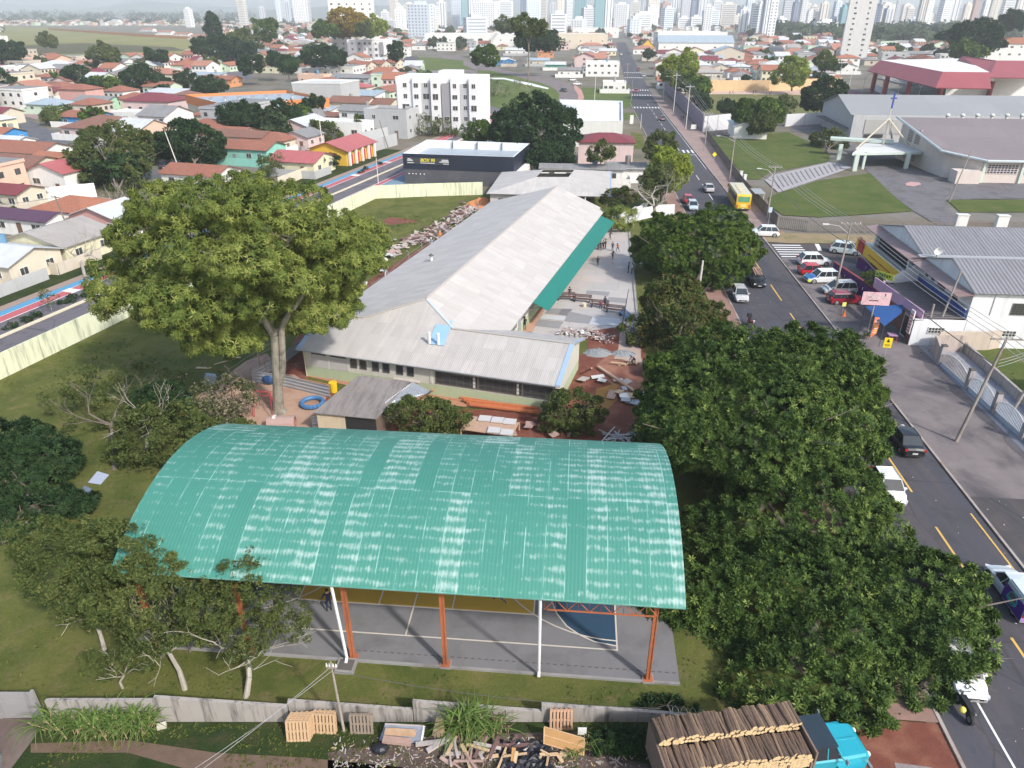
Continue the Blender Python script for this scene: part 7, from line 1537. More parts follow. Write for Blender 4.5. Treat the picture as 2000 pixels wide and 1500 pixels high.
pole('q0','thin pole with small cap standing by the old wall before the court',672,1428,4.9,[(4.55,.5,XA)],lean=-.1,r=.075)
pole('q1','leaning dark metal post in the yard by the benches',1213,645,4.9,None,lean=.5,r=.06,mat=FRM,name='metal_post',cat='post')
pole('q2','pale square concrete post rising from the round tree and bronze tree',1357,622,7.0,None,lean=.1,r=.17,mat=M('pale_pole',(.56,.53,.5)),name='concrete_post',cat='post')
pole('q3','white pole on the avenue near the black workshop',739,359,5.2,None,r=.10,mat=MC['pale_pole'])
pole('q4','tall white pole by the avenue before the white blank building',630,287,8.4,None,r=.16,mat=MC['pale_pole'])
pole('q5','white leaning pole beside the large brown green tree and parked cars',352,336,8.6,None,lean=-1.5,r=.15,mat=MC['pale_pole'])
pole('q6','dark leaning timber pole beside the grey plot wall',759,291,7.0,None,lean=-1.8,r=.14,mat=BARK)
pole('q7','dark utility pole with wires behind the beige roofed house',150,490,8.2,[(8,1.6,A17)],lean=-.9,mat=BARK)
pole('q8','white lamp post on the small near street lawn',1251,251,4.2,None,r=.1,mat=MC['pale_pole'],name='lamp_post',cat='lamp post')
pole('q9','thin pole in the church drive at the right, dark and leaning',1853,395,9.5,None,lean=1.5,r=.13)
pole('q10','slim white pole on the street lawn behind the white depot',1161,198,9,None,r=.16,mat=MC['pale_pole'])
pole('q11','slim pole beside the main street left kerb, far',1224,160,8.5,[(8.2,2,XA)],r=.14)
pole('q12','white thin pole at the left of the street, by the maroon car',1233,196,7.5,None,r=.12)
def wire(label,a,b,sag,m=WIRE,n=8,r=.022,group=None,name='overhead_wire'):
 mb=MB(); pts=[a+(b-a)*(i/n)-Vector((0,0,4*sag*(i/n)*(1-i/n))) for i in range(n+1)]
 mb.path(pts,r,m,4); return solo(name,mb,label,'wire',group)
ks=['p0','p1','p2','p3','p4','p5','p6','p7']; nm_=['shop forecourt','parked row','bus shelter','church lawn','far lawn corner','screen fence','middle screen fence','far screen fence']
endv=TOPS['p0']+(TOPS['p0']-TOPS['p1'])*.95;
for i in range(len(ks)-1):
 for k,o in enumerate((-1.0,-.4,.4,1.0)): wire(nth(k+1)+f' wire from the left between the {nm_[i]} pole and {nm_[i+1]} pole',TOPS[ks[i]]+Vector((o,0,-.1)),TOPS[ks[i+1]]+Vector((o,0,-.1)),.5,WIREL,group=f'wires from the {nm_[i]} pole')
 wire(f'thick bundled cable from the {nm_[i]} pole to the {nm_[i+1]} pole',TOPS[ks[i]]+Vector((-.3,0,-2.4)),TOPS[ks[i+1]]+ZV(-2.2),.8,WIRE,r=.045)
for k,o in enumerate((-1.0,-.4,.4,1.0)): wire(nth(k+1)+' wire from the left leaving the shop forecourt pole towards the camera',TOPS['p0']+Vector((o,0,-.1)),endv+Vector((o+1,0,-.1)),.4,WIREL,group='wires leaving to the lower right')
for k in range(3): wire(nth(k+1)+' thin wire slanting from the forecourt pole to the dark double pole',TOPS['p0']+ZV(-2-.3*k),TOPS['p9']+ZV(-1.5-.3*k),.3,WIREL,r=.018,group='wires to the double pole')
for k in range(2): wire(['upper','lower'][k]+' thin wire from the small court pole across the lower left',TOPS['q0']+ZV(-.3-.3*k),g(430,1500,5.0)+Vector((-3.5-.8*k,-3,0)),.3,WIREL,r=.011,group='wires at the lower left')
wire('thin wire from the small court pole along the court to the right',TOPS['q0']+ZV(-.6),g(1290,1384,3.0),.5,WIRE,r=.011)
for k in range(2): wire(['near','far'][k]+' thin wire over the beige roof from the leaning dark pole',TOPS['q7']+Vector((.5*k-.3,0,-.3)),TOPS['q7']+Vector((-26,-12+2*k,0)),.6,WIRE,r=.02,group='wires over the beige roof')
def flood(label,px,py,h,group):
 root=thing('floodlight_mast',label,'floodlight mast',g(px,py),0,group); mb=MB(); mb.tube((0,0,0),(0,0,h),.16,.1,STEEL,6); part('mast',mb,root); mb=MB(); mb.box((0,0,h),(3.4,.15,.15),STEEL); [mb.box((-1.5+i,-.1,h+.3),(.6,.3,.45),WFRM) for i in range(4)]; part('lamp_bar',mb,root)
for i,(x,y) in enumerate(((1403,175),(1440,175),(1482,174),(1381,212),(1520,172),(1551,172),(1600,172),(1635,175))): flood('slender floodlight mast on the playing field, number order from the left: '+['first','second','third','nearest','fourth','fifth','sixth','last'][i],x,y,11,'floodlight masts round the playing field')
def ylamp(label,px,py,h):
 root=thing('park_lamp',label,'street lamp',g(px,py),0,'curved white lamps near the gymnasium'); mb=MB(); mb.tube((0,0,0),(0,0,h*.75),.14,.1,WFRM,6); part('post',mb,root)
 for s in(-1,1): mb=MB(); mb.path([(0,0,h*.72),(s*1.2,0,h*.95),(s*2.4,0,h)],.09,WFRM,5); mb.box((s*2.7,0,h),(.9,.35,.2),WFRM); part('curved_arm',mb,root)
for i,(x,y,h) in enumerate(((1658,172,8),(1684,182,8),(1720,188,7.5),(1750,200,8),(1790,204,8))): ylamp(['first','second','third','fourth','fifth'][i]+' from the left of the curved white lamps before the gymnasium',x,y,h)
# ================================================================= SIGNS, STREET FURNITURE
def sign(name,label,px,py,zc,w_,h_,mat,rz,post=True,cat='sign',deco=None,thick=.06,pr=.05):
 b=g(px,py); root=thing(name,label,cat,b,rz)
 mb=MB(); mb.box((0,-.03,zc),(w_,thick,h_),mat); part('panel',mb,root)
 if post: mb=MB(); mb.tube((0,.03,0),(0,.03,zc+h_*.3),pr,pr,STEEL,6); part('post',mb,root)
 if deco: deco(root,zc,w_,h_)
 return root
ysm=plain('sign_yellow',(.86,.62,.01)); blk=plain('sign_black',(.02,.02,.02));
def schooldeco(root,zc,w_,h_):
 mb=MB(); y=-.075; mb.sphere((0,y,zc+.33),.07,blk,6,4,(1,.2,1)); mb.box((-.03,y,zc+.18),(.16,.01,.2),blk); mb.box((.09,y,zc+.14),(.06,.01,.16),blk,0); mb.box((0,y,zc-.2),(.5,.01,.05),blk); mb.box((0,y,zc-.32),(.4,.01,.04),blk); part('pictogram',mb,root)
sign('school_crossing_sign','yellow rectangular sign with black pedestrian mark on the shop forecourt edge',1722,715,2.6,.75,1.05,ysm,R(-12),deco=schooldeco)
rt=sign('warning_sign','yellow diamond warning sign on a post beside the paling fence',1392,330,3.2,.75,.75,ysm,0)
for c in rt.children:
 if c.name.startswith('panel'):
  for v in c.data.vertices: x,z=v.co.x,v.co.z-3.2; v.co.x=(x-z)*.7071; v.co.z=3.2+(x+z)*.7071
def pinkdeco(root,zc,w_,h_):
 t=bpy.data.curves.new('t','FONT'); t.body='MOZAR'; t.size=.62; t.extrude=.01; t.align_x='CENTER'; t.align_y='CENTER'
 o=bpy.data.objects.new('t',t); COL.objects.link(o); me=bpy.data.meshes.new_from_object(o.evaluated_get(bpy.context.evaluated_depsgraph_get())); bpy.data.objects.remove(o); me.materials.clear(); me.materials.append(plain('silver_letters',(.62,.58,.58)))
 a=add('lettering',me,root); a.location=(.1,-.08,zc+.2); a.rotation_euler=(math.pi/2,0,0)
 mb=MB(); [mb.box((-.6+i*.2,-.08,zc-.22+.03*(i%2)),(.14,.02,.1),blk) for i in range(5)]; mb.box((.85,-.08,zc+.45),(.08,.02,.3),blk); part('script_marks',mb,root)
sign('shop_sign','pale pink shop sign with silver lettering on a pole by the wine red estate car',1692,660,4.6,2.9,1.45,M('pale_pink_panel',(.66,.43,.46),.5,.1,1),A5-R(3),deco=pinkdeco,pr=.07)
def gdeco(root,zc,w_,h_): mb=MB(); [mb.box((-.9+i*.32,-.08,zc+.05*(i%2)),(.22,.02,.3),plain('sign_dark_green',(.05,.12,.03))) for i in range(6)]; part('lettering_marks',mb,root)
sign('shop_sign','lime green slanted shop sign over the low dark roof corner',1713,598,3.9,2.4,.75,plain('sign_lime',(.45,.55,.04)),R(-60),deco=gdeco)
def flagbanner():
 root=thing('feather_banner','orange red feather banner with pale lettering before the blue awning','banner',g(1697,668),R(10)); mb=MB(); mb.tube((0,0,0),(0,0,2.9),.025,.02,STEEL,5); part('pole',mb,root)
 om=M('banner_orange',(.72,.17,.07),.6,.2,1); P=[(0,.02,.5),(.62,.02,.95),(.78,.02,2.3),(.5,.02,2.85),(0,.02,2.9)]; mb=MB(); mb.face([(x,-.02,z) for x,_,z in P],om); mb.face([(x,.0,z) for x,_,z in P][::-1],om); part('cloth',mb,root)
 mb=MB(); w=plain('banner_pale',(.75,.65,.55)); mb.box((.38,-.03,2.35),(.5,.01,.28),w); [mb.box((.36,-.03,2.0-.22*i),(.42,.01,.1),plain('banner_yellow',(.75,.6,.1)) if i%2 else w) for i in range(5)]; part('lettering_marks',mb,root)
flagbanner()
def table(label,px,py,col):
 root=thing('plastic_table',label,'table',g(px,py,.1),R(-8)); m=plain('plastic_'+col,{'red':(.55,.08,.10)}[col],.4)
 mb=MB(); mb.box((0,0,.72),(.9,.9,.05),plain('table_top_lilac',(.38,.24,.36))); mb.box((0,0,.68),(.86,.86,.04),m); part('table_top',mb,root)
 for x in(-.38,.38):
  for y in(-.38,.38): mb=MB(); mb.tube((x*1.1,y*1.1,0),(x,y,.7),.025,.03,m,5); part('leg',mb,root)
table('red plastic table with lilac top beneath the blue awning',1740,665,'red')
mb=MB(); b_=g(1648,617,.1); om=plain('cone_orange',(.75,.17,.04)); mb.tube(b_,b_+ZV(.75),.17,.03,om,10); mb.box(b_+ZV(.03),(.42,.42,.05),om); solo('traffic_cone',mb,'orange traffic cone on the forecourt below the wine red estate car','traffic cone',loc=b_)
mb=MB(); mb.tube(b_+Vector((0,.5,0)),b_+Vector((0,.5,1.2)),.03,.03,STEEL,5); mb.box(b_+Vector((0,.5,1.25)),(.45,.06,.5),plain('placard_yellow',(.75,.68,.2))); solo('placard',mb,'small pale yellow placard on a stick behind the traffic cone','sign',loc=b_)
def purple_wall(label,a,b,h):
 root=thing('purple_wall',label,'wall',(a.x,a.y,0)); pm=M('purple_paint',(.10,.018,.14),.8,.15,1); rd_=M('brick_red_coping',(.25,.06,.06),.9,.15,2); d=b-a; rz=math.atan2(d.y,d.x); c=(a+b)/2
 mb=MB(); mb.box((c.x,c.y,h/2+.05),(d.length,.2,h),pm,rz); PW('wall_panel',mb,root); mb=MB(); mb.box((c.x,c.y,h+.1),(d.length,.3,.12),rd_,rz); PW('coping',mb,root)
 mb=MB(); nn=Vector((math.sin(rz),-math.cos(rz),0))
 for i in range(5): q=a+d*(.2+i*.13)+(nn if nn.x<0 else -nn)*.12; mb.box((q.x,q.y,h*.6),(.1,.04,.35),plain('white_script',(.6,.55,.65)),rz)
 PW('lettering_marks',mb,root)
purple_wall('purple wall with dark red coping between the parked row and the shop court',ST(36.9,84.6),ST(35.0,96.5),1.9)
purple_wall('short purple wall beside the yellow bannered shop entrance',ST(41.0,92),ST(39.6,100.6),1.4)
mb=MB(); q=ST(37.4,84.5); mb.box((q.x,q.y,.8),(1.6,.5,1.3),plain('planter_blue',(.02,.07,.2)),R(-60)); solo('planter',mb,'dark blue planter box at the shop court corner','planter',loc=(q.x,q.y,0))
T('shrub','grey green shrub over the dark blue planter',None,(1705,545),ST(38,87).y,(1.5,1.5,1.0),420,L_OLIVE,'tuft',.25,tr=.05,cat='shrub',limbs=3)
T('shrub','dark hedge below the yellow banner',None,(1740,545),ST(39.8,89).y,(1.4,1.8,.8),420,L_DARK,'tuft',.25,tr=.05,cat='shrub',limbs=3)
cane('spiky potted plant beside the feather banner',1688,662,1.3,5,.25,12,leafn=10,green=L_ROUND,name='potted_plant')
def shelter():
 root=thing('bus_shelter','small grey bus shelter on white posts right of the yellow bus','bus shelter',g(1476,400),A5); mb=MB(); mb.box((0,0,2.5),(1.9,4.2,.1),STEEL); part('roof',mb,root)
 for x in(.75,):
  for y in(-1.8,1.8): mb=MB(); mb.tube((x,y,0),(x,y,2.5),.06,.06,WFRM,6); part('post',mb,root)
 mb=MB(); mb.box((.6,0,.5),(.4,3.0,.07),STEEL); part('bench',mb,root)
shelter()
sign('bus_stop_sign','white and blue bus stop sign at the corner of the paling fence',1499,445,3.0,.55,.85,plain('sign_blue_white',(.45,.55,.68)),0)
sign('information_board','small white board at the foot of the screen fence',1354,256,1.2,1.6,1.3,WFRM,0,post=False)
sign('totem_sign','white upright totem on the small street lawn',1233,244,1.6,1.1,2.6,WFRM,0,post=False)
def bench(label,px,py,rz,mat,group=None):
 root=thing('park_bench',label,'bench',g(px,py,.04),rz,group);
 mb=MB(); [mb.box((0,-.15+.12*i,.45),(2.3,.09,.05),mat) for i in range(4)]; part('seat',mb,root)
 mb=MB(); [mb.box((0,.30+.03*i,.6+.13*i),(2.3,.03,.1),mat) for i in range(3)]; part('backrest',mb,root)
 for x in(-.9,.9): mb=MB(); mb.box((x,0,.22),(.07,.5,.44),TRIMB); mb.box((x,.33,.55),(.06,.05,.7),TRIMB); part('leg',mb,root)
BM=M('brown_bench_wood',(.10,.055,.05),.8,.2,4); BB=M('blue_bench_paint',(.15,.27,.40),.7,.15,3)
bench('brown bench nearest the awning, first from the left in the yard',1105,586,R(-2),BM,'brown benches across the school yard')
bench('brown bench beside the yellow bucket, second from the left',1137,590,R(-14),BM,'brown benches across the school yard')
bench('brown bench with two children, third from the left',1170,601,R(-16),BM,'brown benches across the school yard')
bench('brown bench next to the leaning metal post, fourth from the left',1200,611,R(-20),BM,'brown benches across the school yard')
bench('pale blue bench at the foot of the leaning metal post',1219,622,R(-75),BB)
bench('blue bench half hidden beneath the bronze tipped tree',1247,650,R(60),BB)
mb=MB(); b_=g(1141,599,.05); mb.tube(b_,b_+ZV(.45),.2,.27,plain('bucket_cream',(.65,.6,.42)),12); solo('bucket',mb,'cream bucket standing before the second brown bench','bucket',loc=b_)
mb=MB(); b_=g(1240,524,.06); mb.box(b_+Vector((.6,0,.75)),(1.7,.8,.07),WFRM,R(4)); [mb.tube(b_+Vector((x,y,0)),b_+Vector((x,y,.75)),.04,.04,STEEL,5) for x in(0,1.2) for y in(-.3,.3)]; solo('white_table',mb,'small white table against the yard edge beside the round tree','table',loc=b_)
picket('yard_edge_rail','low concrete posts and kerb along the right side of the school yard',[p(g(1229,445)),p(g(1240,560)),p(g(1249,648))],.55,3.4,CONC2,wid=.18)
def sheeting():
 root=thing('white_sheet_fence','crumpled white sheet fence at the far end of the yard under the bare tree','fence',g(1250,425)); m=corr('bright_sheets',(.68,.69,.70),(.45,.43,.42),.25,.5)
 pts=[(1195,446),(1216,441),(1240,433),(1268,426),(1290,422),(1317,421)]
 for a,b in zip(pts,pts[1:]):
  A,B=g(*a),g(*b); mb=MB(); d=B-A; L=d.length; off=Vector((0,1.4,0)); mb.plane([A+ZV(.05),B+ZV(.05),B+off*.3+ZV(1.9),A+off*.3+ZV(1.9)],m,.04); PW('sheet',mb,root)
 A,B=g(1200,437),g(1262,410);
 for i in range(7): q=A+(B-A)*(i/7); mb=MB(); mb.plane([q,q+(B-A)/7.5,q+(B-A)/7.5+Vector((.8,2.2,.9+.3*(i%2))),q+Vector((.8,2.2,1.0))],m,.04); PW('sheet',mb,root)
sheeting()
# ================================================================= SCHOOL SITE THINGS
def shed():
 z=2.3; F=[g(612,805,z),g(735,815,z),g(826,770,2.3),g(705,735,2.3)]
 root=thing('garden_shed','low shed with mottled grey cement roof and black plank front behind the arched roof','shed',(F[0].x+2,F[0].y+2,0)); rm=corr('mottled_cement_sheets',(.30,.27,.26),(.09,.08,.085),.12,.85,(1.6,3.5),bs=.5,rough=.95)
 A,B=g(610,806,2.35),g(735,818,2.2); Cc,D=g(800,745,2.7),g(700,733,2.85)
 mb=MB(); mb.plane([A,B,Cc,D],rm,.08); PW('roof',mb,root); sb=corr('silver_corrugated_sheets',(.50,.53,.57),(.33,.34,.36),.2,.4,(2,8),rough=.4,metal=.4,bs=.8)
 mb=MB(); E_,F_=g(752,800,2.0),g(842,765,2.1); mb.plane([E_,F_,g(806,746,2.66),g(752,785,2.5)],sb,.05); part('side_roof',mb,root,'bright corrugated sheet roof at the right side',world=True)
 def in_(v,k=.3): return Vector((v.x,v.y,0))
 c=(A+B+Cc+D)/4; q=[c+(v-c)*.93 for v in (A,B,Cc,D)]; bw=M('black_planks',(.02,.018,.02),.9,.5,5); cw=wallm('shed_cream',(.55,.45,.33))
 m_=q[0]+(q[1]-q[0])*.48
 mb=MB(); up=lambda v,h:Vector((v.x,v.y,h)); mb.face([up(q[0],0),up(m_,0),up(m_,2.2),up(q[0],2.25)],cw); PW('cream_wall',mb,root)
 mb=MB(); mb.face([up(m_,0),up(q[1],0),up(q[1],2.1),up(m_,2.2)],bw); mb.face([up(q[1],0),up(q[2],0),up(q[2],2.6),up(q[1],2.1)],M('brown_planks',(.13,.09,.07),.9,.4,5)); mb.face([up(q[2],0),up(q[3],0),up(q[3],2.7),up(q[2],2.6)],bw); mb.face([up(q[3],0),up(q[0],0),up(q[0],2.2),up(q[3],2.7)],cw); PW('plank_wall',mb,root)
 return sb
SHEETM=shed()
def zinc(name,label,pts,z0,h,posts=True):
 root=thing(name,label,'fence',(pts[0].x,pts[0].y,0)); m=corr('zinc_hoarding',(.52,.56,.62),(.30,.31,.34),.35,.35,(30,50),rough=.45,metal=.3,bs=.9)
 for i,(a,b) in enumerate(zip(pts,pts[1:])):
  mb=MB(); d=b-a; L=d.length; A,B=Vector((a.x,a.y,z0)),Vector((b.x,b.y,z0)); C_,D=B+ZV(h),A+ZV(h); uv=[(0,0),(0,L),(h*1,L),(h*1,0)]; nn=Vector((-d.y,d.x,0)).normalized()*.03
  mb.face([A,B,C_,D],m,[(0,0),(0,L),(h,L),(h,0)]); mb.face([A+nn,D+nn,C_+nn,B+nn],m,[(0,0),(h,0),(h,L),(0,L)]); PW('sheet',mb,root)
 if posts:
  for a in pts: mb=MB(); mb.box((a.x,a.y+.07,z0+h*.55),(.08,.08,h*1.2),M('fence_timber',(.35,.2,.12),.9)); PW('post',mb,root)
zinc('zinc_hoarding','grey blue corrugated hoarding between the playground and the school trench',[g(494,748),g(560,757),g(645,778)],.05,1.25)
zinc('zinc_hoarding','slatted corrugated hoarding running behind the big trunk towards the school corner',[g(494,746),g(520,732),g(555,712),g(592,684)],.05,1.2)
zinc('zinc_hoarding','slanting corrugated sheets before the cream shed wall',[g(611,838),g(720,842)],.02,1.3,False)
def swing():
 root=thing('swing_frame','red steel swing and ladder climbing frame by the big grey trunk','play equipment',g(500,790)); m=plain('red_steel',(.36,.04,.05));
 a,b=g(460,800),g(535,812); A,B=a+ZV(2.3),b+ZV(2.3); mb=MB(); mb.tube(A-(B-A)*.15,B,.05,.05,m,6)
 for q in (A,B,(A+B)/2):
  for s in(-1,1): mb.tube(q,Vector((q.x+.1,q.y+s*.7,0)),.035,.035,m,5)
 PW('frame',mb,root); mb=MB()
 for s in(0,.45):
  q=A+(B-A)*.45+Vector((s,0,0)); mb.tube(q,Vector((q.x,q.y-.9,0)),.03,.03,m,5)
 for i in range(6): q=A+(B-A)*.45+Vector((0,-.13*i,-.36*i)); mb.tube(q,q+Vector((.45,0,0)),.02,.02,m,4)
 PW('ladder',mb,root); mb=MB(); q=B+Vector((-.5,.3,-.2));
 for i in range(8): t=i*math.pi/4; mb.tube(q+Vector((.5*math.cos(t),.5*math.sin(t),0)),q+Vector((.5*math.cos(t+.785),.5*math.sin(t+.785),0)),.03,.03,m,4)
 PW('ring',mb,root)
swing()
def tube_ring(name,label,c,r,rt_,mat,cat,arc=2*math.pi,rz=0,tilt=0,st=0):
 mb=MB(); N=20; pts=[Vector(c)+Vector((r*math.cos(st+arc*i/N),r*math.sin(st+arc*i/N),math.sin(st+arc*i/N)*tilt)) for i in range(N+1)]; mb.path(pts,rt_,mat,7); solo(name,mb,label,cat,loc=c)
tube_ring('tyre_ring','pair of blue half rings forming a small play circle on the sand',g(610,786,.3),.95,.2,plain('blue_tyre_paint',(.06,.17,.36),.6),'play equipment')
def concrete_pipe():
 root=thing('play_pipe','big pinkish concrete pipe lying on the sand at the foot of the big trunk','concrete pipe',g(552,838),R(5)); m=M('pink_concrete',(.36,.25,.23),.9,.15,2); mb=MB(); N=16; L=2.3
 for i in range(N):
  a0,a1=2*math.pi*i/N,2*math.pi*(i+1)/N; f=lambda a,r,x:(x,r*math.cos(a),.62+r*math.sin(a))
  mb.face([f(a0,.62,-L/2),f(a0,.62,L/2),f(a1,.62,L/2),f(a1,.62,-L/2)],m); mb.face([f(a0,.5,-L/2),f(a1,.5,-L/2),f(a1,.5,L/2),f(a0,.5,L/2)],M('pipe_inside',(.28,.12,.10)))
  for x in(-L/2,L/2): mb.face([f(a0,.5,x),f(a1,.5,x),f(a1,.62,x),f(a0,.62,x)],m)
 part('pipe',mb,root); mb=MB(); [mb.box((-.55+.0*i,.5*math.cos(.6+i*.35),.62+.68*math.sin(.6+i*.35)),(.25,.2,.06),WFRM) for i in range(5)]; part('white_band',mb,root)
concrete_pipe()
mb=MB(); b_=g(652,765,.1); mb.tube(b_,b_+ZV(1.0),.34,.40,plain('barrel_yellow',(.75,.5,.02)),12); solo('yellow_drum',mb,'yellow drum behind the corner of the mottled shed roof','drum',loc=b_)
mb=MB(); b_=g(508,748);
PLW=M('sawn_plank',(.50,.36,.22),.85,.2,5); PLR=M('orange_plank',(.48,.15,.06),.85,.25,3); GREYB=M('grey_board',(.40,.36,.34),.9,.25,3); RUBM=M('rubble_pink',(.36,.25,.22),.95,.35,2)
def plank(label,a,b,w_=.18,t=.05,mat=None,z=.06,name='plank',group=None,cat='plank'):
 A,B=Vector(a),Vector(b); d=B-A; mb=MB(); L=d.length; c=(A+B)/2; rz=math.atan2(d.y,d.x); ry=-math.atan2(d.z,math.hypot(d.x,d.y)); mb.box((0,0,0),(L,w_,t),mat or PLW,rz,ry=ry); o=solo(name,mb,label,cat,group); o.location=c; return o
plank('pale plank lying on the lawn left of the red bank',g(383,718,.06),g(412,719,.06),.35)
plank('long thin pale plank on the lawn below the feathery tree',g(418,712,.06),g(460,700,.06))
plank('short thick pale planks beside the long thin one',g(440,699,.06),g(470,698,.06),.3)
plank('thin white plank low on the lawn above the conifer bush',g(345,738,.06),g(366,730,.06))
for i in range(4): plank(nth(i+1)+' orange red beam from the wall in the pile before the school',g(900+i*6,776+i*4.5,.25+.14*(i%2)),g(1048+i*3,793+i*4.2,.25+.14*(i%2)),.3,.16,PLR,name='timber_beam',group='orange beams in front of the school',cat='beam')
plank('long weathered beam slanting across the dug clay',g(1168,716,.25),g(1255,775,.3),.3,.2,M('weathered_beam',(.40,.27,.2),.9,.25,3),name='timber_beam',cat='beam')
plank('long edging board between the terrace and the trench',g(880,779,.1),g(1060,808,.1),.14,.2,M('edging_board',(.42,.22,.13)),name='edging_board',cat='board')
plank('trench board along the playground side',g(640,752,.12),g(590,742,.12),.12,.2,MC['edging_board'],name='edging_board',cat='board')
def boards(name,label,cx,cy,n,w_,l_,mat,seed,z=.1,spread=1.2,cat='debris pile',mats=None):
 """a heap of loose boards: one heap, one thing"""
 rng=random.Random(seed); b=g(cx,cy); root=thing(name,label,cat,b)
 for i in range(n):
  mb=MB(); mb.box((rng.gauss(0,spread),rng.gauss(0,spread*.5),z+rng.uniform(0,.35)),(l_*rng.uniform(.4,1),w_*rng.uniform(.5,1.2),.05),(mats or [mat])[i%len(mats or [mat])],rng.uniform(0,3.14),rx=rng.uniform(-.15,.15),ry=rng.uniform(-.15,.15)); part('board',mb,root)
boards('debris_heap','heap of broken boards and white sheets at the end of the slanting beam',1215,780,12,.9,1.6,RUBM,1,mats=[RUBM,WFRM,SHEETM,PLW])
boards('debris_heap','grey bent sheets and boards beside the ochre mud',1190,745,5,1.0,1.7,GREYB,2,mats=[GREYB,WFRM],spread=.7)
boards('debris_heap','pinkish rubble boards on the red soil right of the slab table',1035,842,8,.6,1.1,RUBM,3)
boards('metal_strip_pile','pile of long pale metal strips and pipes at the back of the green roof, right',1205,858,14,.14,4.6,STEEL,4,mats=[STEEL,WFRM,STEEL,GREYB],spread=.9)
boards('timber_scraps','timber scraps and spade beside the crouching worker',1222,712,7,.15,1.6,PLW,5,spread=.7)
def flat(name,label,pts,z,mat,cat,t=.04):
 P=[g(*q,z) for q in pts]; c=sum(P,Vector())/len(P); mb=MB(); mb.plane([P_ for P_ in P],mat,t); return solo(name,mb,label,cat,loc=(c.x,c.y,0))
flat('corrugated_sheet','loose pale corrugated sheet lying on the dug clay',[(1257,729),(1270,726),(1314,748),(1298,753)],.12,SHEETM,'metal sheet')
flat('corrugated_sheet','grey corrugated sheet leaning by the creeping shrub right of the clay',[(1316,746),(1338,749),(1335,736),(1325,729)],.5,SHEETM,'metal sheet')
flat('metal_sheet','blue grey metal sheet on the lawn near the left edge',[(172,942),(196,946),(213,927),(190,920)],.1,M('blue_grey_sheet',(.40,.45,.56),.5,.1,1),'metal sheet')
flat('metal_sheet','crumpled dark blue sheet under the sprawling dark tree',[(150,972),(168,977),(180,955),(165,948)],.1,M('dark_blue_sheet',(.16,.2,.28),.5,.3,3),'metal sheet')
flat('white_board','white board leaning on the wire fence left of the long school roof',[(722,530),(750,529),(759,521),(733,518)],.4,WFRM,'board')
flat('white_board','small white sheet under the right edge of the feathery crown',[(695,559),(716,557),(718,550),(706,550)],.4,WFRM,'board')
def slabs():
 root=thing('slab_table','wooden trestle platform with pale cement slabs behind the green roof','work platform',g(955,830)); mb=MB(); A,B,C_,D=g(900,838,.8),g(1000,852,.8),g(1014,825,.8),g(920,812,.8); mb.plane([A,B,C_,D],M('platform_ply',(.42,.28,.2),.9,.2,3),.06); PW('platform',mb,root)
 for q in (A,B,C_,D): mb=MB(); mb.tube(q,Vector((q.x,q.y,0)),.05,.05,PLW,5); PW('leg',mb,root)
 for i,(x,y) in enumerate(((947,818),(972,821),(996,824),(965,841),(990,845))):
  v=g(x,y,.86); mb=MB(); mb.box((0,0,.05),(1.05,.85,.1),M('cement_slab',(.50,.49,.49),.85,.08,2)); o=solo('cement_slab',mb,['back row left','back row middle','back row right','front row left','front row right'][i]+' pale cement slab on the trestle platform','slab'); o.location=v; o.rotation_euler=(0,0,R(-10))
slabs()
def heap(name,label,px,py,rx,ry,h,mat,seed,cat='heap'):
 rng=random.Random(seed); b=g(px,py); mb=MB(); N=18;K=6; H_=[[h*(1-(k/K)**1.6)*(1+.25*rng.uniform(-1,1)) for i in range(N)] for k in range(K+1)]
 V=lambda k,i:(math.cos(2*math.pi*i/N)*rx*k/K*(1+.12*math.sin(3*i)),math.sin(2*math.pi*i/N)*ry*k/K,(H_[k][i%N] if 0<k<K else (h if k==0 else -.02))+.05)
 for k in range(K):
  for i in range(N):
   if k==0: mb.face([V(0,0),V(1,i),V(1,i+1)],mat)
   else: mb.face([V(k,i),V(k+1,i),V(k+1,i+1),V(k,i+1)],mat)
 o=solo(name,mb,label,cat); o.location=b
heap('gravel_heap','low blue grey gravel heap beside the school wing end',1168,690,1.5,1.1,.4,M('grey_gravel',(.24,.26,.27),.95,.35,9,bmp=.8),1)
heap('gravel_heap','small dark grey gravel heap behind the crouching worker',1218,692,1.3,.9,.35,MC['grey_gravel'],2)
heap('orange_soil_heap','orange heap at the annexe corner above the rubble strip',941,404,3.2,2.4,1.5,M('orange_heap',(.50,.20,.08),.95,.25,1),3)
heap('soil_heap','dug red soil heap in the trench near the big trunk',580,720,2.2,1.4,.4,SOIL,4)
def rubble(name,label,pts,n,seed,w_,mats,size):
 rng=random.Random(seed); root=thing(name,label,'rubble',g(*pts[len(pts)//2]));
 mb=MB()
 for i in range(n):
  f=rng.uniform(0,len(pts)-1.001); k=int(f); a,b=g(*pts[k]),g(*pts[k+1]); q=a+(b-a)*(f-k); q+=Vector((rng.gauss(0,w_),rng.gauss(0,w_),0)); s=size*rng.uniform(.4,1.4)
  mb.box((q.x,q.y,.1+rng.uniform(0,.4)),(s*rng.uniform(1,2.6),s,s*.25),rng.choice(mats),rng.uniform(0,3.14),rx=rng.uniform(-.5,.5),ry=rng.uniform(-.5,.5))
 o=PW('loose_pieces',mb,root); o['kind']='stuff'
BLKS=M('rubble_grey',(.36,.31,.29),.95,.3,2); DRKP=M('dark_old_plank',(.15,.085,.08),.9,.3,3)
rubble('rubble_strip','long strip of broken planks and rubble on the lawn left of the long roof',[(800,476),(835,462),(870,445),(905,420),(930,402)],420,1,1.1,[BLKS,RUBM,DRKP,DRKP,BLKS,GREYB],.40)
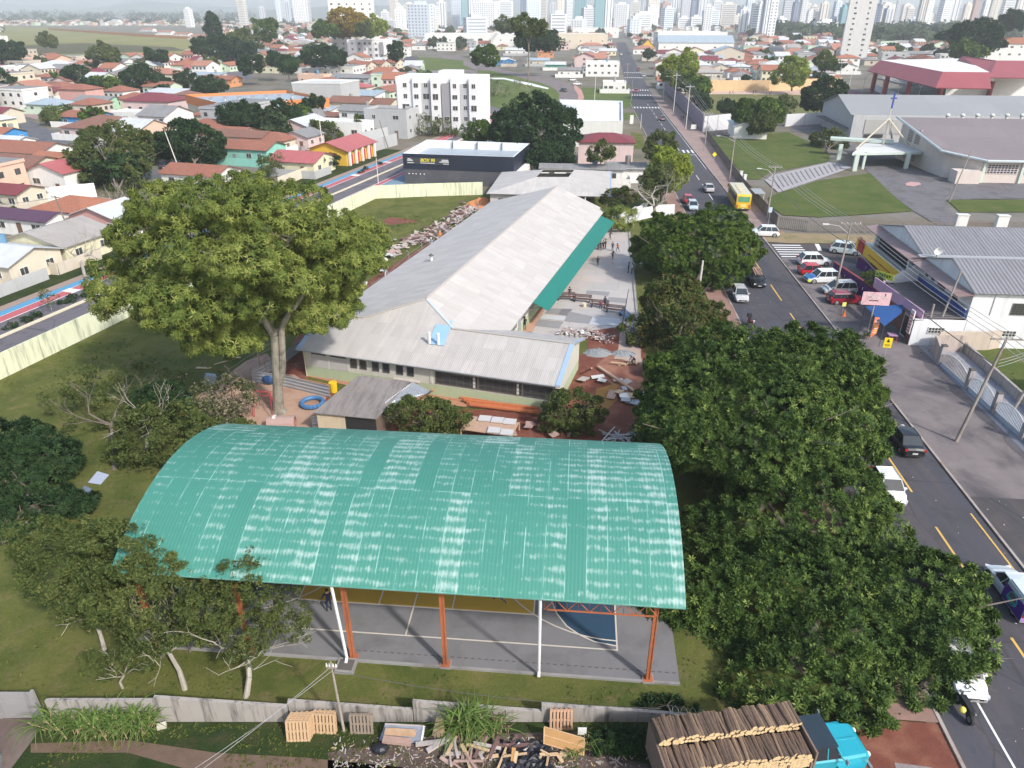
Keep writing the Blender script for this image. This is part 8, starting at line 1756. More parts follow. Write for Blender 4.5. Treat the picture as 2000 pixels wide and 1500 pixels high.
rubble('board_pile','pale boards stacked on the grass below the rubble strip, upper group',[(762,486),(795,483)],26,2,.35,[PLW,GREYB],.5)
rubble('board_pile','pale pink boards stacked on the grass, lower group',[(748,498),(775,497)],32,3,.4,[RUBM,GREYB],.5)
rubble('brick_rubble','strip of white and pink rubble at the edge of the patched yard concrete',[(1090,655),(1140,652),(1190,668)],260,4,.5,[WFRM,RUBM,BLKS],.16)
rubble('wire_debris','scattered boards and white scraps beside the wire fence, left lawn',[(745,510),(770,500)],16,6,.4,[GREYB,WFRM],.4)
def wirefence(name,label,pts,h,step,mat):
 root=thing(name,label,'fence',g(*pts[0]));
 for a,b in zip(pts,pts[1:]):
  A,B=g(*a),g(*b); n=max(1,int((B-A).length/step))
  for i in range(n): q=A+(B-A)*(i/n); mb=MB(); mb.tube(q,q+ZV(h),.07,.06,mat,5); mb.tube(q+ZV(h),q+Vector((-.35,0,h+.35)),.05,.04,mat,4); PW('post',mb,root)
  mb=MB(); [mb.tube(A+ZV(z),B+ZV(z),.012,.012,STEEL,3) for z in (.3,.8,1.3,1.8)]; PW('wires',mb,root)
wirefence('wire_fence','wire fence with angled concrete posts beside the long school roof',[(935,420),(870,468),(800,520),(760,560),(700,600)],2.0,4.5,CONC2)
wirefence('wire_fence','wire fence with leaning posts at the playground edge, left',[(555,690),(508,716),(480,718) if 0 else (453,755),(430,772)],1.9,2.6,M('rusty_post',(.36,.26,.2),.9,.2,3))
plank('pale timber post standing by the wing end wall',g(1155,720,0),g(1155.5,719,1.3),.14,.14,PLW,name='timber_post',cat='post')
mb=MB(); b_=g(528,748,.2); mb.sphere(b_+ZV(.4),.6,plain('blue_tarp',(.02,.06,.17),.5),9,6,(1.3,.8,.8)); solo('tarp_bundle',mb,'dark blue tarpaulin bundle behind the hoarding by the trunk','tarpaulin',loc=b_)
mb=MB(); b_=g(628,725,.1); [mb.box(b_+Vector((-.55+.16*i,0,.35)),(.1,.9,.6),M('hollow_block',(.48,.46,.44))) for i in range(8)]; mb.box(b_+Vector((.1,0,.1)),(1.4,.95,.2),MC['hollow_block']); solo('block_stack',mb,'stack of pale hollow blocks by the left end of the school wall','block stack',loc=b_)
mb=MB(); b_=g(648,730,.1); mb.box(b_+ZV(.12),(1.3,.8,.25),MC['hollow_block'],A17); solo('block_stack',mb,'low grey block row right of the hollow block stack','block stack',loc=b_)
mb=MB(); b_=g(798,760,.1); mb.box(b_+ZV(1.1),(2.6,1.0,.12),M('render_slab',(.5,.45,.42)),A17); mb.box(b_+Vector((0,.35,.55)),(1.3,.5,1.1),MC['render_slab'],A17); mb.box(b_+Vector((.1,.4,1.45)),(1.8,.2,.6),MC['render_slab'],A17); solo('render_hatch',mb,'pale rendered hatch with shelf on the school front wall','hatch',loc=b_)
plank('upright orange scaffold board at the school front',g(845,762,0),g(845.5,762,2.6),.22,.1,PLR,name='scaffold_board',cat='board')
mb=MB(); b_=g(740,745,.1); [mb.box(b_+Vector((x,0,.9)),(.06,.06,1.8),M('green_rail',(.16,.22,.12))) for x in(-.9,.9)]; mb.box(b_+ZV(1.0),(1.8,.05,.08),MC['green_rail']); solo('scaffold_rail',mb,'olive rail frame standing by the school front windows','rail',loc=b_)
mb=MB(); b_=g(1062,800,.1); [mb.box(b_+Vector((-.6+i*.17,0,.5)),(.1,.06,1.0),PLW) for i in range(8)]; mb.box(b_+Vector((0,.05,.8)),(1.4,.05,.1),PLW); solo('slatted_crate',mb,'upright wooden slatted panel at the right end of the orange beams','crate',loc=b_)
mb=MB(); b_=g(350,795,.1); mb.box(b_+ZV(.5),(2.4,1.5,1.0),plain('green_skip_paint',(.01,.17,.10)),R(20)); mb.box(b_+ZV(1.05),(2.6,1.7,.1),plain('green_skip_paint2',(.01,.13,.08)),R(20)); solo('green_container',mb,'green metal container beside the dark conifer bush','container',loc=b_)
mb=MB(); b_=g(412,750,.1); mb.box(b_+ZV(.5),(.9,.7,1.0),plain('box_blue_grey',(.25,.32,.38)),R(30),ry=.4); solo('grey_box',mb,'tilted blue grey box on the lawn near the playground edge','box',loc=b_)
# ================================================================= FRONT STRIP THINGS
PAL=M('pallet_wood',(.47,.32,.19),.85,.18,6); PALG=M('weathered_pallet_wood',(.24,.19,.15),.9,.25,6)
def pallet(label,px,py,off,tilt,mat,lab2=None,group=None,rz=0):
 b=g(px,py)+Vector(off); mb=MB(); W_,H_=1.15,1.2
 for i in range(7): mb.box((-W_/2+.06+i*(W_-.12)/6,0,H_/2),(.11,.022,H_),mat)
 for z in (.06,H_/2,H_-.06): mb.box((0,.06,z),(W_,.09,.1),mat)
 for i in range(5): mb.box((-W_/2+.07+i*(W_-.14)/4,.12,H_/2),(.1,.022,H_),mat)
 o=solo('pallet',mb,label,'pallet',group); o.location=b; o.rotation_euler=(-tilt,0,rz); return o
for i in range(5): pallet(['front','second','third','fourth','rear'][i]+' pallet of the leaning stack nearest the left',583,1449,(.03*i,.13*i,0),R(14-1.2*i),PAL,rz=R(2))
for i in range(2): pallet(['front','rear'][i]+' pallet of the leaning pair in the middle',634,1434,(.02*i,.15*i,0),R(12),PAL,rz=R(-2))
pallet('single grey weathered pallet leaning on the wall',707,1434,(0,0,0),R(10),PALG)
pallet('pale slatted pallet leaning on the wall behind the wooden board',1096,1430,(0,.1,0),R(12),M('fresh_slat_wood',(.50,.31,.2),.85,.2,6))
def leaning_board():
 A,B=g(1062,1452,.35),g(1140,1475,.25); root=thing('leaning_board','honey coloured framed wooden board leaning in front of the pale pallet','board',(A.x,A.y,0)); m=M('honey_board',(.42,.24,.10),.7,.2,2); f=M('board_frame',(.55,.36,.2)); up=Vector((.02,.35,.75)); mb=MB(); mb.plane([A,B,B+up,A+up],m,.06); PW('panel',mb,root); mb=MB(); [mb.tube(A+up*k,B+up*k,.03,.03,f,4) for k in(0,.5,1)]; mb.tube(A,A+up,.03,.03,f,4); mb.tube(B,B+up,.03,.03,f,4); PW('frame',mb,root)
leaning_board()
mb=MB(); v=g(1137,1428,.9); mb.box(v,(.42,.1,.42),WFRM); mb.tube(g(1137,1440,0),v,.04,.04,STEEL,5); solo('white_box',mb,'small white box on a stand by the old wall','box',loc=g(1137,1440))
def grey_tank():
 A=[g(740,1446,.1),g(822,1452,.1),g(828,1418,.45),g(752,1414,.45)]; root=thing('sheet_pallet_bed','grey blue sheet bed holding split logs beside the wall','debris',(A[0].x,A[0].y,0)); mb=MB(); mb.plane(A,M('grey_blue_bed',(.22,.25,.32),.7,.3,2),.08); PW('bed',mb,root)
 mb=MB(); mb.tube(A[2],A[1],.07,.07,WFRM,6); mb.tube(A[3],A[2],.05,.05,GREYB,6); PW('rim',mb,root)
grey_tank()
plank('thick split log lying at the back of the grey bed',g(752,1428,.55),g(812,1432,.55),.3,.16,M('split_log',(.46,.30,.19),.9,.35,3),name='split_log',cat='log')
plank('thick pinkish split log at the front of the grey bed',g(748,1444,.4),g(803,1450,.4),.32,.18,M('split_log_pink',(.36,.24,.2),.9,.35,3),name='split_log',cat='log')
mb=MB(); b_=g(742,1462,.15); mb.sphere(b_,.4,plain('black_bag',(.012,.013,.02),.45),9,6,(1.1,.8,.6)); solo('black_bag',mb,'black bag in front of the grey bed with split logs','bag',loc=b_)
for i,(a,b_,lab) in enumerate((((847,1438,.1),(856,1402,1.1),'left'),((856,1440,.1),(859,1410,.9),'middle'),((866,1440,.1),(862,1404,1.1),'right'))): plank(f'{lab} of three boards standing against the wall beside the tall cane',g(*a),g(*b_),.2,.05,PLW,group='boards standing by the tall cane')
plank('long beam lying towards the tall cane',g(812,1454,.25),g(870,1447,.3),.2,.12,GREYB,name='timber_beam',cat='beam')
plank('heavy weathered beam slanting below the tall cane',g(834,1467,.2),g(882,1437,.4),.25,.12,GREYB,name='timber_beam',cat='beam')
plank('long dark board along the ground right of the tall cane',g(896,1457,.2),g(1040,1455,.2),.18,.08,DRKP)
plank('first of two upright boards on the black tarpaulin',g(1001,1487,.2),g(1004,1460,.6),.18,.06,M('ochre_board',(.42,.22,.07)))
plank('second paler upright board on the black tarpaulin',g(1005,1490,.2),g(1009,1467,.55),.17,.05,PLW)
boards('broken_pallet_pile','pile of broken pallets and bark boards at the bottom edge',928,1480,34,.16,1.5,GREYB,11,mats=[GREYB,RUBM,PLW,DRKP],spread=.75,z=.15)
boards('board_heap','small heap of short boards under the leaning wooden board',1075,1485,8,.16,.8,PLW,12,spread=.3)
def tarp():
 rng=random.Random(5); O=g(1025,1478); mb=MB(); m=plain('black_tarp',(.018,.019,.026),.35); N=16; H_=[[.08+.22*rng.random()*(1 if 0<i<N and 0<j<N else 0) for j in range(N+1)] for i in range(N+1)]
 V=lambda i,j:(-1.3+2.6*i/N+.1*math.sin(j),-.9+1.7*j/N+.1*math.sin(i*1.3),H_[i][j])
 for i in range(N):
  for j in range(N): mb.face([V(i,j),V(i+1,j),V(i+1,j+1)],m); mb.face([V(i,j),V(i+1,j+1),V(i,j+1)],m)
 o=solo('black_tarpaulin',mb,'crumpled black plastic tarpaulin on the rubbish soil','tarpaulin'); o.location=O
tarp()
rng=random.Random(3)
mb=MB()
for i in range(650):
 q=g(rng.uniform(650,1280),rng.uniform(1440,1500)); s=rng.uniform(.015,.06); mb.box((q.x,q.y,.04),(s*rng.uniform(1,6),s,s*.5),rng.choice([GREYB,BLKS,RUBM,DRKP,PLW,GREYB,GREYB,BLKS]+([WFRM] if i%19==0 else [])),rng.uniform(0,3.1))
solo('wood_chips',mb,'litter of wood chips and scraps on the rubbish soil at the bottom','litter',kind='stuff')
mb=MB(); b_=g(316,1418,.15); mb.box(b_,(.42,.25,.28),M('pale_stone',(.5,.47,.42),.9),R(20),rx=.2); solo('pale_stone',mb,'pale stone block on the grass right of the cane row','stone',loc=b_)
mb=MB(); b_=g(1186+25,1440,0)
mb=MB(); v0=g(0,1452,.6); mb.box((v0.x-.2,v0.y-1,.8),(1.2,1.0,1.6),M('blue_grey_roof_bit',(.30,.33,.37)),R(30)); solo('blue_grey_box',mb,'blue grey sheet metal box cut by the lower left corner','box',loc=(v0.x,v0.y-1,0))
def razor():
 mb=MB(); A,B=g(1300,1384,2.1),g(1500,1410,2.1); n=60
 pts=[A+(B-A)*(i/n)+Vector((0,.2*math.cos(i*1.2),.2*math.sin(i*1.2))) for i in range(n+1)]; mb.path(pts,.012,STEEL,3); solo('razor_wire',mb,'coil of razor wire along the wall top under the big dark tree','razor wire')
razor()
# ================================================================= RIGHT WALL AND GATES
def gates():
 gm=plain('pale_blue_gate',(.50,.54,.60)); cw=wallm('cream_gate_wall',(.68,.63,.54),amt=.4); pm=M('grey_stained_pier',(.36,.33,.33),.9,.3,2,dirt=(.2,.18,.18)); pts=[ST(37.4,69.0),ST(37.6,63.6),ST(37.8,59.0),ST(38.0,54.6),ST(38.2,48.6)]
 root=thing('street_wall_with_gates','low street wall with dark topped piers and scalloped pale blue gates at the right','wall',(pts[2].x,pts[2].y,0));
 for q in pts: mb=MB(); mb.box((q.x,q.y,1.1),(.45,.45,2.2),pm,A5); mb.box((q.x,q.y,2.25),(.5,.5,.1),FRM,A5); PW('pier',mb,root)
 for i,(a,b) in enumerate(zip(pts,pts[1:])):
  d=b-a; n=24; mb=MB()
  for k in range(1,n): q=a+d*(k/n); h=1.15+.75*(1-(2*k/n-1)**2); mb.box((q.x,q.y,h/2+.05),(.10,.04,h),gm if i>0 else pm,math.atan2(d.y,d.x))
  for k in range(n): u0,u1=k/n,(k+1)/n; f=lambda u:a+d*u+Vector((0,0,1.2+.75*(1-(2*u-1)**2))); mb.tube(f(u0),f(u1),.04,.04,WFRM,4)
  c=(a+b)/2; mb.box((c.x,c.y,.3),(d.length-.5,.06,.5),gm,math.atan2(d.y,d.x)); PW('gate_leaf',mb,root)
 long_wall('cream_gate_wall','cream wall with small canopy bench and dark plaque facing the parking lot',[p(ST(38.2,48.3)),p(ST(42.5,48.6)),p(ST(46,48.6))],2.4,.25,cw)
 for i,(s0,s1) in enumerate(((39.0,41.0),)):
  mb=MB();
  for k in range(2): q=ST(39.5+k*.9,48.1); mb.tube((q.x,q.y,0),(q.x,q.y,1.5),.03,.03,FRM,4)
  q=ST(40,48.0); mb.box((q.x,q.y,1.55),(2.0,.7,.08),WFRM,A5); mb.box((q.x,q.y,.35),(1.1,.4,.06),STEEL,A5); solo('canopy_bench',mb,'small canopy over a bench on the cream gate wall','bench',loc=(q.x,q.y,0))
 mb=MB(); q=ST(44.6,48.35); mb.box((q.x,q.y,1.3),(1.8,.06,1.5),M('blue_mosaic_plaque',(.16,.2,.27),.6,.5,8),A5); solo('mosaic_panel',mb,'blue grey mosaic panel on the cream gate wall at the right edge','panel',loc=(q.x,q.y,0))
 long_wall('retaining_wall','low stained retaining wall between the tiled drive and the neighbour lawn',[p(ST(41.4,73)),p(ST(41.3,60)),p(ST(41.2,52))],1.1,.25,wallm('stained_retaining',(.36,.33,.31),(.1,.09,.09),.9))
 r2=thing('neighbour_porch','grey blue porch roofs of the house cut by the right edge','house',ST(45,55)); mb=MB();
 for (s,t,z,w_,d_) in ((45.8,56.5,3.0,4,4.5),(47,61,4.6,4,3)): q=ST(s,t); mb.box((q.x,q.y,z),(w_,d_,.15),TILES['blue'],A5)
 part('roof',mb,r2,world=True); mb=MB(); q=ST(47,57); mb.box((q.x,q.y,1.4),(2.4,4,2.8),wmat('grey'),A5); part('wall',mb,r2,world=True); mb=MB(); q=ST(44.2,55); mb.tube((q.x,q.y,0),(q.x,q.y,3),.16,.16,WFRM,8); part('column',mb,r2,world=True)
gates()
long_wall('stained_corner_wall','rough stained wall corner at the left of the tiled drive',[p(ST(37.3,69.2)),p(ST(38.2,72.4)),p(ST(41.2,72.6))],1.9,.3,wallm('rough_corner',(.45,.38,.34),(.14,.12,.11),.9))
mb=MB()
for i in range(260):
 q=ST(rng.uniform(30.2,60),rng.uniform(20,47)); s=rng.uniform(.03,.08); mb.box((q.x,q.y,.12),(s*1.5,s,.02),WFRM if i%3 else KERB,rng.uniform(0,3))
for i in range(160):
 q=ST(rng.uniform(19.7,29.6),rng.uniform(10,90)); s=rng.uniform(.02,.06); mb.box((q.x,q.y,.04),(s*1.5,s,.015),RUBM if i%4 else WFRM,rng.uniform(0,3))
solo('road_litter',mb,'small pale litter scattered on the parking lot and street asphalt','litter',kind='stuff')
mb=MB()
for i in range(3): strip(mb,S_((45-1.5*0,37.0-6*i),(55,37.5-6*i)),.12,.105,WHITE)
strip(mb,S_((38.4,46.6),(50,47.2)),.12,.107,WHITE); solo('parking_lines',mb,None,None,kind='structure')
# ================================================================= PEOPLE
def rag(pose,cloth,seed=0):
 """one skinned body: joints laid out for the pose, radii tapering along every limb"""
 sh,hip=1.42,.92
 J={'pel':(0,0,hip),'spine':(0,0,1.12),'chest':(0,0,1.32),'neck':(0,0,1.47),'head':(0,.01,1.58),'crown':(0,.0,1.71),
       'sL':(.18,0,1.40),'eL':(.25,.0,1.12),'wL':(.27,.08,.87),'hL':(.27,.11,.78),'sR':(-.18,0,1.40),'eR':(-.25,0,1.12),'wR':(-.27,.08,.87),'hR':(-.27,.11,.78),
       'tL':(.09,0,.88),'kL':(.10,.02,.48),'aL':(.11,0,.09),'fL':(.12,.15,.04),'tR':(-.09,0,.88),'kR':(-.10,.02,.48),'aR':(-.11,0,.09),'fR':(-.12,.15,.04)}
 U={}
 if pose=='walk': U={'kL':(.10,.20,.50),'aL':(.10,.30,.10),'fL':(.10,.45,.07),'kR':(-.10,-.02,.48),'aR':(-.10,-.32,.14),'fR':(-.10,-.20,.05),'eL':(.25,-.12,1.13),'wL':(.26,-.10,.88),'hL':(.26,-.08,.79),'eR':(-.25,.10,1.14),'wR':(-.24,.28,.98),'hR':(-.24,.36,.95)}
 if pose=='run': U={'pel':(0,0,.90),'chest':(0,.12,1.30),'neck':(0,.16,1.44),'head':(0,.20,1.55),'crown':(0,.2,1.68),'kL':(.12,.32,.62),'aL':(.12,.30,.22),'fL':(.12,.44,.20),'kR':(-.14,-.10,.50),'aR':(-.2,-.48,.22),'fR':(-.2,-.40,.1),'sL':(.18,.12,1.38),'sR':(-.18,.12,1.38),'eL':(.36,-.02,1.2),'wL':(.42,.14,1.1),'hL':(.43,.22,1.1),'eR':(-.38,.2,1.2),'wR':(-.46,.38,1.15),'hR':(-.47,.46,1.15)}
 if pose=='reach': U={'eL':(.34,.05,1.2),'wL':(.48,.14,1.06),'hL':(.55,.18,1.03),'kL':(.14,.06,.48),'aL':(.16,.05,.09)}
 if pose=='sit': U={k:(v[0],v[1],v[2]-.42) for k,v in J.items() if k[0] not in 'ktaf'}; U.update({'tL':(.1,.02,.46),'kL':(.13,.42,.48),'aL':(.13,.45,.09),'fL':(.13,.6,.04),'tR':(-.1,.02,.46),'kR':(-.13,.42,.48),'aR':(-.13,.45,.09),'fR':(-.13,.6,.04),'wL':(.22,.25,.58),'hL':(.18,.33,.56),'wR':(-.22,.25,.58),'hR':(-.18,.33,.56),'eL':(.26,.05,.72),'eR':(-.26,.05,.72)})
 if pose=='crouch': U={'pel':(0,-.2,.48),'spine':(0,-.08,.66),'chest':(0,.10,.80),'neck':(0,.2,.92),'head':(0,.28,.98),'crown':(0,.34,1.08),'sL':(.18,.12,.86),'sR':(-.18,.12,.86),'eL':(.24,.3,.62),'wL':(.14,.46,.42),'hL':(.1,.52,.36),'eR':(-.24,.3,.62),'wR':(-.14,.46,.42),'hR':(-.1,.52,.36),'tL':(.1,-.18,.46),'kL':(.16,.22,.52),'aL':(.14,-.02,.09),'fL':(.15,.14,.04),'tR':(-.1,-.18,.46),'kR':(-.16,.22,.52),'aR':(-.14,-.02,.09),'fR':(-.15,.14,.04)}
 J.update(U)
 rad={'pel':.135,'spine':.125,'chest':.15,'neck':.055,'head':.095,'crown':.075,'sL':.068,'sR':.068,'eL':.045,'eR':.045,'wL':.03,'wR':.03,'hL':.034,'hR':.034,'tL':.095,'tR':.095,'kL':.06,'kR':.06,'aL':.042,'aR':.042,'fL':.034,'fR':.034}
 E_=[('pel','spine'),('spine','chest'),('chest','neck'),('neck','head'),('head','crown'),('chest','sL'),('sL','eL'),('eL','wL'),('wL','hL'),('chest','sR'),('sR','eR'),('eR','wR'),('wR','hR'),('pel','tL'),('tL','kL'),('kL','aL'),('aL','fL'),('pel','tR'),('tR','kR'),('kR','aR'),('aR','fR')]
 ks=list(J); me=bpy.data.meshes.new('body'); V=[Vector(J[k]) for k in ks]; Ed=[(ks.index(a),ks.index(b)) for a,b in E_]; rr=[rad[k] for k in ks]; roots=[ks.index('pel')]
 for h,w_ in (('hL','wL'),('hR','wR')):      # five fingers rooted inside each palm
  H_=Vector(J[h]); d=(H_-Vector(J[w_])).normalized(); sd=d.orthogonal().normalized()
  for i in range(5):
   o=sd*(-.028+.018*i) if i<4 else sd*-.03; L=(.06,.072,.068,.05,.045)[i]; dd=d if i<4 else (d*.5-sd*.8).normalized(); k=len(V); V+= [H_+o*.6,H_+o+dd*L*.5,H_+o+dd*L+ZV(-.008)]; Ed+= [(k,k+1),(k+1,k+2)]; rr+= [.010,.009,.007]; roots.append(k)
 me.from_pydata([tuple(v) for v in V],Ed,[]); ob=bpy.data.objects.new('tmp',me); COL.objects.link(ob); md=ob.modifiers.new('s','SKIN'); sk=me.skin_vertices[0].data
 for i,r in enumerate(rr): sk[i].radius=(r,r*(.78 if i<3 else 1)); sk[i].use_root=i in roots
 md.use_smooth_shade=True; sb=ob.modifiers.new('u','SUBSURF'); sb.levels=1; sb.render_levels=1
 bpy.context.view_layer.update(); out=bpy.data.meshes.new_from_object(ob.evaluated_get(bpy.context.evaluated_depsgraph_get())); bpy.data.objects.remove(ob)
 seg=[(ks.index(a),ks.index(b),a,b) for a,b in E_]; zone=[]
 for pl in out.polygons:
  c=pl.center; best=None
  for a,b,ka,kb in seg:
   A,B=V[a],V[b]; t=max(0,min(1,(c-A).dot(B-A)/max(1e-9,(B-A).length_squared))); dd=(c-(A+(B-A)*t)).length
   if best is None or dd<best[0]: best=(dd,ka,kb,t)
  ka,kb=best[1],best[2]
  z=1
  if kb in('head','crown') or (ka=='chest' and kb=='neck' and best[3]>.75): z=0
  if kb in('hL','hR'): z=0
  if kb[0] in 'ka' and kb!='crown' or kb in('tL','tR'): z=2
  if kb[0]=='f': z=3
  zone.append(z)
 out.materials.clear()
 for i in range(4): out.materials.append(None)
 out.polygons.foreach_set('material_index',zone); out.name='body_'+pose; return out,J
POSE={}
SKIN_=plain('skin_tone',(.33,.18,.12),.6); SKIN2=plain('skin_tone_light',(.50,.31,.23),.6); HAIR=plain('hair_dark',(.018,.012,.010),.6); SHOE=plain('shoe_dark',(.03,.03,.035))
CL={k:plain('cloth_'+k,v,.85) for k,v in {'navy':(.012,.016,.045),'black':(.012,.012,.016),'orange':(.75,.24,.03),'white':(.65,.66,.68),'pink':(.75,.10,.45),'grey':(.18,.18,.19),'blue':(.06,.12,.28),'lightblue':(.32,.42,.52),'red':(.45,.04,.05),'wine':(.2,.03,.06),'jeans':(.05,.07,.13),'yellow':(.75,.55,.05)}.items()}
def person(pose,px,py,face,shirt,pants,label,h=1.65,hat=None,z=.05,group=None,hair=True):
 if pose not in POSE: POSE[pose]=rag(pose,None)
 me,J=POSE[pose]; root=thing('person',label,'person',g(px,py,z),face,group); s=h/1.78; root.scale=(s,s,s)
 b=add('body',me,root)
 for i,m in enumerate((SKIN_ if int(px)%2 else SKIN2,CL[shirt],CL[pants],SHOE)): b.material_slots[i].link='OBJECT'; b.material_slots[i].material=m
 c=Vector(J['crown']); hd=Vector(J['head']); mb=MB(); up=(c-hd).normalized()
 if hat: mb.sphere(hd+up*.10,.125,CL[hat],10,6,(1,1.1,.75)); mb.box(hd+up*.08+Vector((0,.12,0)),(.2,.1,.02),CL[hat]); part('hard_hat' if hat in('yellow','orange','white','blue') else 'cap',mb,root)
 elif hair: mb.sphere(hd+up*.065+Vector((0,-.03,0)),.118,HAIR,10,6,(1,1.05,.95)); mb.sphere(hd+Vector((0,-.08,-.06)),.075,HAIR,8,5,(1,.6,1.2)); part('hair',mb,root)
 fb=MB(); f=Vector((0,1,0)); fb.sphere(hd+Vector((0,.108,.02)),.018,SKIN_,6,4); [fb.sphere(hd+Vector((sx*.036,.092,.045)),.011,CL['black'],6,4) for sx in(-1,1)]; fb.box(hd+Vector((0,.094,-.03)),(.045,.012,.01),CL['wine']); [fb.sphere(hd+Vector((sx*.10,.0,.02)),.02,SKIN_,5,4,(.5,1,1.3)) for sx in(-1,1)]; part('face',fb,root)
 return root
PE=person
PE('reach',644,1191,R(200),'navy','navy','person in navy tracksuit standing on the yellow court edge',1.68,z=.08)
PE('run',975,1176,R(90),'navy','jeans','person half hidden by the roof edge running on the yellow court',1.65,z=.08)
PE('sit',477,788,R(150),'pink','jeans','person in bright pink top sitting on the playground sand',1.3)
PE('stand',475,834,R(180),'black','jeans','person in dark top standing just behind the green roof left end',1.55)
PE('stand',757,738,R(170),'lightblue','grey','builder with yellow hard hat working at the school front windows',1.72,hat='yellow',z=.06)
PE('crouch',1237,712,R(110),'black','grey','builder with blue cap crouching over boards on the dug clay',1.75,hat='blue')
PE('walk',860,472,R(200),'orange','grey','builder in orange vest and yellow hard hat left of the long roof',1.75,hat='yellow')
PE('stand',843,486,R(150),'lightblue','white','builder in pale shirt left of the one in orange',1.75,hat='white')
PE('walk',754,545,R(60),'lightblue','white','person in pale clothes by the white board on the wire fence',1.7)
PE('stand',1014,646,R(30),'grey','navy','person in grey jacket standing at the school wall with a companion',1.7,hat=None)
PE('stand',1025,645,R(-20),'black','black','person in black standing beside the grey jacketed one',1.72)
PE('stand',1112,581,R(180),'navy','black','child in dark clothes standing behind the first brown bench',1.45)
PE('sit',1173,601,R(170),'wine','black','child in wine top sitting on the third brown bench',1.4)
PE('walk',1181,600,R(190),'navy','black','child in navy at the end of the third brown bench',1.45)
PE('stand',1167,519,R(180),'navy','black','lone child in navy in the middle of the yard',1.45)
PE('run',1196,508,R(200),'black','black','child in black kicking a ball in the yard',1.5)
PE('run',1206,493,R(150),'orange','black','child in orange running beside the ball game',1.5)
PE('stand',1196,490,R(180),'navy','navy','child in navy behind the one in orange',1.45)
PE('run',1191,469,R(220),'navy','black','child running at the far end of the yard',1.45)
PE('stand',1227,533,R(80),'black','black','youth in black near the white table at the yard edge',1.6)
PE('reach',1234,535,R(60),'white','black','youth in white top leaning on the white table',1.6)
for i,(x,y,l) in enumerate(((1161,487,'leftmost'),(1168,488,'second'),(1173,489,'middle'),(1178,488,'fourth'),(1182,486,'rightmost'))): PE('stand',x,y,R(150+20*i),'navy' if i%2 else 'black','black',l+' child of the dark clothed cluster beside the green awning',1.5,group='children clustered by the awning')
PE('walk',1060,586,R(100),'black','black','person in black at the near end of the green awning',1.65)
mb=MB(); b_=g(1197,513,.15); mb.sphere(b_,.12,plain('ball_pink',(.6,.3,.25)),8,6); solo('football',mb,'small ball on the yard concrete at the feet of the kicking child','ball',loc=b_)
fl=[(1392,180,'black'),(1425,185,'navy'),(1431,184,'black'),(1471,184,'black'),(1476,183,'navy'),(1474,192,'orange'),(1497,188,'black'),(1502,187,'navy'),(1388,199,'black'),(1411,196,'navy'),(1391,213,'black'),(1401,214,'navy'),(1409,216,'orange'),(1423,172,'black'),(1505,184,'black')]
wh=['by the left end of the far wall','left of the pair in the field middle','right of the pair in the field middle','left one of the three before the low wall','right one of the three before the low wall','in orange before the low wall trio','left of the right hand cluster','middle of the right hand cluster','on the left side of the field','left of centre on the field','standing behind the near white wall','second behind the near white wall','in red orange behind the near white wall','close under the far cream wall','last of the right hand cluster']
for i,(x,y,c) in enumerate(fl): PE(['stand','walk','run'][i%3],x,y,R(40*i),c,'black' if i%2 else 'navy','distant player on the field, '+wh[i],1.6,group='players on the playing field')
PE('walk',1330,234,R(170),'black','black','walker in black at the foot of the screen fence beside the street',1.7)
PE('walk',1334,235,R(170),'black','black','second walker in black close behind at the screen fence',1.7)
# ================================================================= THE CITY BEHIND
def px_of(x,y,z=0):
 d=y*CP-(z-CAM_H)*SP; return (1000+FPX*x/d,750+FPX*(-y*SP-(z-CAM_H)*CP)/d)
NOGO=[(0,50,430,112),(60,112,370,128),(640,200,935,420),(560,290,800,420),(850,100,1140,262),(790,100,860,142),(1355,165,1660,262),(1380,255,1640,262),(1640,128,2060,330),(1085,185,1300,330),(1130,150,1245,215),(1290,180,1360,262),(1860,40,2060,130),(0,440,260,700),(340,150,680,238),(160,390,800,440),(1270,62,1450,112),(845,28,1180,62)]
LS=[(0,228),(60,245),(150,285),(250,325),(345,362)]
def blocked(u,v,x,y,rr):
 if any(a<=u<=c and b<=v<=d for a,b,c,d in NOGO): return True
 for (a,b),(c,d) in zip(LS,LS[1:]):
  if a<=u<=c and abs(v-(b+(d-b)*(u-a)/(c-a)))<30: return True
 s=x*.996-y*.088
 if 13<s-max(0,(y-300)*.03)<38 and y<1300: return True
 n=x*.9553-y*.2957
 if -92<n<-64 and y<260: return True
 return any((x-a)**2+(y-b)**2<(r+rr)**2 for a,b,r in HP if abs(y-b)<40)
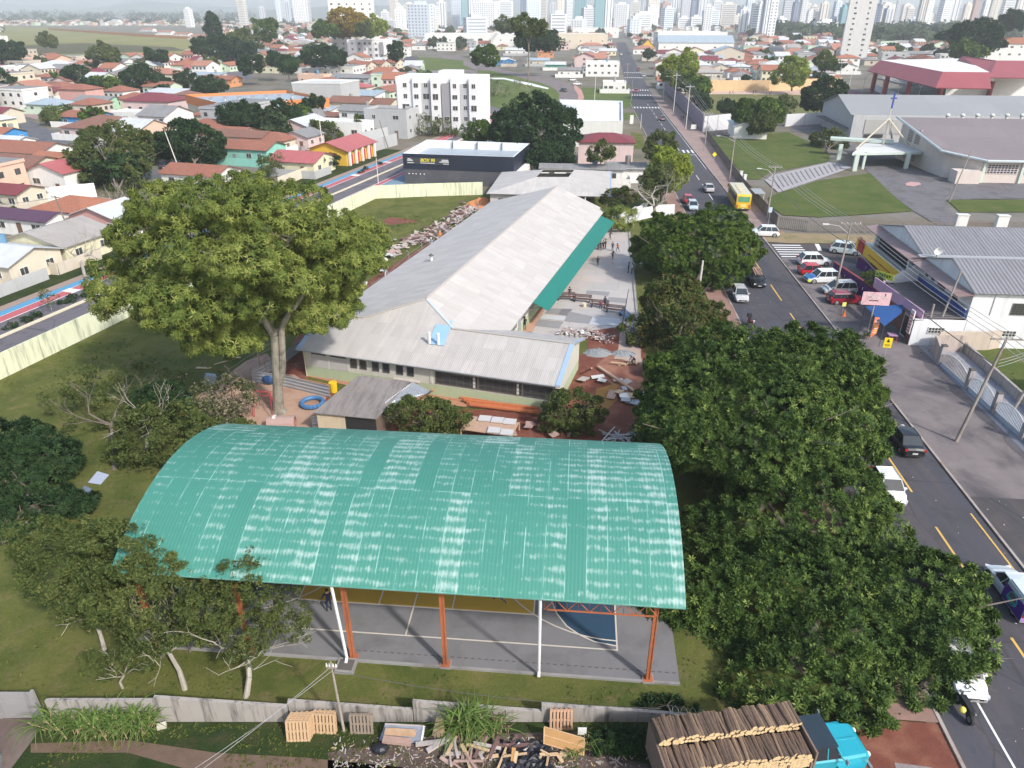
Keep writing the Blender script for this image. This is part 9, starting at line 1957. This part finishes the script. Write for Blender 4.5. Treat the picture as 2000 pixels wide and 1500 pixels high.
def city():
 rng=random.Random(12); near=[];far=[]
 roofc=['terra','salmon','terra','orange','terra','salmon','grey','white','maroon','beige','orange','white']; wc=['white','white','white','cream','peach','rose','beige','grey','lightyellow','palegreen']
 VAR={}
 def variant(rf,wl,k):
  key=(rf,wl,k)
  if key in VAR: return VAR[key]
  w,d,h=[(10,9,3.4),(13,9,3.4),(9,12,5.8),(15,11,6.0),(18,12,4.2)][k]; mb=MB(); wm=wmat(wl); mb.prism([(-w/2,-d/2),(w/2,-d/2),(w/2,d/2),(-w/2,d/2)],0,h,wm,cap=False); gl=DARKW
  for st in range(2 if h>5 else 1):
   for i in range(4): mb.box((-w/2+w*(i+.5)/4,-d/2-.03,1.7+st*2.8),(1.2,.06,1.1),gl)
   for s in(-1,1): mb.box((s*(w/2+.03),0,1.7+st*2.8),(.06,1.3,1.1),gl)
  rb=MB(); X,Y=w/2+.5,d/2+.5; zo=h-.1
  if k==3: rb.prism([(-X+.3,-Y+.3),(X-.3,-Y+.3),(X-.3,Y-.3),(-X+.3,Y-.3)],h+.01,h+.6,wm,top=TILES['grey'])
  elif k in(0,4): m=min(X,Y); zr=zo+m*.36; r0,r1=(-(X-m),0,zr),(X-m,0,zr); rm=TILES[rf]; rb.plane([(-X,-Y,zo),(X,-Y,zo),r1,r0],rm);rb.plane([(X,Y,zo),(-X,Y,zo),r0,r1],rm);rb.plane([(X,-Y,zo),(X,Y,zo),r1],rm);rb.plane([(-X,Y,zo),(-X,-Y,zo),r0],rm)
  else:
   rm=TILES[rf]; zr=zo+Y*.36; rb.plane([(-X,-Y,zo),(X,-Y,zo),(X,0,zr),(-X,0,zr)],rm); rb.plane([(X,Y,zo),(-X,Y,zo),(-X,0,zr),(X,0,zr)],rm)
   for s in(-1,1): mb.face([(s*w/2,-d/2,h),(s*w/2,d/2,h),(s*w/2,0,zr-.06)],wm)
  VAR[key]=(mb.mesh('wall'),rb.mesh('roof'),mb,rb); return VAR[key]
 spots=[]
 Y=95
 while Y<2600:
  step=11.5+Y*.008; X=-Y*.86
  while X<Y*.86:
   x=X+rng.uniform(-3,3); y=Y+rng.uniform(-4,4); u,v=px_of(x,y)
   X+=step*rng.uniform(.85,1.25)
   if not(-60<u<2060): continue
   if blocked(u,v,x,y,4.5) or (y<215 and u>760) or (v>300 and u>420): continue
   s=x*.996-y*.088
   if (int(s/62)!=int((s+9)/62)): continue
   if (int(y/88)!=int((y+10)/88)): continue
   spots.append((x,y,u,v))
  Y+=step*1.05
 GR={}; spots.sort(key=lambda q:q[1]); nh=0; rest=MB(); pend=[]
 cols={'terra':'terracotta','salmon':'salmon','old':'brown','orange':'orange','grey':'grey','white':'white metal','maroon':'maroon','beige':'beige','dark':'dark grey'}
 BIG=[('white',.12),('cream',.05)]
 for (x,y,u,v) in spots:
  rf=rng.choice(roofc); wl=rng.choice(wc); k=rng.choice([0,0,1,1,2,2,3,4]); rz=(A17 if u<760 else A5)+rng.choice([0,0,math.pi/2])+R(rng.uniform(-4,4));
  if nh<290 and rng.random()<.97:
   a,b,_,_=variant(rf,wl,k); area='left' if u<667 else ('centre' if u<1333 else 'right'); dist='nearer' if y<420 else ('middle' if y<700 else 'farther')
   kind={3:'flat roofed block',2:'two storey house',0:'hip roofed house',1:'gable roofed house',4:'long hip roofed house'}[k]
   lab=f'{wl} {kind}'+(f' with {cols[rf]} roof' if k!=3 else '')+f', {dist} {area} city'
   r=thing('city_house',lab,'house',(x,y,0),rz,f'{wl} {kind}s of the {dist} {area} city'); GR.setdefault(lab,[]).append((u,r)); add('wall',a,r); add('roof',b,r); nh+=1
  else: pend.append((x,y,rf,wl,k,rz))
 V=[];F=[];MI=[];UV=[];mats=[]
 for (x,y,rf,wl,k,rz) in pend:
  _,_,A,B=variant(rf,wl,k); c,s=math.cos(rz),math.sin(rz)
  for mbb in (A,B):
   off=len(V); V+=[(x+c*a-s*b,y+s*a+c*b,z) for a,b,z in mbb.v]
   for f,mi,uv in zip(mbb.f,mbb.m,mbb.uv):
    if y>900 and mbb is A and mbb.mats[mi] is DARKW and len(f)==4 and rng.random()<.5: continue
    m=mbb.mats[mi]
    if m not in mats: mats.append(m)
    F.append(tuple(i+off for i in f)); MI.append(mats.index(m)); UV.append(uv)
 me=bpy.data.meshes.new('far_town_houses'); me.from_pydata(V,[],F); [me.materials.append(m) for m in mats]; me.polygons.foreach_set('material_index',MI); ul=me.uv_layers.new(name='UVMap'); ul.data.foreach_set('uv',[c for f in UV for q in f for c in q]); me.update()
 o=add('far_town_houses',me); tag(o,kind='stuff')
 nr=np.random.default_rng(9); var=[]
 for i,lm in enumerate((L_DARK,L_OLIVE,L_FAR,L_ROUND,L_DARK)):
  P,N=crown_pts((5.4,5.2,4.2),9,600,nr,.2,.42); var.append(leafcloud('crown',P,N,1.15*nr.uniform(.7,1.3,len(P)),'big',lm,nr))
 tm=MB(); tm.tube((0,0,0),(0,0,3.5),.35,.25,DBARK,5); trunk=tm.mesh('trunk')
 n=0; Y=120; tp=[]
 while Y<2500:
  step=25+Y*.016; X=-Y*.86
  while X<Y*.86:
   x=X+rng.uniform(-9,9); y=Y+rng.uniform(-8,8); u,v=px_of(x,y); X+=step*rng.uniform(.6,1.5)
   if not(-40<u<2040) or blocked(u,v,x,y,-1.5) or (y<215 and u>760) or (v>300 and u>420): continue
   if rng.random()<.4: continue
   tp.append((x,y,u))
  Y+=step
 tp.sort(key=lambda q:q[1]); cen=[]
 sp=['dark green','olive','grey green','fresh green','dense dark']
 for (x,y,u) in tp:
  s=rng.uniform(.4,.85)*(1+.0004*y)
  if n<200:
   i=rng.randrange(5); area='left' if u<667 else ('centre' if u<1333 else 'right'); dist='nearer' if y<450 else ('middle' if y<750 else 'farther')
   r=thing('city_tree',f'{sp[i]} tree among houses, {dist} {area} city','tree',(x,y,0),rng.uniform(0,6),f'{sp[i]} trees in the {dist} {area} city'); GR.setdefault(r['label'],[]).append((u,r)); r.scale=(s,s,s*rng.uniform(.8,1.2)); c=add('crown',var[i],r); c.location=(0,0,5.6); add('trunk',trunk,r); n+=1
  else: cen.append((x,y,s))
 cen=np.array(cen); P=[];N=[];S=[]
 for x,y,s in cen:
  k=26 if y<1200 else 16
  for j in range(3 if y>1000 else 1):
   d=nr.normal(0,1,(k,3)); d/=np.linalg.norm(d,axis=1)[:,None]; P.append(np.array([x+nr.normal(0,7)*(j>0),y+nr.normal(0,7)*(j>0),4.6*s])+d*np.array([5,5,3.8])*s*.85); N.append(d+[0,0,.4]); S.append(np.full(k,2.6*s))
 P=np.concatenate(P);N=np.concatenate(N);S=np.concatenate(S); o=add('far_town_trees',leafcloud('far_town_trees',P,N,S,'big',L_FAR,nr)); tag(o,kind='stuff')
 for lab,l in GR.items():
  if len(l)>1:
   for i,(u,r) in enumerate(sorted(l,key=lambda q:q[0])): r['label']=f'{nth(i+1)} from the left, {lab}'
 P=[];N=[];S=[]
 for (x0,x1,y0,y1,m) in ((1500,1990,62,78,900),(1640,1860,78,92,500),(0,500,20,42,700),(300,330,14,18,60),(0,640,22,30,400)):
  for i in range(m):
   q=g(rng.uniform(x0,x1),rng.uniform(y0,y1));
   if q.y>6000: continue
   s=rng.uniform(.7,1.4)*(1+q.y*.0004)
   if rng.random()<.45+.4*math.sin(q.x*.011)*math.cos(q.y*.006): continue
   d=nr.normal(0,1,(10,3)); d/=np.linalg.norm(d,axis=1)[:,None]; P.append(np.array([q.x,q.y,4*s])+d*np.array([6,6,4.2])*s); N.append(d+[0,0,.4]); S.append(np.full(10,3.2*s))
 o=add('valley_woods',leafcloud('valley_woods',np.concatenate(P),np.concatenate(N),np.concatenate(S),'big',L_FAR,nr)); tag(o,kind='stuff')
 TC={'white':wallm('tower_white',(.80,.80,.80),amt=.12),'pale blue':wallm('tower_blue',(.62,.68,.75),amt=.12),'grey':wallm('tower_grey',(.58,.59,.62),amt=.12),'beige':wallm('tower_beige',(.74,.68,.60),amt=.12),'glass green':wallm('tower_glass',(.20,.42,.45),amt=.1),'brick red':wallm('tower_brick',(.45,.26,.22),amt=.1),'navy':wallm('tower_navy',(.14,.17,.26),amt=.1)}
 glz=glassm('tower_glass_dark',(.22,.26,.31),.3)
 def tower(x,y,w,d,h,c,lab,style,rz):
  r=thing('tower',lab,'high rise',(x,y,0),rz); mb=MB(); mb.box((0,0,h/2),(w,d,h),TC[c]); mb.box((0,0,h+1.6),(w*.45,d*.5,3.2),TC[c]); part('shaft',mb,r)
  wb=MB(); n=int(h/3.1)
  if style==0:
   for k in range(n):
    for i in range(int(w/4)): wb.box((-w/2+2+i*4,-d/2-.05,2+k*3.1),(1.7,.1,1.5),glz)
    wb.box((-w/2-.05,0,2+k*3.1),(.1,d*.4,1.4),glz); wb.box((w/2+.05,0,2+k*3.1),(.1,d*.4,1.4),glz)
  elif style==1:
   for k in range(n): wb.box((0,-d/2-.05,2+k*3.1),(w*.86,.1,1.3),glz); wb.box((-w/2-.05,0,2+k*3.1),(.1,d*.8,1.3),glz); wb.box((w/2+.05,0,2+k*3.1),(.1,d*.8,1.3),glz)
  else:
   for i in range(max(2,int(w/5))): wb.box((-w/2+(i+.5)*w/max(2,int(w/5)),-d/2-.05,h/2),(1.9,.1,h*.92),glz)
   wb.box((-w/2-.05,0,h/2),(.1,d*.35,h*.92),glz); wb.box((w/2+.05,0,h/2),(.1,d*.35,h*.92),glz)
  part('glazing',wb,r)
 spec=[(366,17,1700,13,'white'),(470,-2,1650,14,'beige'),(511,14,2300,10,'grey'),(541,-4,2100,9,'pale blue'),(551,-2,2200,8,'grey'),(560,2,2000,9,'pale blue'),(584,-3,1900,24,'white'),(602,4,2100,6,'grey'),(768,-8,2000,14,'beige'),(778,8,2300,10,'white'),(800,6,2300,10,'white'),(818,-4,2600,6,'grey'),(700,18,2300,12,'grey'),
  (893,-6,1900,22,'pale blue'),(910,-4,1850,18,'glass green'),(924,-12,1700,20,'white'),(950,4,1500,46,'white'),(985,2,1700,34,'white'),(1022,-6,1900,10,'navy'),(1040,0,1500,28,'pale blue'),(1062,-2,1800,14,'beige'),(1081,6,1900,12,'grey'),(1095,-8,1800,14,'beige'),(1112,-6,1900,12,'white'),(1135,-8,1650,22,'glass green'),
  (1172,-14,1250,18,'glass green'),(1190,-16,1300,14,'white'),(1215,8,1500,26,'white'),(1242,4,1700,18,'beige'),(1258,-6,1900,8,'grey'),(1276,-4,1800,22,'beige'),(1300,6,1700,16,'brick red'),(1320,-8,1750,14,'white'),(1341,-10,1600,16,'grey'),(1357,-6,1700,10,'navy'),(1374,-12,1500,20,'grey'),(1402,2,1900,16,'white'),(1408,-6,2100,9,'grey'),(1420,10,1900,8,'grey'),(1440,14,1700,24,'navy'),(1468,-10,1700,14,'pale blue'),(1487,6,1700,8,'grey'),
  (1502,-14,950,10,'white'),(1514,-2,900,12,'white'),(1540,0,1300,14,'grey'),(1556,4,1500,10,'navy'),(1572,-4,1400,12,'grey'),(1592,12,1450,14,'beige'),(1612,6,1400,14,'beige'),(1638,2,1300,12,'pale blue'),(1650,14,1200,12,'glass green'),(1705,12,1100,12,'beige'),(1717,12,1150,10,'navy'),(1737,16,1150,14,'grey'),(1728,-6,1600,12,'grey'),(1758,0,1500,6,'grey'),(1780,14,1500,12,'beige'),(1808,-14,1300,10,'beige'),(1820,-10,1300,12,'white'),(1852,-10,1500,18,'white'),(1870,-4,1600,14,'white'),(1892,8,1500,12,'beige'),(1912,-8,1500,12,'brick red'),(1930,0,1600,14,'white'),(1950,-14,1300,14,'beige'),(1975,-10,1300,18,'white'),(1996,-6,1400,14,'beige'),
  (840,12,1500,30,'white'),(862,4,1700,16,'white'),(1150,14,1400,18,'white'),(1385,12,1300,16,'white'),(1455,18,1200,16,'white')]
 spec.sort()
 for i,(px_,pt,Yt,wp,c) in enumerate(spec):
  top=at(px_,pt,Yt); h=max(14,top.z); w=wp/FPX*(Yt*CP)*1.0; zone='left skyline' if px_<660 else 'centre left skyline' if px_<1010 else 'centre skyline' if px_<1340 else 'centre right skyline' if px_<1660 else 'right skyline'
  prev=spec[i-1] if i else None
  sty=i%3; lab=f'{c} high rise with '+['square windows','window bands','tall window strips'][sty]+f', {nth(i+1)} from the left on the skyline'
  tower(top.x,Yt,max(8,w),max(9,w*.8),h,c,lab,sty,R((i*37)%30-15))
 k=0
 for i in range(90):
  Yt=rng.uniform(780,2400); px_=700+1300*(i+rng.random())/90; v=g(px_,60); x=v.x*Yt/v.y; h=rng.uniform(11,34)*(1+Yt*.0002); u_,v_=px_of(x,Yt)
  if any(a<=u_<=c and b<=v_<=d for a,b,c,d in NOGO) or abs(u_-1205)<22: continue
  c=rng.choice(['white','white','white','beige','grey','pale blue']); w=rng.uniform(12,30); k+=1; tower(x,Yt,w,rng.uniform(10,20),h,c,f"{c} mid rise block, {nth(k)} from the left among the city blocks",rng.randrange(2),R(rng.uniform(-20,20)))
 return nh,len(pend)
city()
# ================================================================= AIR
def air():
 mb=MB(); m=bpy.data.materials.new('haze_air'); m.use_nodes=True; n=m.node_tree; n.nodes.clear()
 o=n.nodes.new('ShaderNodeOutputMaterial'); v=n.nodes.new('ShaderNodeVolumePrincipled'); v.inputs['Density'].default_value=HAZE; v.inputs['Color'].default_value=(.90,.95,1,1); v.inputs['Anisotropy'].default_value=.15
 n.links.new(v.outputs[0],o.inputs['Volume'])
 mb.box((0,4000,89),(19000,8600,180),m); solo('haze',mb,None,None,kind='stuff')
HAZE=.00022
air()
